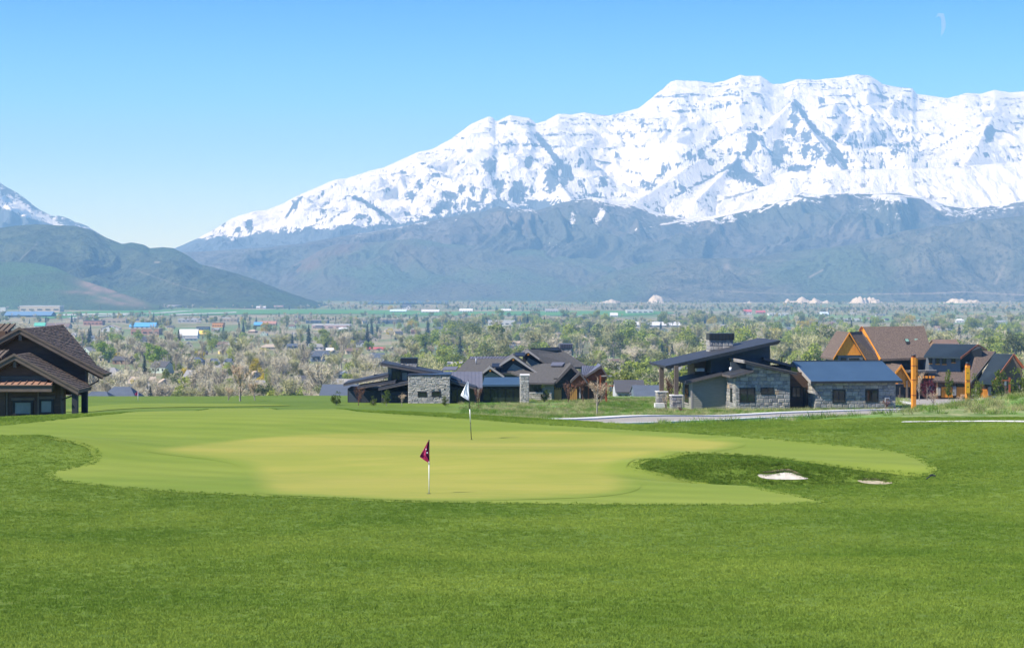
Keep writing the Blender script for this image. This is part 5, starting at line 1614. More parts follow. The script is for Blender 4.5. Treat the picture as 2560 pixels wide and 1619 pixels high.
    for x, y in ((1850, 1020), (1960, 1020)):
        a = fr.q(R5(x, y), -1.8)
        MB().box((a.x - .12, -1.9, ZB), (a.x + .12, -1.66, Rr.z + .3)).build('timber_post', m_brownt, rt)
    # balcony with lit wooden balusters
    a, b = fr.q(R6(388, 830), -0.6), fr.q(R6(742, 716), -0.6)
    bal = MB().box((a.x, -0.6, b.z - .28), (b.x, 2.0, b.z)).build('balcony', m_fascia, rt)
    for i in range(7):
        c = fr.q(R6(430 + i * 46, 800), -0.62)
        MB().box((c.x - .14, -0.63, c.z - .16), (c.x + .14, -0.5, c.z + .16)).build('baluster', m_wood, bal)
    MB().box((a.x, -0.66, b.z + .01), (b.x, -0.45, b.z + .10)).build('rail', m_trim_pale, bal)
    MB().box((a.x, 1.2, ZB), (b.x, 2.4, b.z - .35)).build('wall', m_brown, rt)
    # dark metal wing
    e0, e1 = fr.q(R6(578, 528), 0.2), fr.q(R6(1056, 540), 0.2)
    r0, r1 = fr.q(R6(700, 362), 5.6), fr.q(R6(1282, 372), 5.6)
    MB().slab([e0, e1, r1, r0], 0.2).build('metal_roof', m_seam, rt)
    seams(rt, e0, e1, r0, r1, 27, m_seam, 0.06, 0.05)
    b1 = fr.q(R6(1400, 442), 9.0)
    MB().slab([r0 - Vx((0, 0, .004)), r1 - Vx((0, 0, .004)), b1, (r0.x + 1.0, 9.0, b1.z)], 0.2).build('metal_roof', m_seam, rt)
    MB().bar(e1 + Vx((.06, 0, -.1)), r1 + Vx((.06, 0, -.1)), 0.1, 0.3).build('barge_board', m_redwood, rt)
    MB().bar(b1 + Vx((.06, 0, -.1)), r1 + Vx((.06, 0, -.1)), 0.1, 0.3).build('barge_board', m_redwood, rt)
    u0, u1 = fr.u(R6(640, 600), 0.9), fr.u(R6(1055, 600), 0.9)
    zt = fr.uz(R6(800, 548), 0.9)[1]
    MB().box((u0, 0.9, ZB), (u1, 8, zt)).build('wall', m_bluesid, rt)
    lap_boards(rt, u0, u1, fr.uz(R6(800, 720), 0.9)[1], zt - .1, 0.898, m_bluesid, 'v', 0.22)
    MB().prism([(u1 + .01, ZB), (fr.u(R6(1285, 700), 5), ZB), (fr.u(R6(1270, 400), 5), fr.uz(R6(1270, 400), 5)[1]), (u1 + .01, zt)], 3.0, 8.5).build('wall', m_dark, rt)
    for x0, x1, y1 in ((650, 680, 615), (735, 778, 622), (820, 866, 625), (945, 985, 602)):
        wdw = window(fr, R6(x0, 552), R6(x1, y1), 0.82, mull=0)
        MB().box((wdw[0] - .08, 0.72, wdw[2] - .14), (wdw[1] + .08, 0.86, wdw[2] - .055)).build('window_sill', m_wood, rt)
    # lower brown roofs over the garage
    P = [fr.q(R6(690, 842), -1.6), fr.q(R6(1100, 858), -1.6), fr.q(R6(1100, 698), 1.6), fr.q(R6(800, 700), 1.6)]
    MB().slab(P, 0.22).build('roof_plane', br, rt)
    P = [fr.q(R6(1092, 862), -1.7), fr.q(R6(1190, 872), -1.7), fr.q(R6(1512, 462), 4.2), fr.q(R6(1290, 450), 4.2), fr.q(R6(1090, 700), 1.0)]
    MB().slab(P, 0.24).build('roof_plane', br, rt)
    MB().bar(P[1] + Vx((.05, 0, -.1)), P[2] + Vx((.05, 0, -.1)), 0.12, 0.34).build('barge_board', m_fascia, rt)
    e0, e1 = fr.q(R6(1290, 868), -2.0), fr.q(R6(1472, 880), -2.0)
    r0, r1 = fr.q(R6(1500, 492), 3.2), fr.q(R6(1752, 498), 3.2)
    MB().slab([e0, e1, r1, r0], 0.2).build('metal_roof', m_seam, rt)
    seams(rt, e0, e1, r0, r1, 13, m_seam, 0.06, 0.05)
    MB().bar(e1 + Vx((.07, 0, -.1)), r1 + Vx((.07, 0, -.1)), 0.12, 0.34).build('barge_board', m_redwood, rt)
    b1 = fr.q(R6(1884, 672), 3.0)
    MB().slab([r1 - Vx((0, 0, .004)), b1, (b1.x - .3, 7.5, b1.z), (r0.x + .6, 7.5, r0.z - .6)], 0.2).build('metal_roof', m_seam, rt)
    MB().bar(b1 + Vx((.0, -.1, -.1)), r1 + Vx((.0, -.1, -.1)), 0.12, 0.34).build('barge_board', m_redwood, rt)
    gp = [fr.uz(R6(*p), 2.6) for p in ((1740, 520), (1500, 860), (1500, 1042), (1868, 1042), (1868, 700))]
    MB().prism(gp, 2.6, 7).build('wall', m_tanwall, rt)
    u0, u1 = fr.u(R6(760, 900), -0.9), fr.u(R6(1480, 900), -0.9)
    MB().box((u0, -0.9, ZB), (u1, 4, fr.uz(R6(900, 850), -0.9)[1])).build('garage_wall', m_brown, rt)
    for p0, p1 in (((805, 928), (958, 1036)), ((1005, 928), (1122, 1032)), ((1297, 960), (1456, 1044))):
        a, b = fr.q(R6(*p0), -1.0), fr.q(R6(*p1), -1.0)
        d = MB().box((a.x, -1.0, b.z - .3), (b.x, -.904, a.z)).build('garage_door', m_wood, rt)
        n = 6
        for k in range(n):
            x0 = a.x + (b.x - a.x) * k / n
            MB().box((x0 + .03, -1.04, b.z - .3), (x0 + (b.x - a.x) / n - .03, -1.003, a.z - .02)).build('door_board', m_wood, d)
    for (x0, x1) in ((1010, 1095), (1375, 1430)):
        w = window(fr, R6(x0, 888), R6(x1, 930), -0.96, mull=4, bars=1, fw=0.04)
    for x0, x1, y0 in ((755, 795, 935), (960, 1002, 920), (1218, 1258, 965), (1425, 1460, 930)):
        box_px(fr, R6(x0, y0), R6(x1, 1042), -1.3, -.9, 'stone_pier', m_stone[1] if y0 > 925 else m_stone[0])


brown_house()


# ------------------------------------------------------------------ dark brown lodge at the left edge
def R1(x, y): return (x / 5.4386, 780 + y / 5.4386)


def lodge():
    fr = Frame('brown_lodge', *R1(830, 1390), 110, 0.0)
    rt = fr.root
    tag(rt, 'dark brown timber lodge with two nested gables and corner posts', 'house')
    ZB = -1.2

    def big_gable(apex, rf, v0, length, tag_, th, wallbottom, wall_u, over):
        A = fr.q(apex, v0); Rr = fr.q(rf, v0)
        L = Vector((2 * A.x - Rr.x, v0, Rr.z))
        v1 = v0 + length
        MB().slab([A, Rr, (Rr.x, v1, Rr.z), (A.x, v1, A.z)], th).build('roof_plane', m_shbrown, rt)
        MB().slab([A - Vector((0, 0, .003)), L, (L.x, v1, L.z), (A.x, v1, A.z - .003)], th).build('roof_plane', m_shbrown, rt)
        for P in (L, Rr):
            MB().prism([(A.x, A.z + .05), (A.x, A.z - .30), (P.x, P.z - .27), (P.x, P.z + .05)], v0 - .08, v0 - .004).build('barge_board', m_brownt, rt)
            MB().prism([(A.x, A.z + .09), (A.x, A.z - .06), (P.x + (0.06 if P.x > A.x else -.06), P.z - .05), (P.x + (0.06 if P.x > A.x else -.06), P.z + .09)], v0 - .14, v0 - .084).build('barge_trim', m_brownt, rt)
            MB().prism([(A.x, A.z - .30), (A.x, A.z - .40), (P.x * .97 + A.x * .03, P.z - .33), (P.x * .97 + A.x * .03, P.z - .25)], v0 + .1, v0 + .6).build('soffit_beam', m_brown, rt)
        s = (A.z - Rr.z) / (Rr.x - A.x)
        zt = lambda u: A.z - th - abs(u - A.x) * s
        u0 = 2 * A.x - wall_u
        MB().prism([(u0, wallbottom), (wall_u, wallbottom), (wall_u, zt(wall_u)), (A.x, zt(A.x)), (u0, zt(u0))], v0 + over, v0 + over + .3).build('gable_wall', m_brown, rt)
        lap_boards(rt, u0, wall_u - .12, wallbottom, A.z, v0 + over - .002, m_brown, 'v', 0.24, zt)
        MB().box((wall_u - .12, v0 + over - .06, wallbottom), (wall_u + .02, v0 + over + .1, zt(wall_u) - .02)).build('corner_board', m_brownt, rt)
        MB().box((A.x - .09, v0 + .05, A.z - .72), (A.x + .09, v0 + over + .02, A.z - .36)).build('ridge_beam_end', m_brownt, rt)
        # shingle courses: single overlapping rows, real steps
        n = int(((Rr.x - A.x) ** 2 + (A.z - Rr.z) ** 2) ** .5 / 0.15)
        mb = MB()
        r = random.Random(len(apex) + int(v0 * 10))
        for side in (1,):
            for i in range(n):
                t0, t1 = i / n, (i + 1) / n
                y = v0 + 0.02 - r.uniform(0, .3)
                while y < v1:
                    w = r.uniform(.22, .42)
                    a, b = max(y, v0 + .01), min(y + w - .012, v1)
                    y += w
                    if b - a < .04: continue
                    lift = r.uniform(.022, .05)
                    e = (Rr.x - A.x) * side
                    q = [(A.x + e * t0, a, A.z + (Rr.z - A.z) * t0 + .006), (A.x + e * t0, b, A.z + (Rr.z - A.z) * t0 + .006),
                         (A.x + e * t1 + .01, b, A.z + (Rr.z - A.z) * t1 + lift), (A.x + e * t1 + .01, a, A.z + (Rr.z - A.z) * t1 + lift)]
                    d = [(p[0], p[1], p[2] - lift) for p in q]
                    mb.add(q + d, [(0, 3, 2, 1), (2, 3, 7, 6), (0, 4, 7, 3), (1, 2, 6, 5)])
        tag(mb.build('shingles', m_shbrown, rt), kind='stuff')
        if tag_ == 'rear':          # the roof running on behind, ending in a hip
            ce = 0.80
            C = Vector((A.x + (Rr.x - A.x) * ce, 0, A.z + (Rr.z - A.z) * ce))
            ve, vr = v1 + .75, v0 + 10.8
            lim = lambda t: vr + (ve - vr) * t / ce
            MB().slab([(A.x, v1, A.z - .02), (A.x, vr, A.z - .02), (C.x, ve, C.z - .02), (C.x, v1, C.z - .02)], th).build('roof_plane', m_shbrown, rt)
            MB().slab([(A.x, v1, A.z - .03), (A.x, vr, A.z - .03), (2 * A.x - C.x, vr + 3, C.z - .03), (2 * A.x - C.x, v1, C.z - .03)], th).build('roof_plane', m_shbrown, rt)
            MB().slab([(A.x, vr, A.z - .04), (C.x - .05, ve, C.z - .04), (A.x - .5, vr + 1.5, C.z - .6)], th).build('roof_plane', m_shbrown, rt)
            MB().box((2 * A.x - C.x + .5, v1, 0), (A.x + 1.2, v1 + 1.0, C.z - .2)).box((2 * A.x - C.x + .5, v1 + 1, 0), (A.x - .3, vr, C.z - .2)).build('wall', m_brown, rt)
            mb2 = MB()
            n2 = int(n * ce)
            for i in range(n2):
                t0, t1 = ce * i / n2, ce * (i + 1) / n2
                y = v1 - r.uniform(0, .3)
                while y < lim(t1):
                    w = r.uniform(.24, .5)
                    a, b = max(y, v1), min(y + w - .012, lim(t1))
                    y += w
                    if b - a < .04: continue
                    lift = r.uniform(.012, .055)
                    e = Rr.x - A.x
                    q = [(A.x + e * t0, a, A.z + (Rr.z - A.z) * t0 - .016), (A.x + e * t0, b, A.z + (Rr.z - A.z) * t0 - .016),
                         (A.x + e * t1 + .01, b, A.z + (Rr.z - A.z) * t1 - .02 + lift), (A.x + e * t1 + .01, a, A.z + (Rr.z - A.z) * t1 - .02 + lift)]
                    d = [(p[0], p[1], p[2] - lift) for p in q]
                    mb2.add(q + d, [(0, 3, 2, 1), (2, 3, 7, 6), (0, 4, 7, 3), (1, 2, 6, 5)])
            tag(mb2.build('shingles', m_shbrown, rt), kind='stuff')
        return A, Rr
    A, Rr = big_gable(R1(270, 222), R1(1405, 838), 3.2, 1.7, 'rear', .2, 0.9, fr.u(R1(1185, 900), 3.9), .7)
    B, Sr = big_gable(R1(198, 580), R1(1068, 1062), 0.0, 3.4, 'front', .18, fr.uz(R1(0, 900), .6)[1], fr.u(R1(835, 1200), .6), .6)
    # gutter end and downpipes
    MB().box((Rr.x - .02, 3.2, Rr.z - .1), (Rr.x + .14, 4.9, Rr.z + .02)).build('gutter', m_brownt, rt)
    MB().tube([fr.q(R1(1345, 890), 3.4), fr.q(R1(1338, 930), 3.4), fr.q(R1(1180, 1018), 3.9)], .045, 8).build('downpipe', m_cap, rt)
    MB().tube([fr.q(R1(972, 1142), .4), fr.q(R1(838, 1190), .55)], .04, 8).build('downpipe', m_cap, rt)
    # shiny ridge caps
    for (p, q, v) in (((-300, 158), (212, 158), 4.3), ((-300, 517), (122, 517), 1.0)):
        a, b = fr.q(R1(*p), v + .9), fr.q(R1(*q), v + .9)
        c, d = fr.q(R1(q[0] - 100, q[1] + 95), v), fr.q(R1(p[0] - 100, p[1] + 95), v)
        MB().slab([d, c, b, a], .1).build('ridge_metal', m_brownt, rt)
        MB().box((a.x - 1, v - .3, d.z - .8), (c.x - .1, v + 1.2, d.z - .02)).build('dormer_wall', m_brown, rt)
        seams(rt, d, c, a, b, 7, m_brownt, .05, .05)
    # porch posts and beams
    wl_, wr_ = fr.u(R1(-200, 1200), .6), fr.u(R1(835, 1200), .6)
    for x0, x1, v in ((975, 1050, .25), (1105, 1180, 3.3)):
        a, b = fr.q(R1(x0, 1000), v), fr.q(R1(x1, 1000), v)
        top = Sr.z - .12 if v < 1 else 1.15
        MB().box((a.x, v, ZB), (b.x, v + .34, top)).build('porch_post', m_dark, rt)
    a, b = fr.q(R1(700, 975), 3.5), fr.q(R1(1190, 1050), 3.5)
    MB().box((a.x, 3.5, b.z + .1), (b.x, 3.86, a.z)).build('porch_beam', m_brown, rt)
    # ground floor wall with windows and the copper awning
    MB().box((wl_, .9, ZB), (wr_, 1.7, fr.uz(R1(0, 905), .6)[1])).build('wall', m_brown, rt)
    a = fr.q(R1(0, 960), .88)
    lap_boards(rt, wl_, wr_ - .1, -.4, fr.uz(R1(0, 980), .6)[1], .898, m_brown, 'v', .24, None, [(fr.u(R1(160, 1200), .9), fr.u(R1(460, 1200), .9), -.2, 1.1), (fr.u(R1(525, 1200), .9), fr.u(R1(730, 1200), .9), -.2, 1.1)])
    MB().box((wr_ - .1, .84, ZB), (wr_ + .03, 1.0, fr.uz(R1(0, 1000), .6)[1])).build('corner_board', m_brownt, rt)
    box_px(fr, R1(-100, 868), R1(650, 962), .5, .9, 'header_beam', m_cap)
    f0, f1 = fr.q(R1(40, 1082), -.25), fr.q(R1(700, 995), -.25)
    MB().box((fr.u(R1(-120, 1082), -.25), -.25, f0.z), (f1.x, .55, f1.z)).build('awning_fascia', m_brownt, rt)
    MB().slab([(fr.u(R1(-120, 1000), -.3), -.34, f1.z + .05), (f1.x + .05, -.34, f1.z + .05), (f1.x - .05, .85, f1.z + .26), (fr.u(R1(-120, 1000), -.3), .85, f1.z + .26)], .045).build('awning_roof', m_copper, rt)
    seams(rt, (fr.u(R1(-30, 1000), -.3), -.34, f1.z + .05), (f1.x, -.34, f1.z + .05), (fr.u(R1(-30, 1000), -.3), .85, f1.z + .26), (f1.x - .05, .85, f1.z + .26), 8, m_copper, .05, .04)
    for (p0, p1) in (((188, 1212), (436, 1396)), ((545, 1192), (716, 1374))):
        window(fr, R1(*p0), R1(*p1), .84, mull=0, glass=m_glass_sky)
        q0, q1 = fr.q(R1(p0[0] - 40, p0[1] - 50), .8), fr.q(R1(p1[0] + 35, p0[1] - 12), .8)
        MB().box((q0.x, .80, q1.z), (q1.x, .896, q0.z)).build('window_head', m_brownt, rt)
    for x in (92, 520):
        c = fr.q(R1(x, 1240), .78)
        MB().box((c.x - .05, .78, ZB), (c.x + .05, .896, f0.z - .01)).build('trim_board', m_brownt, rt)
    MB().box((fr.u(R1(-100, 1200), .8), .77, ZB), (fr.u(R1(75, 1200), .8), .89, f0.z - .01)).build('trim_board', m_brown, rt)


lodge()
# ------------------------------------------------------------------ houses and halls of the town
def _flat(name, c, k=.85, rough=.8): return M(name, c, tuple(x * k for x in c), scale=.6, rough=rough)


WALL = {'cream': _flat('wall_cream', (.56, .49, .36)), 'tan': _flat('wall_tan', (.47, .39, .28)), 'white': _flat('wall_white', (.62, .61, .58)), 'grey': _flat('wall_grey', (.40, .41, .41)), 'brown': _flat('wall_brown', (.22, .14, .09)),
        'brick': _flat('wall_brick', (.42, .22, .15)), 'slate': _flat('wall_slate', (.12, .15, .18)), 'orange': _flat('wall_orange', (.72, .32, .10)), 'sage': _flat('wall_sage', (.42, .50, .42)), 'yellow': _flat('wall_yellow', (.78, .60, .22)), 'pink': _flat('wall_pink', (.62, .44, .38))}
ROOF = {'charcoal': _flat('roof_charcoal', (.075, .075, .080)), 'brown': _flat('roof_brown', (.17, .115, .088)), 'grey': _flat('roof_grey', (.26, .255, .25)), 'slate': _flat('roof_slate', (.085, .105, .135)), 'red': _flat('roof_red', (.44, .11, .11)), 'green': _flat('roof_green', (.10, .42, .30)),
        'blue': _flat('roof_blue', (.10, .33, .62)), 'white': _flat('roof_white', (.58, .58, .57)), 'tan': _flat('roof_tan', (.42, .34, .26)), 'paleblue': _flat('roof_paleblue', (.50, .62, .74)), 'yellow': _flat('roof_yellow', (.85, .55, .10)), 'darkblue': _flat('roof_darkblue', (.12, .22, .36)), 'brick': _flat('roof_brick', (.38, .20, .14))}
m_trimw = _flat('trim_white', (.78, .77, .74))


def _gx(mb, x0, x1, y0, y1, ze, zr, th=.045, o=.03):
    ym = (y0 + y1) / 2
    mb.slab([(x0 - o, y0 - o, ze), (x1 + o, y0 - o, ze), (x1 + o, ym, zr), (x0 - o, ym, zr)], th)
    mb.slab([(x0 - o, y1 + o, ze), (x1 + o, y1 + o, ze), (x1 + o, ym, zr), (x0 - o, ym, zr)], th * .98)


def _gy(mb, x0, x1, y0, y1, ze, zr, th=.045, o=.03):
    xm = (x0 + x1) / 2
    mb.slab([(x0 - o, y0 - o, ze), (xm, y0 - o, zr), (xm, y1, zr), (x0 - o, y1, ze)], th)
    mb.slab([(x1 + o, y0 - o, ze), (xm, y0 - o, zr), (xm, y1, zr), (x1 + o, y1, ze)], th * .98)


def _wgx(mb, x0, x1, y0, y1, ze, zr):      # walls with end gables
    ym = (y0 + y1) / 2
    v = [(x0, y0, -.25), (x0, y1, -.25), (x0, y1, ze), (x0, ym, zr), (x0, y0, ze)]
    w = [(x1, p[1], p[2]) for p in v]
    mb.add(v + w, [(0, 1, 2, 3, 4), (9, 8, 7, 6, 5), (0, 4, 9, 5), (1, 6, 7, 2), (4, 3, 8, 9), (2, 7, 8, 3)])


def _wgy(mb, x0, x1, y0, y1, ze, zr):
    xm = (x0 + x1) / 2
    mb.prism([(x0, -.25), (x1, -.25), (x1, ze), (xm, zr), (x0, ze)], y0, y1)


def house_shapes():
    S = {}
    a, b = MB(), MB(); _wgx(a, -.47, .47, -.46, .46, .52, .93); _gx(b, -.47, .47, -.46, .46, .52, 1.0)
    S['gx'] = (a, b, [(-.30, .2), (.02, .2), (.30, .2)], None)
    a, b = MB(), MB(); _wgy(a, -.45, .45, -.47, .47, .50, .93); _gy(b, -.45, .45, -.47, .47, .50, 1.0)
    S['gy'] = (a, b, [(-.22, .2), (.22, .2), (0, .55)], (-.48, -.42, .45))
    a, b = MB(), MB(); _wgx(a, -.47, .47, -.30, .47, .52, .93); _gx(b, -.47, .47, -.30, .47, .52, 1.0)
    _wgy(a, -.02, .42, -.47, -.28, .46, .78); _gy(b, -.02, .42, -.47, .05, .46, .84)
    S['cross'] = (a, b, [(-.34, .2, -.305), (-.14, .2, -.305), (.20, .2)], None)
    a, b = MB(), MB(); a.box((-.46, -.46, -.25), (.46, .46, .5))
    b.add([(-.5, -.5, .5), (.5, -.5, .5), (.5, .5, .5), (-.5, .5, .5), (-.22, 0, 1), (.22, 0, 1)], [(0, 1, 5, 4), (1, 2, 5), (2, 3, 4, 5), (3, 0, 4), (3, 2, 1, 0)])
    S['hip'] = (a, b, [(-.3, .18), (0, .18), (.3, .18)], None)
    a, b = MB(), MB(); _wgx(a, -.47, .47, -.26, .47, .60, .93); _gx(b, -.47, .47, -.26, .47, .60, 1.0)
    _wgy(a, -.42, -.04, -.47, -.25, .62, .90); _gy(b, -.42, -.04, -.47, .08, .62, .95)
    _wgy(a, .10, .40, -.40, -.25, .36, .60); _gy(b, .10, .40, -.40, -.05, .36, .66)
    S['duo'] = (a, b, [(-.32, .15), (-.14, .15), (-.23, .48), (.25, .12, -.405)], None)
    a, b = MB(), MB(); a.box((-.49, -.49, -.25), (.49, .49, .92)); b.box((-.5, -.5, .92), (.5, .5, 1.0))
    S['flat'] = (a, b, [(-.4 + i * .2, .3) for i in range(5)], None)
    a, b = MB(), MB(); _wgx(a, -.48, .48, -.48, .48, .35, .93); _gx(b, -.48, .48, -.48, .48, .35, 1.0, .05, .02)
    S['hall'] = (a, b, [(-.36 + i * .18, .1) for i in range(5)], None)
    out = {}
    for k, (a, b, wins, _) in S.items():
        wm = MB().box((-.5, -1, 0), (.5, 1, 1)).mesh('window', m_glass)
        out[k] = (a.mesh('wall', WALL['cream']), b.mesh('roof', ROOF['grey']), wins, wm)
    return out


SHAPES = house_shapes()
HCOUNT = {}
HROWS = []


def obj_mat(o, m):
    o.material_slots[0].link = 'OBJECT'; o.material_slots[0].material = m


def town_house(px, py, wpx, hpx, shape, wall, roof, yaw=0.0, label=None, y=None, depth=None, far=False, name='house', cat='house'):
    yy = valley_y(py) if y is None else y
    x = (px - HX) / F * yy
    z = float(ground(x, yy))
    w, h = wpx / F * yy, hpx / F * yy
    d = depth or max(min(w * .85, 16), 7)
    o = empty(name, (x, yy + d / 2, z), yaw)
    o.scale = (w, d, h)
    wa, ro, wins, wm = SHAPES[shape]
    a = link_mesh('wall', wa, o); obj_mat(a, WALL[wall])
    b = link_mesh('roof', ro, o); obj_mat(b, ROOF[roof])
    for q in wins:
        c = link_mesh('window', wm, o)
        yv = -.475 if len(q) < 3 else q[2]
        if shape == 'hip': yv = -.465
        if shape in ('flat', 'hall'): yv = -.492
        c.location = (q[0], yv, q[1]); c.scale = (.085 if shape != 'flat' else .12, .012, .17)
    NAMED.append((px, py)); HBOX.append((px, py, wpx))
    tag(o, label, cat)
    HROWS.append([o, px, py, roof, wall, shape, label])
    return o


def V2(x, y): return (400 + x / 4.013, 740 + y / 4.013)
def V3(x, y): return (900 + x / 3.648, 730 + y / 3.648)


for (x, y, w, h, sh, wa, ro, yaw) in [
        (280, 515, 90, 60, 'gy', 'cream', 'grey', .2), (580, 525, 190, 60, 'cross', 'cream', 'brown', .15), (640, 580, 130, 55, 'gy', 'yellow', 'tan', .3), (340, 700, 190, 85, 'hip', 'slate', 'slate', .0), (600, 712, 220, 85, 'cross', 'grey', 'slate', -.1),
        (680, 790, 130, 90, 'gx', 'brick', 'brown', .1), (950, 830, 120, 70, 'gy', 'cream', 'tan', .4), (650, 1010, 200, 50, 'gx', 'white', 'charcoal', .0), (930, 1010, 190, 100, 'duo', 'white', 'grey', .1), (1110, 1035, 90, 50, 'gy', 'cream', 'tan', .3),
        (30, 930, 140, 90, 'gy', 'cream', 'tan', .3), (60, 1035, 150, 110, 'duo', 'white', 'charcoal', -.1), (1290, 610, 70, 34, 'gy', 'cream', 'tan', .3), (1090, 545, 170, 55, 'hip', 'tan', 'tan', .1), (1320, 530, 110, 50, 'gx', 'slate', 'slate', .2),
        (1560, 545, 160, 62, 'gx', 'white', 'grey', .1), (1600, 650, 200, 110, 'cross', 'slate', 'slate', .2), (1730, 600, 120, 60, 'gy', 'cream', 'tan', .3), (1930, 590, 150, 60, 'cross', 'tan', 'brown', .2), (2160, 560, 190, 40, 'cross', 'cream', 'red', .0),
        (2175, 655, 150, 95, 'gx', 'white', 'slate', .05), (2330, 560, 80, 45, 'gy', 'tan', 'tan', .2), (1555, 790, 90, 50, 'gy', 'cream', 'grey', .4), (1785, 835, 100, 75, 'hip', 'slate', 'slate', .2), (1560, 850, 80, 50, 'gy', 'cream', 'tan', .2),
        (1545, 920, 70, 34, 'gy', 'cream', 'tan', .1), (2165, 705, 90, 40, 'gy', 'cream', 'grey', .3), (1990, 605, 90, 45, 'gy', 'tan', 'brown', .3), (1700, 560, 80, 36, 'hall', 'white', 'white', .1), (880, 520, 80, 24, 'gy', 'cream', 'grey', .1),
        (1860, 660, 90, 40, 'gy', 'cream', 'tan', .2), (1905, 740, 80, 40, 'gy', 'white', 'grey', .3), (1850, 795, 60, 30, 'gy', 'white', 'white', .2), (420, 590, 110, 40, 'gx', 'brown', 'charcoal', .1), (300, 440, 130, 40, 'gx', 'white', 'grey', .2), (1000, 905, 120, 50, 'gx', 'grey', 'grey', .2)]:
    town_house(*V2(x, y), w / 4.013, h / 4.013, sh, wa, ro, yaw)
for (x, y, w, h, sh, wa, ro, yaw) in [
        (400, 600, 130, 75, 'gy', 'tan', 'tan', .2), (455, 540, 110, 60, 'gy', 'sage', 'grey', .2), (660, 548, 70, 45, 'gx', 'sage', 'green', .0), (290, 550, 80, 45, 'gy', 'tan', 'tan', .2), (600, 640, 130, 80, 'gx', 'tan', 'tan', .2), (715, 365, 70, 45, 'gx', 'grey', 'slate', .1), (505, 385, 80, 40, 'flat', 'brick', 'tan', 0), (480, 590, 70, 30, 'gx', 'slate', 'slate', .3),
        (2320, 640, 140, 34, 'gx', 'tan', 'brown', .1), (2270, 690, 60, 30, 'gy', 'cream', 'tan', .1), (1800, 480, 60, 20, 'gx', 'white', 'white', 0)]:
    town_house(*V3(x, y), w / 3.648, h / 3.648, sh, wa, ro, yaw)
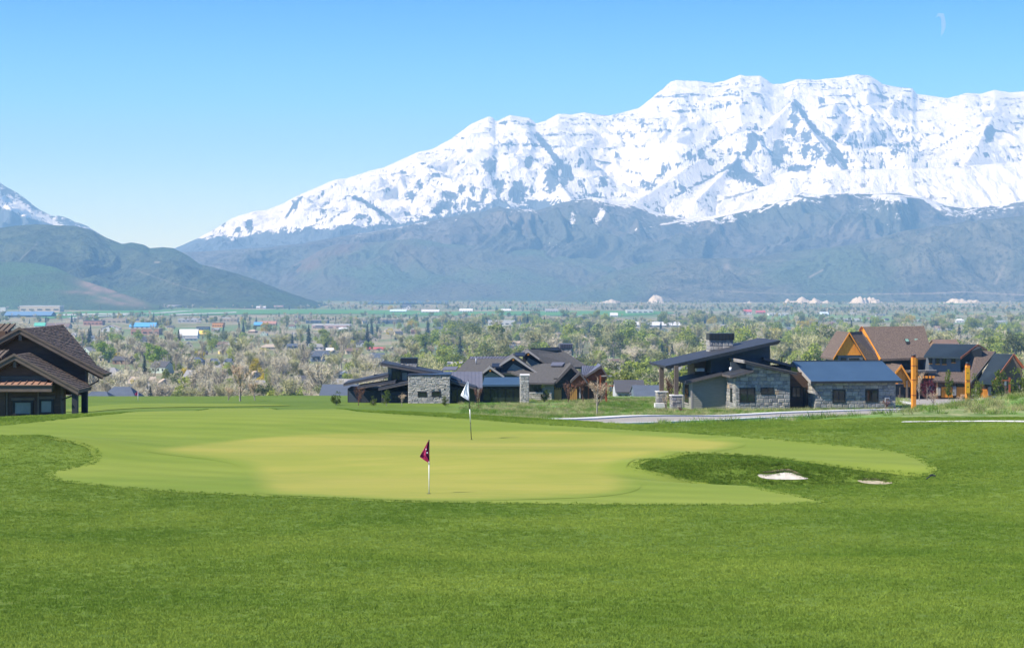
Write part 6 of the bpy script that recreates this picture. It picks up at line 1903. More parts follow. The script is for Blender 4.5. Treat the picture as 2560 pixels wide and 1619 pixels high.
# bigger halls and blocks farther out: px0, px1, top row, base row
for (x0, x1, y0, y1, sh, wa, ro, lab, nm) in [
        (10, 128, 779, 793, 'hall', 'slate', 'darkblue', 'long warehouse with deep blue roof just above the lodge ridge', 'warehouse'), (48, 150, 765, 780, 'flat', 'cream', 'white', 'row of cream flat roofed blocks behind the blue warehouse', 'apartment_block'), (0, 14, 768, 788, 'flat', 'white', 'white', 'white block at the photo edge beside the blue warehouse', 'apartment_block'),
        (112, 172, 807, 821, 'hall', 'tan', 'brown', 'low hall with broad brown roof right of the lodge roof cap', 'hall'), (208, 256, 800, 812, 'flat', 'brick', 'charcoal', 'red brick flat roofed shop in the town', 'shop'), (255, 315, 797, 808, 'flat', 'tan', 'tan', 'long tan shop block beside the red brick shop', 'shop'),
        (322, 388, 806, 821, 'hall', 'paleblue' if False else 'white', 'blue', 'hall with bright blue roof in the town', 'hall'), (250, 300, 810, 828, 'gy', 'white', 'tan', 'white gabled hall left of the bright blue roof', 'hall'), (326, 398, 822, 838, 'flat', 'brick', 'tan', 'brick block below the bright blue roof', 'shop'),
        (84, 112, 806, 822, 'gx', 'white', 'green', 'white shed with a green roof near the lodge ridge', 'shed'),
        (546, 583, 755, 768, 'flat', 'tan', 'tan', 'tan cube shaped building at the foot of the dark hill', 'warehouse'), (488, 514, 757, 766, 'flat', 'white', 'white', 'white block left of the tan cube building', 'warehouse'), (418, 486, 762, 769, 'flat', 'white', 'tan', 'long pale shed row beside the quarry foot', 'warehouse'),
        (332, 356, 763, 770, 'hall', 'white', 'green', 'small teal roofed shed by the quarry foot', 'shed'), (490, 522, 817, 827, 'flat', 'slate', 'charcoal', 'dark flat building above the yellow roof', 'shop'), (446, 494, 822, 846, 'hall', 'white', 'white', 'big pale roofed hall beside the yellow roof', 'hall'), (478, 520, 826, 840, 'hall', 'white', 'yellow', 'building with an orange yellow roof in the town', 'hall'),
        (444, 496, 797, 807, 'flat', 'grey', 'white', 'white roofed block above the dark flat building', 'shop'), (548, 593, 795, 806, 'flat', 'tan', 'white', 'long white roofed store right of the conifers row', 'shop'), (530, 560, 806, 818, 'flat', 'orange', 'brown', 'orange walled shop in the middle of town', 'shop'), (634, 656, 805, 816, 'hall', 'slate', 'blue', 'small blue roofed building between brick roofs', 'shop'),
        (650, 690, 803, 813, 'hall', 'brick', 'brick', 'brick red low roofed store', 'shop'), (764, 820, 799, 808, 'flat', 'slate', 'tan', 'long dark fronted store behind the tallest spruce', 'shop'), (778, 874, 812, 822, 'flat', 'pink', 'white', 'long pinkish shopping row right of the tallest spruce', 'shop'), (846, 873, 818, 826, 'gx', 'white', 'white', 'white roofed pavilion in front of the pinkish row', 'pavilion'),
        (942, 1000, 797, 808, 'flat', 'slate', 'tan', 'long dark fronted store left of the golden willow', 'shop'), (1220, 1288, 801, 813, 'flat', 'white', 'white', 'long white store above the gabled roof', 'shop'), (1148, 1182, 771, 780, 'hall', 'white', 'white', 'white hall at the far edge of the fields', 'hall'), (1053, 1098, 774, 782, 'hall', 'white', 'white', 'long white shed left of the white hall by the fields', 'shed'),
        (974, 1016, 773, 780, 'hall', 'white', 'paleblue', 'pale shed by the fields under the reddish spur', 'shed'), (1004, 1028, 760, 774, 'cross', 'white', 'slate', 'large dark roofed farmhouse beyond the fields', 'farmhouse'), (1362, 1396, 771, 780, 'hall', 'white', 'grey', 'pale barn beyond the green field behind the gables', 'barn'), (1252, 1278, 772, 779, 'hall', 'white', 'white', 'small white sheds in the far dark tree row', 'shed'),
        (1590, 1702, 806, 818, 'hall', 'white', 'white', 'very long white roofed hall above the left end of the shed roof', 'hall'), (1525, 1545, 781, 791, 'hall', 'white', 'white', 'small white barn in the field right of the gables', 'barn'), (1566, 1634, 774, 783, 'flat', 'white', 'white', 'row of white sheds beyond the very long white hall', 'shed'), (1858, 1880, 774, 786, 'gx', 'white', 'red', 'barn with red roof beyond the golden willow', 'barn'),
        (1890, 1914, 776, 784, 'gx', 'brick', 'red', 'second red roofed barn, right of the first', 'barn'), (1922, 1972, 782, 789, 'flat', 'white', 'white', 'long white shed right of the red barns', 'shed'), (2050, 2072, 780, 788, 'hall', 'white', 'paleblue', 'pale shed above the orange gable', 'shed'), (2080, 2154, 797, 804, 'flat', 'white', 'white', 'long white glasshouse row behind the brown roof ridge', 'shed'),
        (2390, 2412, 796, 806, 'hip', 'white', 'white', 'white dome like tank building above the tallest spruce', 'tank'), (2414, 2458, 819, 829, 'flat', 'white', 'white', 'white block right of the tall spruces', 'shop'), (2286, 2320, 799, 804, 'flat', 'white', 'white', 'thin white shed behind the brown roof corner', 'shed'), (2490, 2516, 800, 806, 'flat', 'white', 'grey', 'thin white shed near the photo edge', 'shed'),
        (2190, 2214, 784, 790, 'hall', 'white', 'slate', 'dark roofed barn above the brown ridge', 'barn'), (2120, 2142, 782, 787, 'flat', 'white', 'white', 'tiny white shed left of the dark roofed barn', 'shed'), (684, 708, 763, 771, 'flat', 'pink', 'tan', 'pinkish house at the field edge below the dark hill', 'house'), (640, 664, 765, 772, 'gx', 'white', 'white', 'small white farm shed left of the pinkish house', 'shed')]:
    town_house((x0 + x1) / 2, y1, x1 - x0, y1 - y0, sh, wa, ro, 0.0, lab, depth=min((x1 - x0) / F * valley_y(y1) * .7, 60), name=nm, cat=nm.replace('_', ' '))
# ordinary houses filling the streets
rh = random.Random(41)
n = 0
while n < 92:
    px = rh.uniform(150, 2560); py = 1004 - 208 * rh.random() ** .62
    if px > 1000 and rh.random() < .45: continue
    if any(abs(px - a) < 26 and abs(py - b) < 8 for a, b in NAMED): continue
    y = valley_y(py)
    w = rh.uniform(10, 16) / y * F; h = rh.uniform(5.5, 8) / y * F
    town_house(px, py, w, h, rh.choice(['gx', 'gx', 'gy', 'cross', 'hip', 'duo']), rh.choice(['cream', 'tan', 'white', 'grey', 'cream', 'brown', 'sage']), rh.choice(['grey', 'brown', 'charcoal', 'slate', 'tan', 'grey', 'charcoal']), rh.uniform(-.5, .5))
    n += 1
ORD = ['leftmost', 'second', 'third', 'fourth', 'fifth', 'sixth', 'seventh', 'eighth', 'ninth', 'tenth', 'eleventh', 'twelfth']
SH = {'gx': 'house', 'gy': 'gable fronted house', 'cross': 'house with a side gable', 'hip': 'hip roofed house', 'duo': 'house with two front gables', 'flat': 'flat roofed house', 'hall': 'low house'}
gr = {}
for row in HROWS:
    if row[6] is None:
        bnd = 'below the fairway' if row[2] > 930 else 'amid the bare trees' if row[2] > 868 else 'toward the town'
        gr.setdefault('%s roofed %s %s %s' % (row[3], row[4], SH[row[5]], bnd), []).append(row)
for k, rows in gr.items():
    rows.sort(key=lambda q: q[1])
    for i, q in enumerate(rows):
        q[0]['label'] = k if len(rows) == 1 else k + (', leftmost such' if i == 0 else ', %s such from left' % ORD[min(i, 11)])
        q[0]['group'] = 'houses of the valley town'
# ------------------------------------------------------------------ trees
m_bark = M('grey_bark', (0.30, 0.27, 0.22), (0.19, 0.17, 0.14), scale=3, rough=0.9, rand=0.15)
m_twig = M('pale_twigs', (0.63, 0.565, 0.39), (0.48, 0.43, 0.30), scale=0.3, rough=0.9, rand=0.22, spec=0.1)
m_twig_y = M('budding_twigs', (0.46, 0.45, 0.22), (0.34, 0.33, 0.16), scale=0.3, rough=0.9, rand=0.2, spec=0.1)
m_twig_r = M('red_brown_twigs', (0.17, 0.095, 0.065), (0.11, 0.06, 0.045), scale=1, rough=0.9, rand=0.2, spec=0.1)
m_leaf = leaf_mat('spring_leaves', (0.345, 0.405, 0.080), (0.215, 0.265, 0.055), 0.24)
m_leaf_b = leaf_mat('bright_willow_leaves', (0.31, 0.43, 0.045), (0.20, 0.29, 0.030), 0.12)
m_leaf_o = leaf_mat('olive_leaves', (0.205, 0.235, 0.090), (0.130, 0.155, 0.060), 0.24)
m_leaf_y = leaf_mat('golden_willow_leaves', (0.62, 0.50, 0.05), (0.44, 0.36, 0.035), 0.12)
m_needle = leaf_mat('spruce_needles', (0.040, 0.070, 0.055), (0.020, 0.038, 0.030), 0.3, 0.1)


def _tri(v, f, c, s, r, flat=0.0):
    a = Vector((r.gauss(0, 1), r.gauss(0, 1), r.gauss(0, 1) * (1 - flat))).normalized()
    b = a.orthogonal().normalized()
    b.rotate(Matrix.Rotation(r.uniform(0, 6.28), 3, a))
    d = a.cross(b)
    n = len(v)
    v += [c + b * s, c - b * s * .5 + d * s * .8, c - b * s * .6 - d * s * .75]
    f.append((n, n + 1, n + 2))


def bare_tree(seed, wide=0.32, twigs=640, upright=0.6, tw=0.0040):
    """unit height. returns trunk MB and crown MB"""
    r = random.Random(seed)
    tr, cr = MB(), MB()
    h0 = r.uniform(.12, .22)
    lean = Vector((r.uniform(-.04, .04), r.uniform(-.04, .04), 0))
    tr.tube([(0, 0, -.03), lean * .4 + Vector((0, 0, h0)), lean + Vector((0, 0, .55)), lean * 1.3 + Vector((0, 0, .93))], [.022, .017, .010, .002], 6, False)
    tips = []
    for i in range(11):
        z = r.uniform(h0, .62)
        a = r.uniform(0, 6.28)
        ln = r.uniform(.6, 1.0) * (.9 - z) * .95
        out = Vector((math.cos(a), math.sin(a), 0)) * wide * r.uniform(.45, 1.0) * (1 - max(0, z - .4))
        p0 = lean * z + Vector((0, 0, z))
        p1 = p0 + out * .55 + Vector((0, 0, ln * .45)); p2 = p0 + out + Vector((0, 0, ln))
        tr.tube([p0, p1, p2], [.009, .006, .002], 4, False)
        tips += [(p0, p1), (p1, p2), (p1, p2)]
    tips.append((lean + Vector((0, 0, .5)), lean * 1.3 + Vector((0, 0, .97))))
    for k in range(twigs):
        a, b = r.choice(tips)
        p = a.lerp(b, r.uniform(.1, 1.0))
        d = Vector((r.gauss(0, .6), r.gauss(0, .6), r.gauss(upright, .4))).normalized()
        ln = r.uniform(.05, .15)
        q = p + d * ln
        s = d.orthogonal().normalized(); s.rotate(Matrix.Rotation(r.uniform(0, 6.28), 3, d)); s *= tw
        n = len(cr.v)
        cr.v += [tuple(p - s), tuple(p + s), tuple(q + s * .4)]
        cr.f.append((n, n + 1, n + 2)); cr.sm.append(False)
        # side twiglet
        p2 = p.lerp(q, .5); d2 = (d + Vector((r.gauss(0, .7), r.gauss(0, .7), r.gauss(.2, .4)))).normalized()
        q2 = p2 + d2 * ln * .7
        n = len(cr.v)
        cr.v += [tuple(p2 - s * .8), tuple(p2 + s * .8), tuple(q2)]
        cr.f.append((n, n + 1, n + 2)); cr.sm.append(False)
    return tr, cr


def leafy_tree(seed, wide=0.42, n=1500, size=0.034, base=.16, droop=0.0, lobes=15):
    r = random.Random(seed)
    tr = MB()
    tr.tube([(0, 0, -.03), (r.uniform(-.01, .01), 0, base + .1), (r.uniform(-.03, .03), r.uniform(-.03, .03), .6)], [.03, .022, .006], 6, False)
    L = []
    for i in range(lobes):
        a = r.uniform(0, 6.28); z = r.uniform(base + .12, .9)
        rr = wide * (1 - ((z - .5) / .55) ** 2) ** .5 * r.uniform(.2, .85) if abs(z - .5) < .55 else .05
        c = Vector((math.cos(a) * rr, math.sin(a) * rr, z))
        L.append((c, r.uniform(.10, .20)))
        if i < 7: tr.tube([(0, 0, max(base, z * .5)), c * .5 + Vector((0, 0, z * .3)), c], [.012, .008, .003], 4, False)
    v, f = [], []
    for k in range(n):
        c, s = r.choice(L)
        d = Vector((r.gauss(0, 1), r.gauss(0, 1), r.gauss(0, .8))).normalized() * s * r.random() ** .35
        p = c + d
        if droop: p.z -= droop * r.random() * (1 - p.z) * .8 * (p.x * p.x + p.y * p.y) ** .5 / wide
        if p.z < base * .5: continue
        _tri(v, f, p, size * r.uniform(.6, 1.3), r)
    cr = MB(); cr.add(v, f)
    return tr, cr


def conifer(seed, wide=.21, n=1500):
    r = random.Random(seed)
    tr = MB(); tr.tube([(0, 0, -.03), (0, 0, .95)], [.022, .003], 6, False)
    v, f = [], []
    tiers = 26
    for t in range(tiers):
        z = .05 + .93 * t / tiers
        rad = wide * (1 - z) ** .85 * r.uniform(.8, 1.12) + .008
        nb = max(5, int(15 * (1 - z) + 4))
        for b in range(nb):
            a = r.uniform(0, 6.28)
            rl = rad * r.uniform(.7, 1.15)
            for k in range(4):
                u = (k + r.random()) / 4
                p = Vector((math.cos(a) * rl * u, math.sin(a) * rl * u, z + .02 - .055 * u * u + r.uniform(-.01, .01)))
                _tri(v, f, p, .026 * (1.15 - .5 * z) * (1.1 - .4 * u), r, .55)
    cr = MB(); cr.add(v, f)
    return tr, cr


PROTO = {}


def protos(kind, k, fn, tm, cm):
    PROTO[kind] = []
    for i in range(k):
        tr, cr = fn(i)
        t = tr.mesh(kind + '_trunk', tm, False); c = cr.mesh(kind + '_crown', cm, False)
        j = MB(); j.v = list(tr.v); j.f = list(tr.f); j.sm = list(tr.sm)
        n = len(tr.f)
        j.add(cr.v, cr.f)
        me = j.mesh(kind, [tm, cm], False)
        idx = np.zeros(len(me.polygons), np.int32); idx[n:] = 1
        me.polygons.foreach_set('material_index', idx)
        PROTO[kind].append((t, c, me))


protos('bare', 5, lambda i: bare_tree(100 + i, wide=[.26, .34, .22, .40, .30][i], upright=[.8, .5, 1.0, .4, .6][i]), m_bark, m_twig)
protos('budding', 4, lambda i: bare_tree(150 + i, wide=[.32, .40, .28, .36][i], twigs=760, tw=.0058), m_bark, m_twig_y)
protos('leafy', 4, lambda i: leafy_tree(200 + i, wide=[.42, .5, .36, .46][i]), m_bark, m_leaf)
protos('bright', 3, lambda i: leafy_tree(230 + i, wide=[.6, .55, .66][i], droop=.5, n=2100, lobes=22), m_bark, m_leaf_b)
protos('olive', 4, lambda i: leafy_tree(260 + i, wide=[.46, .40, .52, .38][i], n=1200, size=.03), m_bark, m_leaf_o)
protos('golden', 2, lambda i: leafy_tree(290 + i, wide=[.60, .56][i], droop=.6, n=1900, lobes=20), m_bark, m_leaf_y)
protos('spruce', 3, lambda i: conifer(300 + i, wide=[.21, .17, .26][i]), m_bark, m_needle)

WORD = {'bare': ('bare_tree', 'bare tree', 'bare tan tree'), 'budding': ('budding_tree', 'tree', 'budding olive tree'), 'leafy': ('leafy_tree', 'tree', 'fresh green tree'), 'bright': ('willow_tree', 'willow', 'bright lime green spreading tree'),
        'olive': ('olive_green_tree', 'tree', 'dull olive tree'), 'golden': ('golden_willow', 'willow', 'golden yellow tree'), 'spruce': ('spruce_tree', 'spruce', 'dark spruce')}


def place_tree(kind, loc, h, label=None, parts=False, rz=None, group=None, widen=1.0, var=None):
    i = RNG.randrange(len(PROTO[kind])) if var is None else var
    t, c, me = PROTO[kind][i]
    rz = RNG.uniform(0, 6.28) if rz is None else rz
    nm = WORD[kind][0]
    if parts:
        o = empty(nm, loc, rz)
        link_mesh('trunk', t, o); link_mesh('crown', c, o)
    else:
        o = link_mesh(nm, me)
        o.location = loc; o.rotation_euler = (0, 0, rz)
    o.scale = (h * widen, h * widen, h)
    return tag(o, label, WORD[kind][1], group)


ZN = [(120, 'above lodge ridge'), (330, 'beyond the lodge eaves'), (460, 'right of the lodge'), (600, 'left of the lone sapling'), (730, 'right of the lone sapling'), (880, 'left of the dark house'), (1010, 'above the stepped roofs'), (1180, 'above the ledgestone box'), (1340, 'above the three gables'), (1500, 'above the gabled house'), (1640, 'left of the stone house'), (1800, 'around the stone chimney'), (1960, 'right of the stone chimney'), (2090, 'left of the orange gable'), (2330, 'above the steep brown roof'), (9999, 'above the metal roofs')]


def zone(px): return next(n for a, n in ZN if px < a)


def band(y): return 'slope foot' if y < 1000 else 'by nearer houses' if y < 1350 else 'amid the houses' if y < 1900 else 'in mid valley' if y < 3000 else 'by the town'


def pick(py, px, r):
    """which kind of tree the photograph shows in that part of the valley"""
    if py > 900 and px < 1000:
        w = dict(bare=.58, budding=.18, leafy=.09, olive=.09, golden=.025, spruce=.035)
    elif py > 862 and px < 1000:
        w = dict(bare=.38, budding=.16, leafy=.24, olive=.12, golden=.035, spruce=.065)
    elif px < 1000:
        w = dict(bare=.30, budding=.14, leafy=.20, olive=.18, golden=.05, spruce=.13)
    elif py > 850:
        w = dict(bare=.24, budding=.20, leafy=.34, olive=.14, golden=.03, spruce=.06)
    else:
        w = dict(bare=.16, budding=.18, leafy=.34, olive=.16, golden=.04, spruce=.12)
    x = r.random() * sum(w.values())
    for k, q in w.items():
        x -= q
        if x < 0: return k
    return 'bare'


def tree_loc(px, py):
    v = valley(px, py)
    return (v.x, v.y, v.z - .1)




def named(kind, px, pybase, pytop, label, widen=1.0, var=None, y=None):
    v = valley(px, pybase) if y is None else Vector(((px - HX) / F * y, y, float(ground((px - HX) / F * y, y))))
    h = (HY + (CZ - v.z) * F / v.y - pytop) / F * v.y
    place_tree(kind, (v.x, v.y, v.z - .1), h, label, True, widen=widen, var=var)
    NAMED.append((px, pybase))
    if kind != 'bare': HBOX.append((px, pybase, (pybase - pytop) * (.5 if kind == 'spruce' else 1.1)))


# the trees one would point at
named('spruce', 1150, 898, 838, 'tall dark spruce standing behind the metal roof of the gabled house', 1.15, 2)
named('spruce', 1070, 838, 800, 'dark full spruce above the ledgestone chimney', 1.35, 2)
named('spruce', 772, 864, 810, 'tallest dark spruce near the town blocks', 1.15, 0)
named('spruce', 815, 876, 846, 'small dark spruce just below the tallest spruce of the town', 1.3, 2)
named('spruce', 222, 870, 820, 'dark spruce pair member beside the lodge roof, the broader one', 1.4, 2)
named('spruce', 248, 866, 822, 'dark spruce touching the broader spruce beside the lodge roof', 1.2, 0)
named('spruce', 1655, 890, 852, 'dark spruce left of the stone chimney', 1.2, 0)
named('spruce', 1668, 893, 866, 'short dark spruce leaning in beside the spruce left of the stone chimney', 1.4, 2)
named('spruce', 1865, 850, 809, 'narrow dark spruce between stone chimney and golden willow', .9, 1)
named('spruce', 1977, 895, 855, 'broad dark spruce right of the high shed roof', 1.3, 2)
named('spruce', 2398, 860, 808, 'tall dark spruce above the metal wing of the brown house', 1.1, 0)
named('spruce', 2365, 862, 822, 'dark spruce beside the tallest spruce above the metal wing', 1.3, 2)
named('spruce', 2418, 868, 836, 'squat dark spruce right of the tallest spruce above the metal wing', 1.6, 2)
named('spruce', 2534, 865, 830, 'dark spruce with a rusty top near the photo edge', 1.2, 2)
named('spruce', 2550, 874, 848, 'small dark spruce at the very edge beside the rusty topped one', 1.2, 2)
named('golden', 1938, 858, 818, 'large golden yellow willow right of the stone chimney', 1.1, 0)
named('golden', 1780, 812, 789, 'golden willow far out above the high shed roof', 1.2, 1)
named('golden', 2008, 828, 800, 'golden willow just left of the orange gable', 1.2, 0)
named('golden', 1030, 822, 799, 'golden willow above the ledgestone chimney, left of the full spruce', 1.2, 1)
named('golden', 975, 838, 820, 'low golden willow left of the dark house chimney', 1.3, 0)
named('golden', 345, 990, 945, 'golden bush like willow below the lodge eaves', 1.0, 0)
named('golden', 648, 964, 940, 'small bright golden willow beside the bare sapling', 1.0, 1)
named('golden', 735, 1004, 968, 'golden willow low behind the lawn crest', 1.0, 0)
named('golden', 2275, 812, 786, 'golden tree far behind the big brown roof', 1.3, 1)
named('bright', 258, 908, 852, 'wide lime green tree beside the lodge roof ridge', 1.15, 0)
named('bright', 388, 912, 855, 'wider lime green tree, second from the lodge', 1.15, 2)
named('leafy', 290, 865, 828, 'fresh green tree behind the two lime green trees', 1.3, 1)
named('leafy', 345, 862, 830, 'yellow green tree between the two lime green crowns', 1.1, 0)
named('olive', 560, 860, 823, 'broad olive green tree below the yellow roofed lot', 1.5, 2)
named('leafy', 534, 922, 898, 'round green tree among the slate roofs', 1.3, 1)
named('leafy', 572, 976, 942, 'yellow green tree left of the bare sapling', 1.0, 0)
named('bare', 312, 935, 868, 'tall bare grey tree right under the lime green trees', 1.0, 3)
named('bare', 440, 940, 872, 'tall bare upright tree right of the lime green trees', 1.0, 0)
named('budding', 250, 945, 895, 'bare silvery tree beside the lodge gutter', 1.1, 1)
named('leafy', 1035, 868, 834, 'green tree above the ledgestone box', 1.3, 1)
named('leafy', 2180, 784, 772, 'far green tree above the brown roof ridge', 2.0, 1)

pts = {k: [] for k in PROTO}
r_ = random.Random(77)
cand = []
for k in range(90000):
    px = r_.uniform(-260, 2820); y = 560 * (4600 / 560) ** (r_.random() ** .75)
    x = (px - HX) / F * y
    g = float(fbm(np.array(x / 260.), np.array(y / 420.), 90, 3))
    py = HY + (CZ - np.interp(y, _TY2, _TD2)) * F / y
    dens = .68 + 2.0 * g
    if px < 700 and py < 852: dens -= .42
    if px < 1000 and py < 815: dens -= .3
    if 1000 < px < 2100 and 805 < py < 890: dens += .45
    if px < 1000 and py > 900: dens += .25
    if r_.random() > dens: continue
    if any(abs(px - a) < 16 and 0 < py - b < 9 for a, b in NAMED): continue
    if any(abs(px - a) < w * .66 + 6 and -2 < py - b < 40 for a, b, w in HBOX) and r_.random() < .93: continue
    cand.append((px, y, py))
cand = cand[:12000]
cand.sort(key=lambda c: c[1])
zs = ground(np.array([(c[0] - HX) / F * c[1] for c in cand]), np.array([c[1] for c in cand]))
count = {k: 0 for k in PROTO}
LIMIT = dict(bare=240, budding=120, leafy=150, olive=110, golden=24, spruce=110, bright=10)
for (px, y, py), z in zip(cand, zs):
    kd = pick(py, px, r_)
    h = {'bare': r_.triangular(7, 23, 14), 'budding': r_.triangular(7, 20, 12), 'leafy': r_.triangular(6, 18, 11), 'olive': r_.triangular(6, 18, 11), 'golden': r_.uniform(7, 12), 'spruce': r_.triangular(7, 22, 12), 'bright': 10}[kd]
    x = (px - HX) / F * y
    h *= float(np.interp(y, [800, 1000, 1250, 1700], [.62, .74, .92, 1.05]))
    if r_.random() < .12: h *= 1.45
    if px > 1000 and kd in ('leafy', 'olive', 'budding'): h *= 1.25
    if 170 < px < 470 and 900 < y < 1480: h *= .7
    vis = -30 < px < 2590 and (y > 800 or (HY + (CZ - z - h) * F / y) < 985)
    if vis and count[kd] < LIMIT[kd]:
        count[kd] += 1
        lab = '%s %s %s, %s' % ('low' if h < 9 else 'smallish' if h < 11 else 'middling' if h < 13 else 'tall' if h < 15.5 else 'towering', WORD[kd][2], zone(px), band(y))
        place_tree(kd, (x, y, z - .1), h, lab, y < 1150, group='%ss of the valley' % WORD[kd][2])
    elif vis or y < 1200 or r_.random() < .5:
        pts[kd].append((x, y, z - .1, h))
from collections import defaultdict
OR20 = ['leftmost', 'second', 'third', 'fourth', 'fifth', 'sixth', 'seventh', 'eighth', 'ninth', 'tenth', 'eleventh', 'twelfth']
same = defaultdict(list)
for o in bpy.data.objects:
    if o.get('group', '').endswith('of the valley') and o.parent is None:
        same[o['label']].append(o)
for lab, lst in same.items():
    if 1 < len(lst) <= 12:
        lst.sort(key=lambda o: o.location.x / o.location.y)
        for i, o in enumerate(lst):
            o['label'] = lab + (', leftmost' if i == 0 else ', %s from left' % OR20[i])
# the far flats: scrub, hedges and tree rows toward the hills
for k in range(5200):
    px = r_.uniform(-200, 2760); y = r_.uniform(4200, 8900)
    x = (px - HX) / F * y
    py = HY + (CZ - np.interp(y, _TY2, _TD2)) * F / y
    if 110 < px < 1650 and 776 < py < 792: continue
    g = float(fbm(np.array(x / 700.), np.array(y / 500.), 93, 3))
    if r_.random() > .5 + 1.6 * g: continue
    kd = r_.choices(['bare', 'budding', 'olive', 'spruce', 'leafy', 'golden'], [.36, .2, .2, .11, .11, .02])[0]
    pts[kd].append((x, y, float(ground(x, y)) - .3, r_.triangular(7, 20, 11)))
for px0, px1, py, kd, n in ((900, 1500, 772, 'bare', 160), (560, 900, 768, 'bare', 60), (1180, 1420, 775, 'spruce', 40), (1380, 1900, 768, 'budding', 140), (1500, 2560, 771, 'bare', 220), (40, 160, 768, 'budding', 40), (1480, 2560, 776, 'olive', 160)):
    for k in range(n):
        v = valley(r_.uniform(px0, px1), py + r_.uniform(-2.5, 2.5))
        pts[kd].append((v.x, v.y, v.z - .3, r_.uniform(9, 16)))


def scatter(name, P, source, label, cat, kind='stuff', tilt=0.0):
    """one object of many instances"""
    n = len(P)
    me = bpy.data.meshes.new(name)
    me.vertices.add(n)
    A = np.array(P, np.float32)
    me.vertices.foreach_set('co', A[:, :3].reshape(-1))
    rg = np.random.default_rng(3)
    a = me.attributes.new('scl', 'FLOAT', 'POINT'); a.data.foreach_set('value', A[:, 3].copy())
    rot = np.zeros((n, 3), np.float32); rot[:, 2] = rg.uniform(0, 6.28, n)
    if tilt: rot[:, :2] = rg.normal(0, tilt, (n, 2))
    b = me.attributes.new('rot', 'FLOAT_VECTOR', 'POINT'); b.data.foreach_set('vector', rot.reshape(-1))
    me.update()
    o = bpy.data.objects.new(name, me)
    COL.objects.link(o)
    ng = bpy.data.node_groups.new(name, 'GeometryNodeTree')
    ng.interface.new_socket('Geometry', in_out='INPUT', socket_type='NodeSocketGeometry')
    ng.interface.new_socket('Geometry', in_out='OUTPUT', socket_type='NodeSocketGeometry')
    N, K = ng.nodes, ng.links
    gi, go = N.new('NodeGroupInput'), N.new('NodeGroupOutput')
    io = N.new('GeometryNodeInstanceOnPoints'); oi = N.new('GeometryNodeObjectInfo')
    oi.inputs['Object'].default_value = source
    oi.inputs['As Instance'].default_value = True
    s1 = N.new('GeometryNodeInputNamedAttribute'); s1.data_type = 'FLOAT'; s1.inputs['Name'].default_value = 'scl'
    s2 = N.new('GeometryNodeInputNamedAttribute'); s2.data_type = 'FLOAT_VECTOR'; s2.inputs['Name'].default_value = 'rot'
    er_ = N.new('FunctionNodeEulerToRotation')
    K.new(gi.outputs[0], io.inputs['Points']); K.new(oi.outputs['Geometry'], io.inputs['Instance'])
    K.new(s1.outputs[0], io.inputs['Scale']); K.new(s2.outputs[0], er_.inputs[0]); K.new(er_.outputs[0], io.inputs['Rotation'])
    K.new(io.outputs[0], go.inputs[0])
    md = o.modifiers.new('scatter', 'NODES'); md.node_group = ng
    return tag(o, label, cat, kind=kind)


for kd, P in pts.items():
    if not P: continue
    for i in range(len(PROTO[kd])):
        src = bpy.data.objects.new(kd + '_source', PROTO[kd][i][2])
        sub = P[i::len(PROTO[kd])]
        if sub:
            scatter('distant_woods', sub, src, 'distant mass of %ss over the valley floor' % WORD[kd][2], 'woods')
# ------------------------------------------------------------------ flagsticks
m_flag_r = M('maroon_cloth', (0.34, 0.018, 0.085), (0.23, 0.012, 0.055), scale=12, rough=0.7)
m_flag_w = M('white_cloth', (0.80, 0.82, 0.86), (0.70, 0.72, 0.78), scale=10, rough=0.7)
m_pole_w = M('white_pole_paint', (0.82, 0.81, 0.78), rough=0.4)
m_pole_k = M('black_pole_paint', (0.022, 0.022, 0.024), rough=0.4)
m_cup = M('dark_cup', (0.01, 0.01, 0.01), rough=0.9)


def cloth(mat, top, hgt, wid, seed, parent):
    """drooping flag: hangs from the pole, folded, lower corner pulled out; local to the stick"""
    r = random.Random(seed)
    nu, nv = 16, 26
    P = np.zeros((nv, nu, 3))
    for j in range(nv):
        t = j / (nv - 1)
        spread = wid * (0.14 + 1.0 * min(1, t / .72)) if t < .72 else wid * (1.14 - (t - .72) / .28 * 1.02)
        for i in range(nu):
            s = i / (nu - 1)
            x = -s * spread + (.012 if t > .7 else 0)
            zz = top - hgt * t - s * s * .02 + (0 if t < .72 else 0)
            yv = .045 * math.sin(s * 9.0 + t * 4 + seed) * s ** .5 * (.4 + t) + .02 * math.sin(s * 17 + t * 7)
            P[j, i] = (x, yv, zz)
    o = grid_mesh('flag_cloth', P, mat)
    o.parent = parent
    s = o.modifiers.new('thick', 'SOLIDIFY'); s.thickness = .004
    return o


def flagstick(px, py, label, hpole, flag, hf, wf, rad, bands, marks=0, lean=0.0, y0=12.0):
    p = hit(px, py, y0)
    p.z += .02
    o = empty('golf_flagstick', p)
    o.rotation_euler = (0, lean, 0)
    tag(o, label, 'golf flag', 'flagsticks')
    n = len(bands)
    z = -.05
    for k, (z1, m) in enumerate(bands):
        MB().tube([(0, 0, z), (0, 0, z1 * hpole)], rad, 10).build('pole_band', m, o)
        z = z1 * hpole + .0005
    c = cloth(flag, hpole - .005, hf, wf, 3 + marks, o)
    MB().tube([(0, 0, hpole - .002), (0, 0, hpole + .03)], rad * 1.4, 10).build('pole_cap', m_pole_k, o)
    MB().tube([(0, 0, -.02), (0, 0, .006)], .075, 16).build('hole_cup', m_cup, o)
    for k in range(marks):
        MB().box((-.10 - .02 * k + .05 * k, -.07, hpole - hf * (.42 + .17 * k)), (-.075 + .04 * k, -.066, hpole - hf * (.36 + .17 * k))).build('flag_print', m_flag_w, o)
    return o


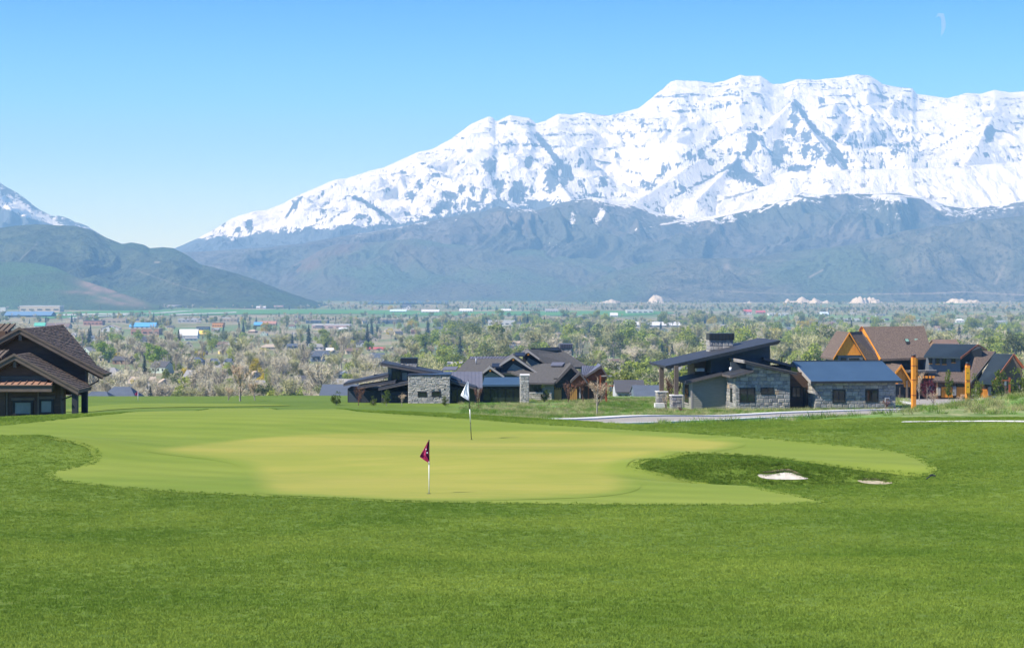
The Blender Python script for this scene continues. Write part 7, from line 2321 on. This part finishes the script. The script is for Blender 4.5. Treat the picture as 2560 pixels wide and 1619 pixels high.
flagstick(1072.5, 1235, 'maroon flag on a slim white stick at the front of the green', 1.60, m_flag_r, .63, .25, .0135, [(.62, m_pole_w), (1.0, m_pole_k)], marks=2)
fb = flagstick(1178.5, 1099.5, 'white flag on a black and white banded stick at the back of the green', 2.44, m_flag_w, .78, .31, .016, [(.30, m_pole_k), (.52, m_pole_w), (.70, m_pole_k), (1.0, m_pole_w)], lean=-.055)
pf = at(345, 1018, 232)
pf.z = float(ground(pf.x, pf.y))
o = empty('golf_flagstick', pf)
tag(o, 'tiny maroon flag on the far green beside the lodge', 'golf flag', 'flagsticks')
MB().tube([(0, 0, -.05), (0, 0, 1.25)], .03, 8).build('pole_band', m_pole_w, o)
cloth(m_flag_r, 1.25, .62, .36, 9, o)

# ------------------------------------------------------------------ orange posts by the road
def sign_post(name, px, pytop, pybase, y, wpx, label, board=None):
    b = at(px, pybase, y); t = at(px, pytop, y)
    b.z = min(b.z, float(ground(b.x, b.y)))
    h = t.z - b.z
    w = wpx / F * y
    o = empty(name, b, math.radians(12))
    tag(o, label, 'post')
    MB().box((-w / 2, -w / 2, -.4), (w / 2, w / 2, h - .30)).build('shaft', m_wood, o)
    for z in (.28, .55, .8):
        MB().box((-w / 2 - .02, -w / 2 - .02, h * z), (w / 2 + .02, w / 2 + .02, h * z + .05)).build('strap', m_redwood, o)
    MB().box((-w * .42, -w * .42, h - .299), (w * .42, w * .42, h - .13)).build('neck', m_redwood, o)
    MB().tube([(0, 0, h - .129), (0, 0, h - .03), (0, 0, h)], [w * .6, w * .62, w * .2], 12).build('cap', m_cap, o)
    if board:
        board(o, h, w)
    return o


def blade_board(o, h, w):
    bd = MB().box((w * .62, -.05, h * .47), (w * .62 + w * .5, .05, h - .38)).build('sign_blade', m_wood, o)
    for k in range(3):
        MB().box((w * .72, -.062, h * .60 + k * h * .09), (w * 1.0, -.052, h * .60 + k * h * .09 + .12)).build('sign_letter', m_redwood, bd)
    for z in (.5, .86):
        MB().box((w * .4, -.03, h * z), (w * .7, .03, h * z + .06)).build('bracket', m_cap, o)


m_signy = M('yellow_sign_paint', (0.80, 0.40, 0.02), (0.70, 0.33, 0.018), scale=2, rough=0.5)


def panel_board(o, h, w):
    for z0, z1, mk in ((.395, .625, 1), (.648, .905, 2)):
        b = MB().box((-w * .95, -w * .75, h * z0), (w * .36, -w * .52, h * z1)).build('sign_panel', m_wood, o)
        MB().box((-w * .85, -w * .80, h * z0 + .09), (w * .26, -w * .752, h * z1 - .09)).build('sign_face', m_signy, b)
        for i in range(3):
            MB().box((-w * .48 + i * w * .14, -w * .815, h * (z0 + z1) / 2 + .05), (-w * .39 + i * w * .14, -w * .802, h * (z0 + z1) / 2 + .15)).build('sign_letter', m_cap, b)


sign_post('sign_post', 2284, 886, 1011, 188, 9.6, 'tall orange timber post with a narrow blade sign beside the garage', blade_board)
sign_post('sign_post', 2419, 905, 1022, 176, 9.4, 'orange timber post with two yellow sign panels by the road', panel_board)
for px, t, b, y, lab in ((2524, 943, 990, 232, 'thin red brown post with a short arm at the court edge'), (1515.5, 956, 993, 214, 'red timber lantern post right of the gabled house')):
    pb, pt = at(px, b, y), at(px, t, y)
    o = empty('lantern_post', pb); tag(o, lab, 'lamp post')
    h = pt.z - pb.z
    MB().box((-.10, -.10, -.8), (.10, .10, h)).build('shaft', m_redwood, o)
    s = 1 if px < 2000 else -1
    MB().box((.1 * s, -.05, h - .42), (.85 * s, .05, h - .30)).build('arm', m_redwood, o)
    MB().box((.5 * s - .1, -.1, h - .95), (.5 * s + .1, .1, h - .45)).build('lantern', m_glass_sky, o)
pb = hit(2289, 1037, 110)
o = empty('utility_marker', pb); tag(o, 'short grey marker stake in the grass by the road', 'stake')
MB().box((-.04, -.03, -.2), (.04, .03, .62)).build('stake', m_steel, o)
MB().box((-.10, -.04, .46), (.10, .04, .64)).build('marker_head', m_fascia, o)
pr = hit(2325, 1198)
o = empty('rake', pr, .5); tag(o, 'small dark rake lying on the rough by the tip of the green', 'rake')
MB().bar((-.16, 0, .03), (.16, .05, .16), .03, .03).build('handle', m_cap, o)
MB().bar((.15, -.10, .13), (.15, .18, .13), .03, .05).build('rake_head', m_cap, o)

# ------------------------------------------------------------------ shrubs, saplings and young trees near the houses
protos('sapling', 2, lambda i: bare_tree(400 + i, wide=[.26, .30][i], twigs=420, upright=[1.0, .8][i], tw=.0048), m_bark, M('tan_twigs', (0.56, 0.42, 0.27), (0.42, 0.31, 0.20), scale=1, rough=.9))
protos('redshrub', 2, lambda i: bare_tree(420 + i, wide=[.42, .36][i], twigs=520, upright=.9, tw=.006), m_twig_r, m_twig_r)
protos('smallgreen', 2, lambda i: leafy_tree(440 + i, wide=[.34, .40][i], n=900, size=.035, base=.05), m_bark, leaf_mat('shrub_leaves', (0.13, 0.17, 0.03), (0.07, 0.10, 0.02)))
protos('plum', 1, lambda i: leafy_tree(460, wide=.44, n=700, size=.035, base=.12), m_bark, leaf_mat('plum_leaves', (0.13, 0.035, 0.045), (0.08, 0.02, 0.03)))
WORD.update({'sapling': ('sapling', 'sapling', ''), 'redshrub': ('shrub', 'shrub', ''), 'smallgreen': ('shrub', 'shrub', ''), 'plum': ('plum_tree', 'tree', '')})


def near_plant(kind, px, base, top, y, label, var=None, widen=1.0, solo=True):
    b = at(px, base, y)
    b.z = min(b.z, float(ground(b.x, b.y)) - .02) if abs(b.z - float(ground(b.x, b.y))) < 1.5 else float(ground(b.x, b.y))
    t = CZ - (top - HY) / F * y
    return place_tree(kind, b, t - b.z, label, True, widen=widen, var=var)


near_plant('sapling', 600, 1010, 905, 232, 'bare many stemmed tree standing alone on the far lawn', 0, 1.25)
near_plant('sapling', 636, 1010, 948, 240, 'smaller thin bare sapling just right of the lone bare tree', 1, 1.2)
near_plant('sapling', 571, 1010, 962, 236, 'spindly bare sapling just left of the lone bare tree', 1, 1.1)
near_plant('redshrub', 896, 1003, 960, 206, 'brown twiggy shrub at the left end of the dark house', 0)
near_plant('smallgreen', 966, 1003, 975, 205, 'rounded green shrub before the dark wall', 0)
near_plant('smallgreen', 933, 1003, 988, 205, 'small pointed green shrub left of the rounded one', 1)
near_plant('smallgreen', 842, 1000, 975, 207, 'green young conifer like bush left of the dark house', 1)
near_plant('sapling', 1005, 1004, 982, 204, 'thin pale stems beside the ledgestone box', 1, 1.4)
near_plant('smallgreen', 1112, 1006, 990, 203, 'small pale green shrub at the foot of the ledgestone box', 0, 1.2)
near_plant('redshrub', 1196, 1010, 965, 200, 'reddish brown upright shrub behind the white flag', 1, .9)
near_plant('redshrub', 1420, 1000, 950, 214, 'reddish twiggy shrub before the garage doors', 0)
near_plant('redshrub', 1458, 998, 945, 214, 'dark twiggy tree before the right garage door', 1)
near_plant('sapling', 1492, 1028, 942, 168, 'bare young tree on the rough bank before the gabled house', 1, 1.0)
near_plant('redshrub', 1505, 1000, 950, 213, 'brown twiggy tree at the redwood entry', 0, .9)
near_plant('smallgreen', 1361, 1000, 958, 216, 'thin olive young tree before the stone plinth', 1, .7)
near_plant('redshrub', 1676, 1028, 930, 201, 'brown leafed tree between the porch piers', 0, .7)
near_plant('redshrub', 1700, 1036, 1016, 186, 'low brown shrub at the corner of the stone house', 1, 1.2)
near_plant('sapling', 1665, 1036, 985, 186, 'thin red stemmed sapling by the front pier', 0, .8)
near_plant('plum', 2318, 988, 945, 238, 'purple leafed young tree before the brown house', 0, .9)
near_plant('smallgreen', 2372, 988, 925, 236, 'olive young tree before the left garage door', 0, .5)
near_plant('smallgreen', 2440, 990, 930, 236, 'olive young tree before the seamed roof', 1, .6)
near_plant('smallgreen', 2497, 990, 925, 236, 'leafy young tree right of the seamed roof', 0, .9)
near_plant('smallgreen', 2548, 992, 915, 232, 'taller leafy tree at the photo edge beside the thin post', 1, .9)
near_plant('sapling', 2298, 990, 925, 234, 'slim budding tree beside the blade sign post', 0, .9)
near_plant('sapling', 2335, 1018, 975, 196, 'small bare sapling in the verge between the two orange posts', 1, 1.1)
near_plant('sapling', 2404, 1014, 982, 198, 'small bare sapling behind the panelled sign post', 0, 1.2)
near_plant('redshrub', 2215, 1022, 998, 190, 'dry brown bush under the garage meter box', 1, 1.3)

# the slate roofs that peep over the crest
def peep(px0, px1, top, base, y, shape, wall, roof, label):
    p = at((px0 + px1) / 2, base, y)
    w, h = (px1 - px0) / F * y, (base - top) / F * y
    o = empty('house', (p.x, y, p.z)); o.scale = (w, 13, h)
    wa, ro, wins, wm = SHAPES[shape]
    a = link_mesh('wall', wa, o); obj_mat(a, WALL[wall])
    b = link_mesh('roof', ro, o); obj_mat(b, ROOF[roof])
    for q in wins:
        c = link_mesh('window', wm, o); c.location = (q[0], -.475 if len(q) < 3 else q[2], q[1]); c.scale = (.085, .012, .17)
    return tag(o, label, 'house')


peep(205, 290, 978, 1022, 520, 'hip', 'slate', 'slate', 'low slate hip roof showing just above the lawn beside the lodge posts')
peep(258, 352, 966, 1022, 540, 'hip', 'brown', 'slate', 'taller dark slate hip roof behind the low one beside the lodge posts')
peep(806, 900, 960, 1012, 330, 'gx', 'brown', 'slate', 'brown walled house with slate roof left of the dark house')
peep(1535, 1610, 950, 1002, 290, 'cross', 'grey', 'charcoal', 'grey roofed house in the gap left of the stone house')
peep(1580, 1650, 962, 1012, 280, 'gx', 'slate', 'slate', 'low house with dark seamed roof beside the porch of the stone house')
peep(2330, 2390, 848, 905, 300, 'gx', 'brown', 'brown', 'brown roof peeping over the metal wing')

# ------------------------------------------------------------------ grass
m_blade = leaf_mat('grass_blades', (0.228, 0.302, 0.044), (0.125, 0.205, 0.025), 0.12, 0.3, scale=0.16)
m_blade2 = leaf_mat('dry_grass_blades', (0.40, 0.37, 0.18), (0.22, 0.25, 0.08), 0.25, 0.3)
m_blade3 = leaf_mat('verge_grass_blades', (0.16, 0.26, 0.045), (0.10, 0.18, 0.03), 0.25, 0.3)


def tuft(name, n, rad, h, wdt, bend, mat, seed):
    r = random.Random(seed)
    v, f = [], []
    for k in range(n):
        a = r.uniform(0, 6.28); q = rad * r.random() ** .5
        b = Vector((math.cos(a) * q, math.sin(a) * q, -.01))
        d = Vector((r.gauss(0, bend), r.gauss(0, bend), 1)).normalized()
        hh = h * r.uniform(.55, 1.15)
        s = d.orthogonal().normalized(); s.rotate(Matrix.Rotation(r.uniform(0, 6.28), 3, d)); s *= wdt * .5
        m = b + d * hh * .55; t = b + d * hh + Vector((d.x, d.y, -.15)) * hh * .35
        i = len(v)
        v += [b - s, b + s, m + s * .8, m - s * .8, t]
        f += [(i, i + 1, i + 2, i + 3), (i + 3, i + 2, i + 4)]
    mb = MB(); mb.add(v, f)
    return bpy.data.objects.new(name, mb.mesh(name, mat, False))


T1 = [tuft('lawn_tuft', 34, .10, .046, .006, .45, m_blade, s) for s in (1, 2, 3)]
rg = np.random.default_rng(8)
YS = np.arange(16.5, 97, .5)
P = []
for y in YS:
    dens = 120 * (20 / y) ** .9
    half = .30 * y + 1
    n = int(dens * 2 * half * .5)
    P.append(np.stack([rg.uniform(-half, half, n), rg.uniform(y, y + .5, n), np.full(n, (y / 20) ** .3)], 1))
P = np.concatenate(P)
FR = np.array(FRINGE)
keep = ~inside(FRINGE, P[:, 0], P[:, 1]) & ((P[:, 1] < 86) | (HX + F * P[:, 0] / P[:, 1] < 1500) | (HX + F * P[:, 0] / P[:, 1] > 1500) & (P[:, 1] < 90.5))
for S_ in (SAND, SAND2):
    keep &= ~inside(S_, P[:, 0], P[:, 1])
P = P[keep]
z = ground(P[:, 0], P[:, 1])
G = np.stack([P[:, 0], P[:, 1], z, P[:, 2] * rg.uniform(.7, 1.15, len(P))], 1)
for i in range(3):
    scatter('lawn_grass', G[i::3], T1[i], 'short mown grass blades of the lawn in front', 'grass', tilt=.12)
# ragged rim of rough along the mown edge, and the bunker rough
E = []
fl = len(FRINGE)
for i in range(fl):
    a, b = Vector(FRINGE[i]), Vector(FRINGE[(i + 1) % fl])
    L = (b - a).length
    nrm = Vector((-(b - a).y, (b - a).x)).normalized() if L > 0 else Vector((0, 1))
    for k in range(int(L * 26)):
        q = a.lerp(b, rg.random()) - nrm * float(rg.uniform(-.04, .35)) * (1 if True else 1)
        E.append((q.x, q.y))
E = np.array(E)
B = np.stack([rg.normal(8.5, 3.2, 15000), rg.normal(66, 3.0, 15000)], 1)
B = B[~inside(FRINGE, B[:, 0], B[:, 1])]
for S_ in (SAND, SAND2):
    B = B[~inside(S_, B[:, 0], B[:, 1])]
E = np.concatenate([E, B])
LT = np.array([(x + rg.normal(0, .08), y + rg.uniform(0, .25), z) for x, y, z in LIP for _ in range(9)])
G = np.stack([E[:, 0], E[:, 1], ground(E[:, 0], E[:, 1]) - .005, rg.uniform(.8, 1.5, len(E))], 1)
m_blade4 = leaf_mat('rough_grass_blades', (0.140, 0.220, 0.030), (0.085, 0.155, 0.018), 0.25, 0.25)
T4 = tuft('rough_tuft', 30, .10, .055, .009, .45, m_blade4, 9)
G = np.concatenate([G, np.stack([LT[:, 0], LT[:, 1], LT[:, 2], rg.uniform(.9, 1.6, len(LT))], 1)])
scatter('rough_grass', G, T4, 'darker longer rough along the edge of the green and round the bunker', 'grass', tilt=.12)
# native bank and verges
T2 = [tuft('native_tuft', 40, .30, .42, .016, .42, m_blade2, 5), tuft('native_tuft', 40, .30, .36, .018, .42, m_blade3, 6)]
n = 15000
X = rg.uniform(-8, 60, n * 3); Y = rg.uniform(88, 265, n * 3)
px = HX + F * X / Y
edge = np.interp(px, [1500, 1700, 2000, 2280, 2560, 2900], [89.5, 90, 91.5, 91.8, 92.6, 93.5])
ok = ((px > 1150) & (Y > 108) & (px < 2700)) | ((px > 1640) & (Y > edge) & (px < 2750))
rcl = np.array([(q.x, q.y) for q in rc])
dr = np.min(np.hypot(X[:, None] - rcl[None, :, 0], Y[:, None] - rcl[None, :, 1]), 1)
ok &= dr > 6.2
ok &= ~((px > 1500) & (px < 2260) & (Y < 150) & (rg.random(len(X)) < .55))
ok &= ~inside(COURT, X, Y)
# not inside the houses
for o in list(bpy.data.objects):
    if o.name in ('stone_house', 'dark_house', 'gabled_house', 'brown_house'):
        c, s = math.cos(-o.rotation_euler.z), math.sin(-o.rotation_euler.z)
        u = (X - o.location.x) * c - (Y - o.location.y) * s; v = (X - o.location.x) * s + (Y - o.location.y) * c
        u0, u1 = {'stone_house': (-7, 19), 'dark_house': (-8, 14), 'gabled_house': (-8, 9), 'brown_house': (-14, 15)}[o.name]
        ok &= ~((u > u0) & (u < u1) & (v > -.7) & (v < 11))
g = fbm(X / 7, Y / 11, 66, 3)
ok &= rg.random(len(X)) < .5 + .9 * g
X, Y, g = X[ok], Y[ok], g[ok]
G = np.stack([X, Y, ground(X, Y) - .02, rg.uniform(.45, 1.15, len(X)) * np.where(Y < 120, 1.1, 1.0)], 1)
dry = (fbm(X / 9, Y / 14, 71, 2) + rg.normal(0, .2, len(X))) > -.02
px = HX + F * X / Y
dry &= ~((px > 1600) & (px < 2240) & (Y < 150) & (rg.random(len(X)) < .8))
scatter('native_grass', G[dry], T2[0], 'dry tan native grass on the banks', 'grass', tilt=.2)
scatter('native_grass', G[~dry], T2[1], 'fresh green tufts of native grass on the banks and verges', 'grass', tilt=.2)

# ------------------------------------------------------------------ the wisp of cloud
def cloud():
    m = bpy.data.materials.new('cloud_vapour'); m.use_nodes = True
    nt = m.node_tree; nt.nodes.clear()
    out = nt.nodes.new('ShaderNodeOutputMaterial'); pv = nt.nodes.new('ShaderNodeVolumePrincipled')
    pv.inputs['Color'].default_value = (1, 1, 1, 1); pv.inputs['Density'].default_value = .008; pv.inputs['Absorption Color'].default_value = (1, 1, 1, 1)
    nt.links.new(pv.outputs[0], out.inputs['Volume'])
    Y = 29000.0
    pts_ = [at(*p, Y) for p in ((2339, 44), (2347, 37), (2355, 39), (2358, 48), (2359, 60), (2359, 70), (2356, 82), (2352, 92))]
    o = MB().tube(pts_, [8, 30, 40, 34, 38, 34, 24, 6], 14).build('cloud', m)
    tag(o, 'faint white wisp of cloud high in the blue sky', 'cloud', kind='stuff')


cloud()
# ------------------------------------------------------------------ the air between
def build_haze():
    m = bpy.data.materials.new('haze_air')
    m.use_nodes = True
    nt = m.node_tree
    nt.nodes.clear()
    out = nt.nodes.new('ShaderNodeOutputMaterial')
    pv = nt.nodes.new('ShaderNodeVolumePrincipled')
    pv.inputs['Color'].default_value = (*HAZE_COLOR, 1)
    pv.inputs['Density'].default_value = HAZE_DENSITY
    pv.inputs['Absorption Color'].default_value = (0.35, 0.35, 0.35, 1)
    pv.inputs['Anisotropy'].default_value = 0.0
    nt.links.new(pv.outputs[0], out.inputs['Volume'])
    o = MB().box((-15500, -400, -170), (15500, 25000, 1930)).build('haze', m)
    tag(o, 'pale blue air that veils the far hills', 'haze', kind='stuff')


build_haze()
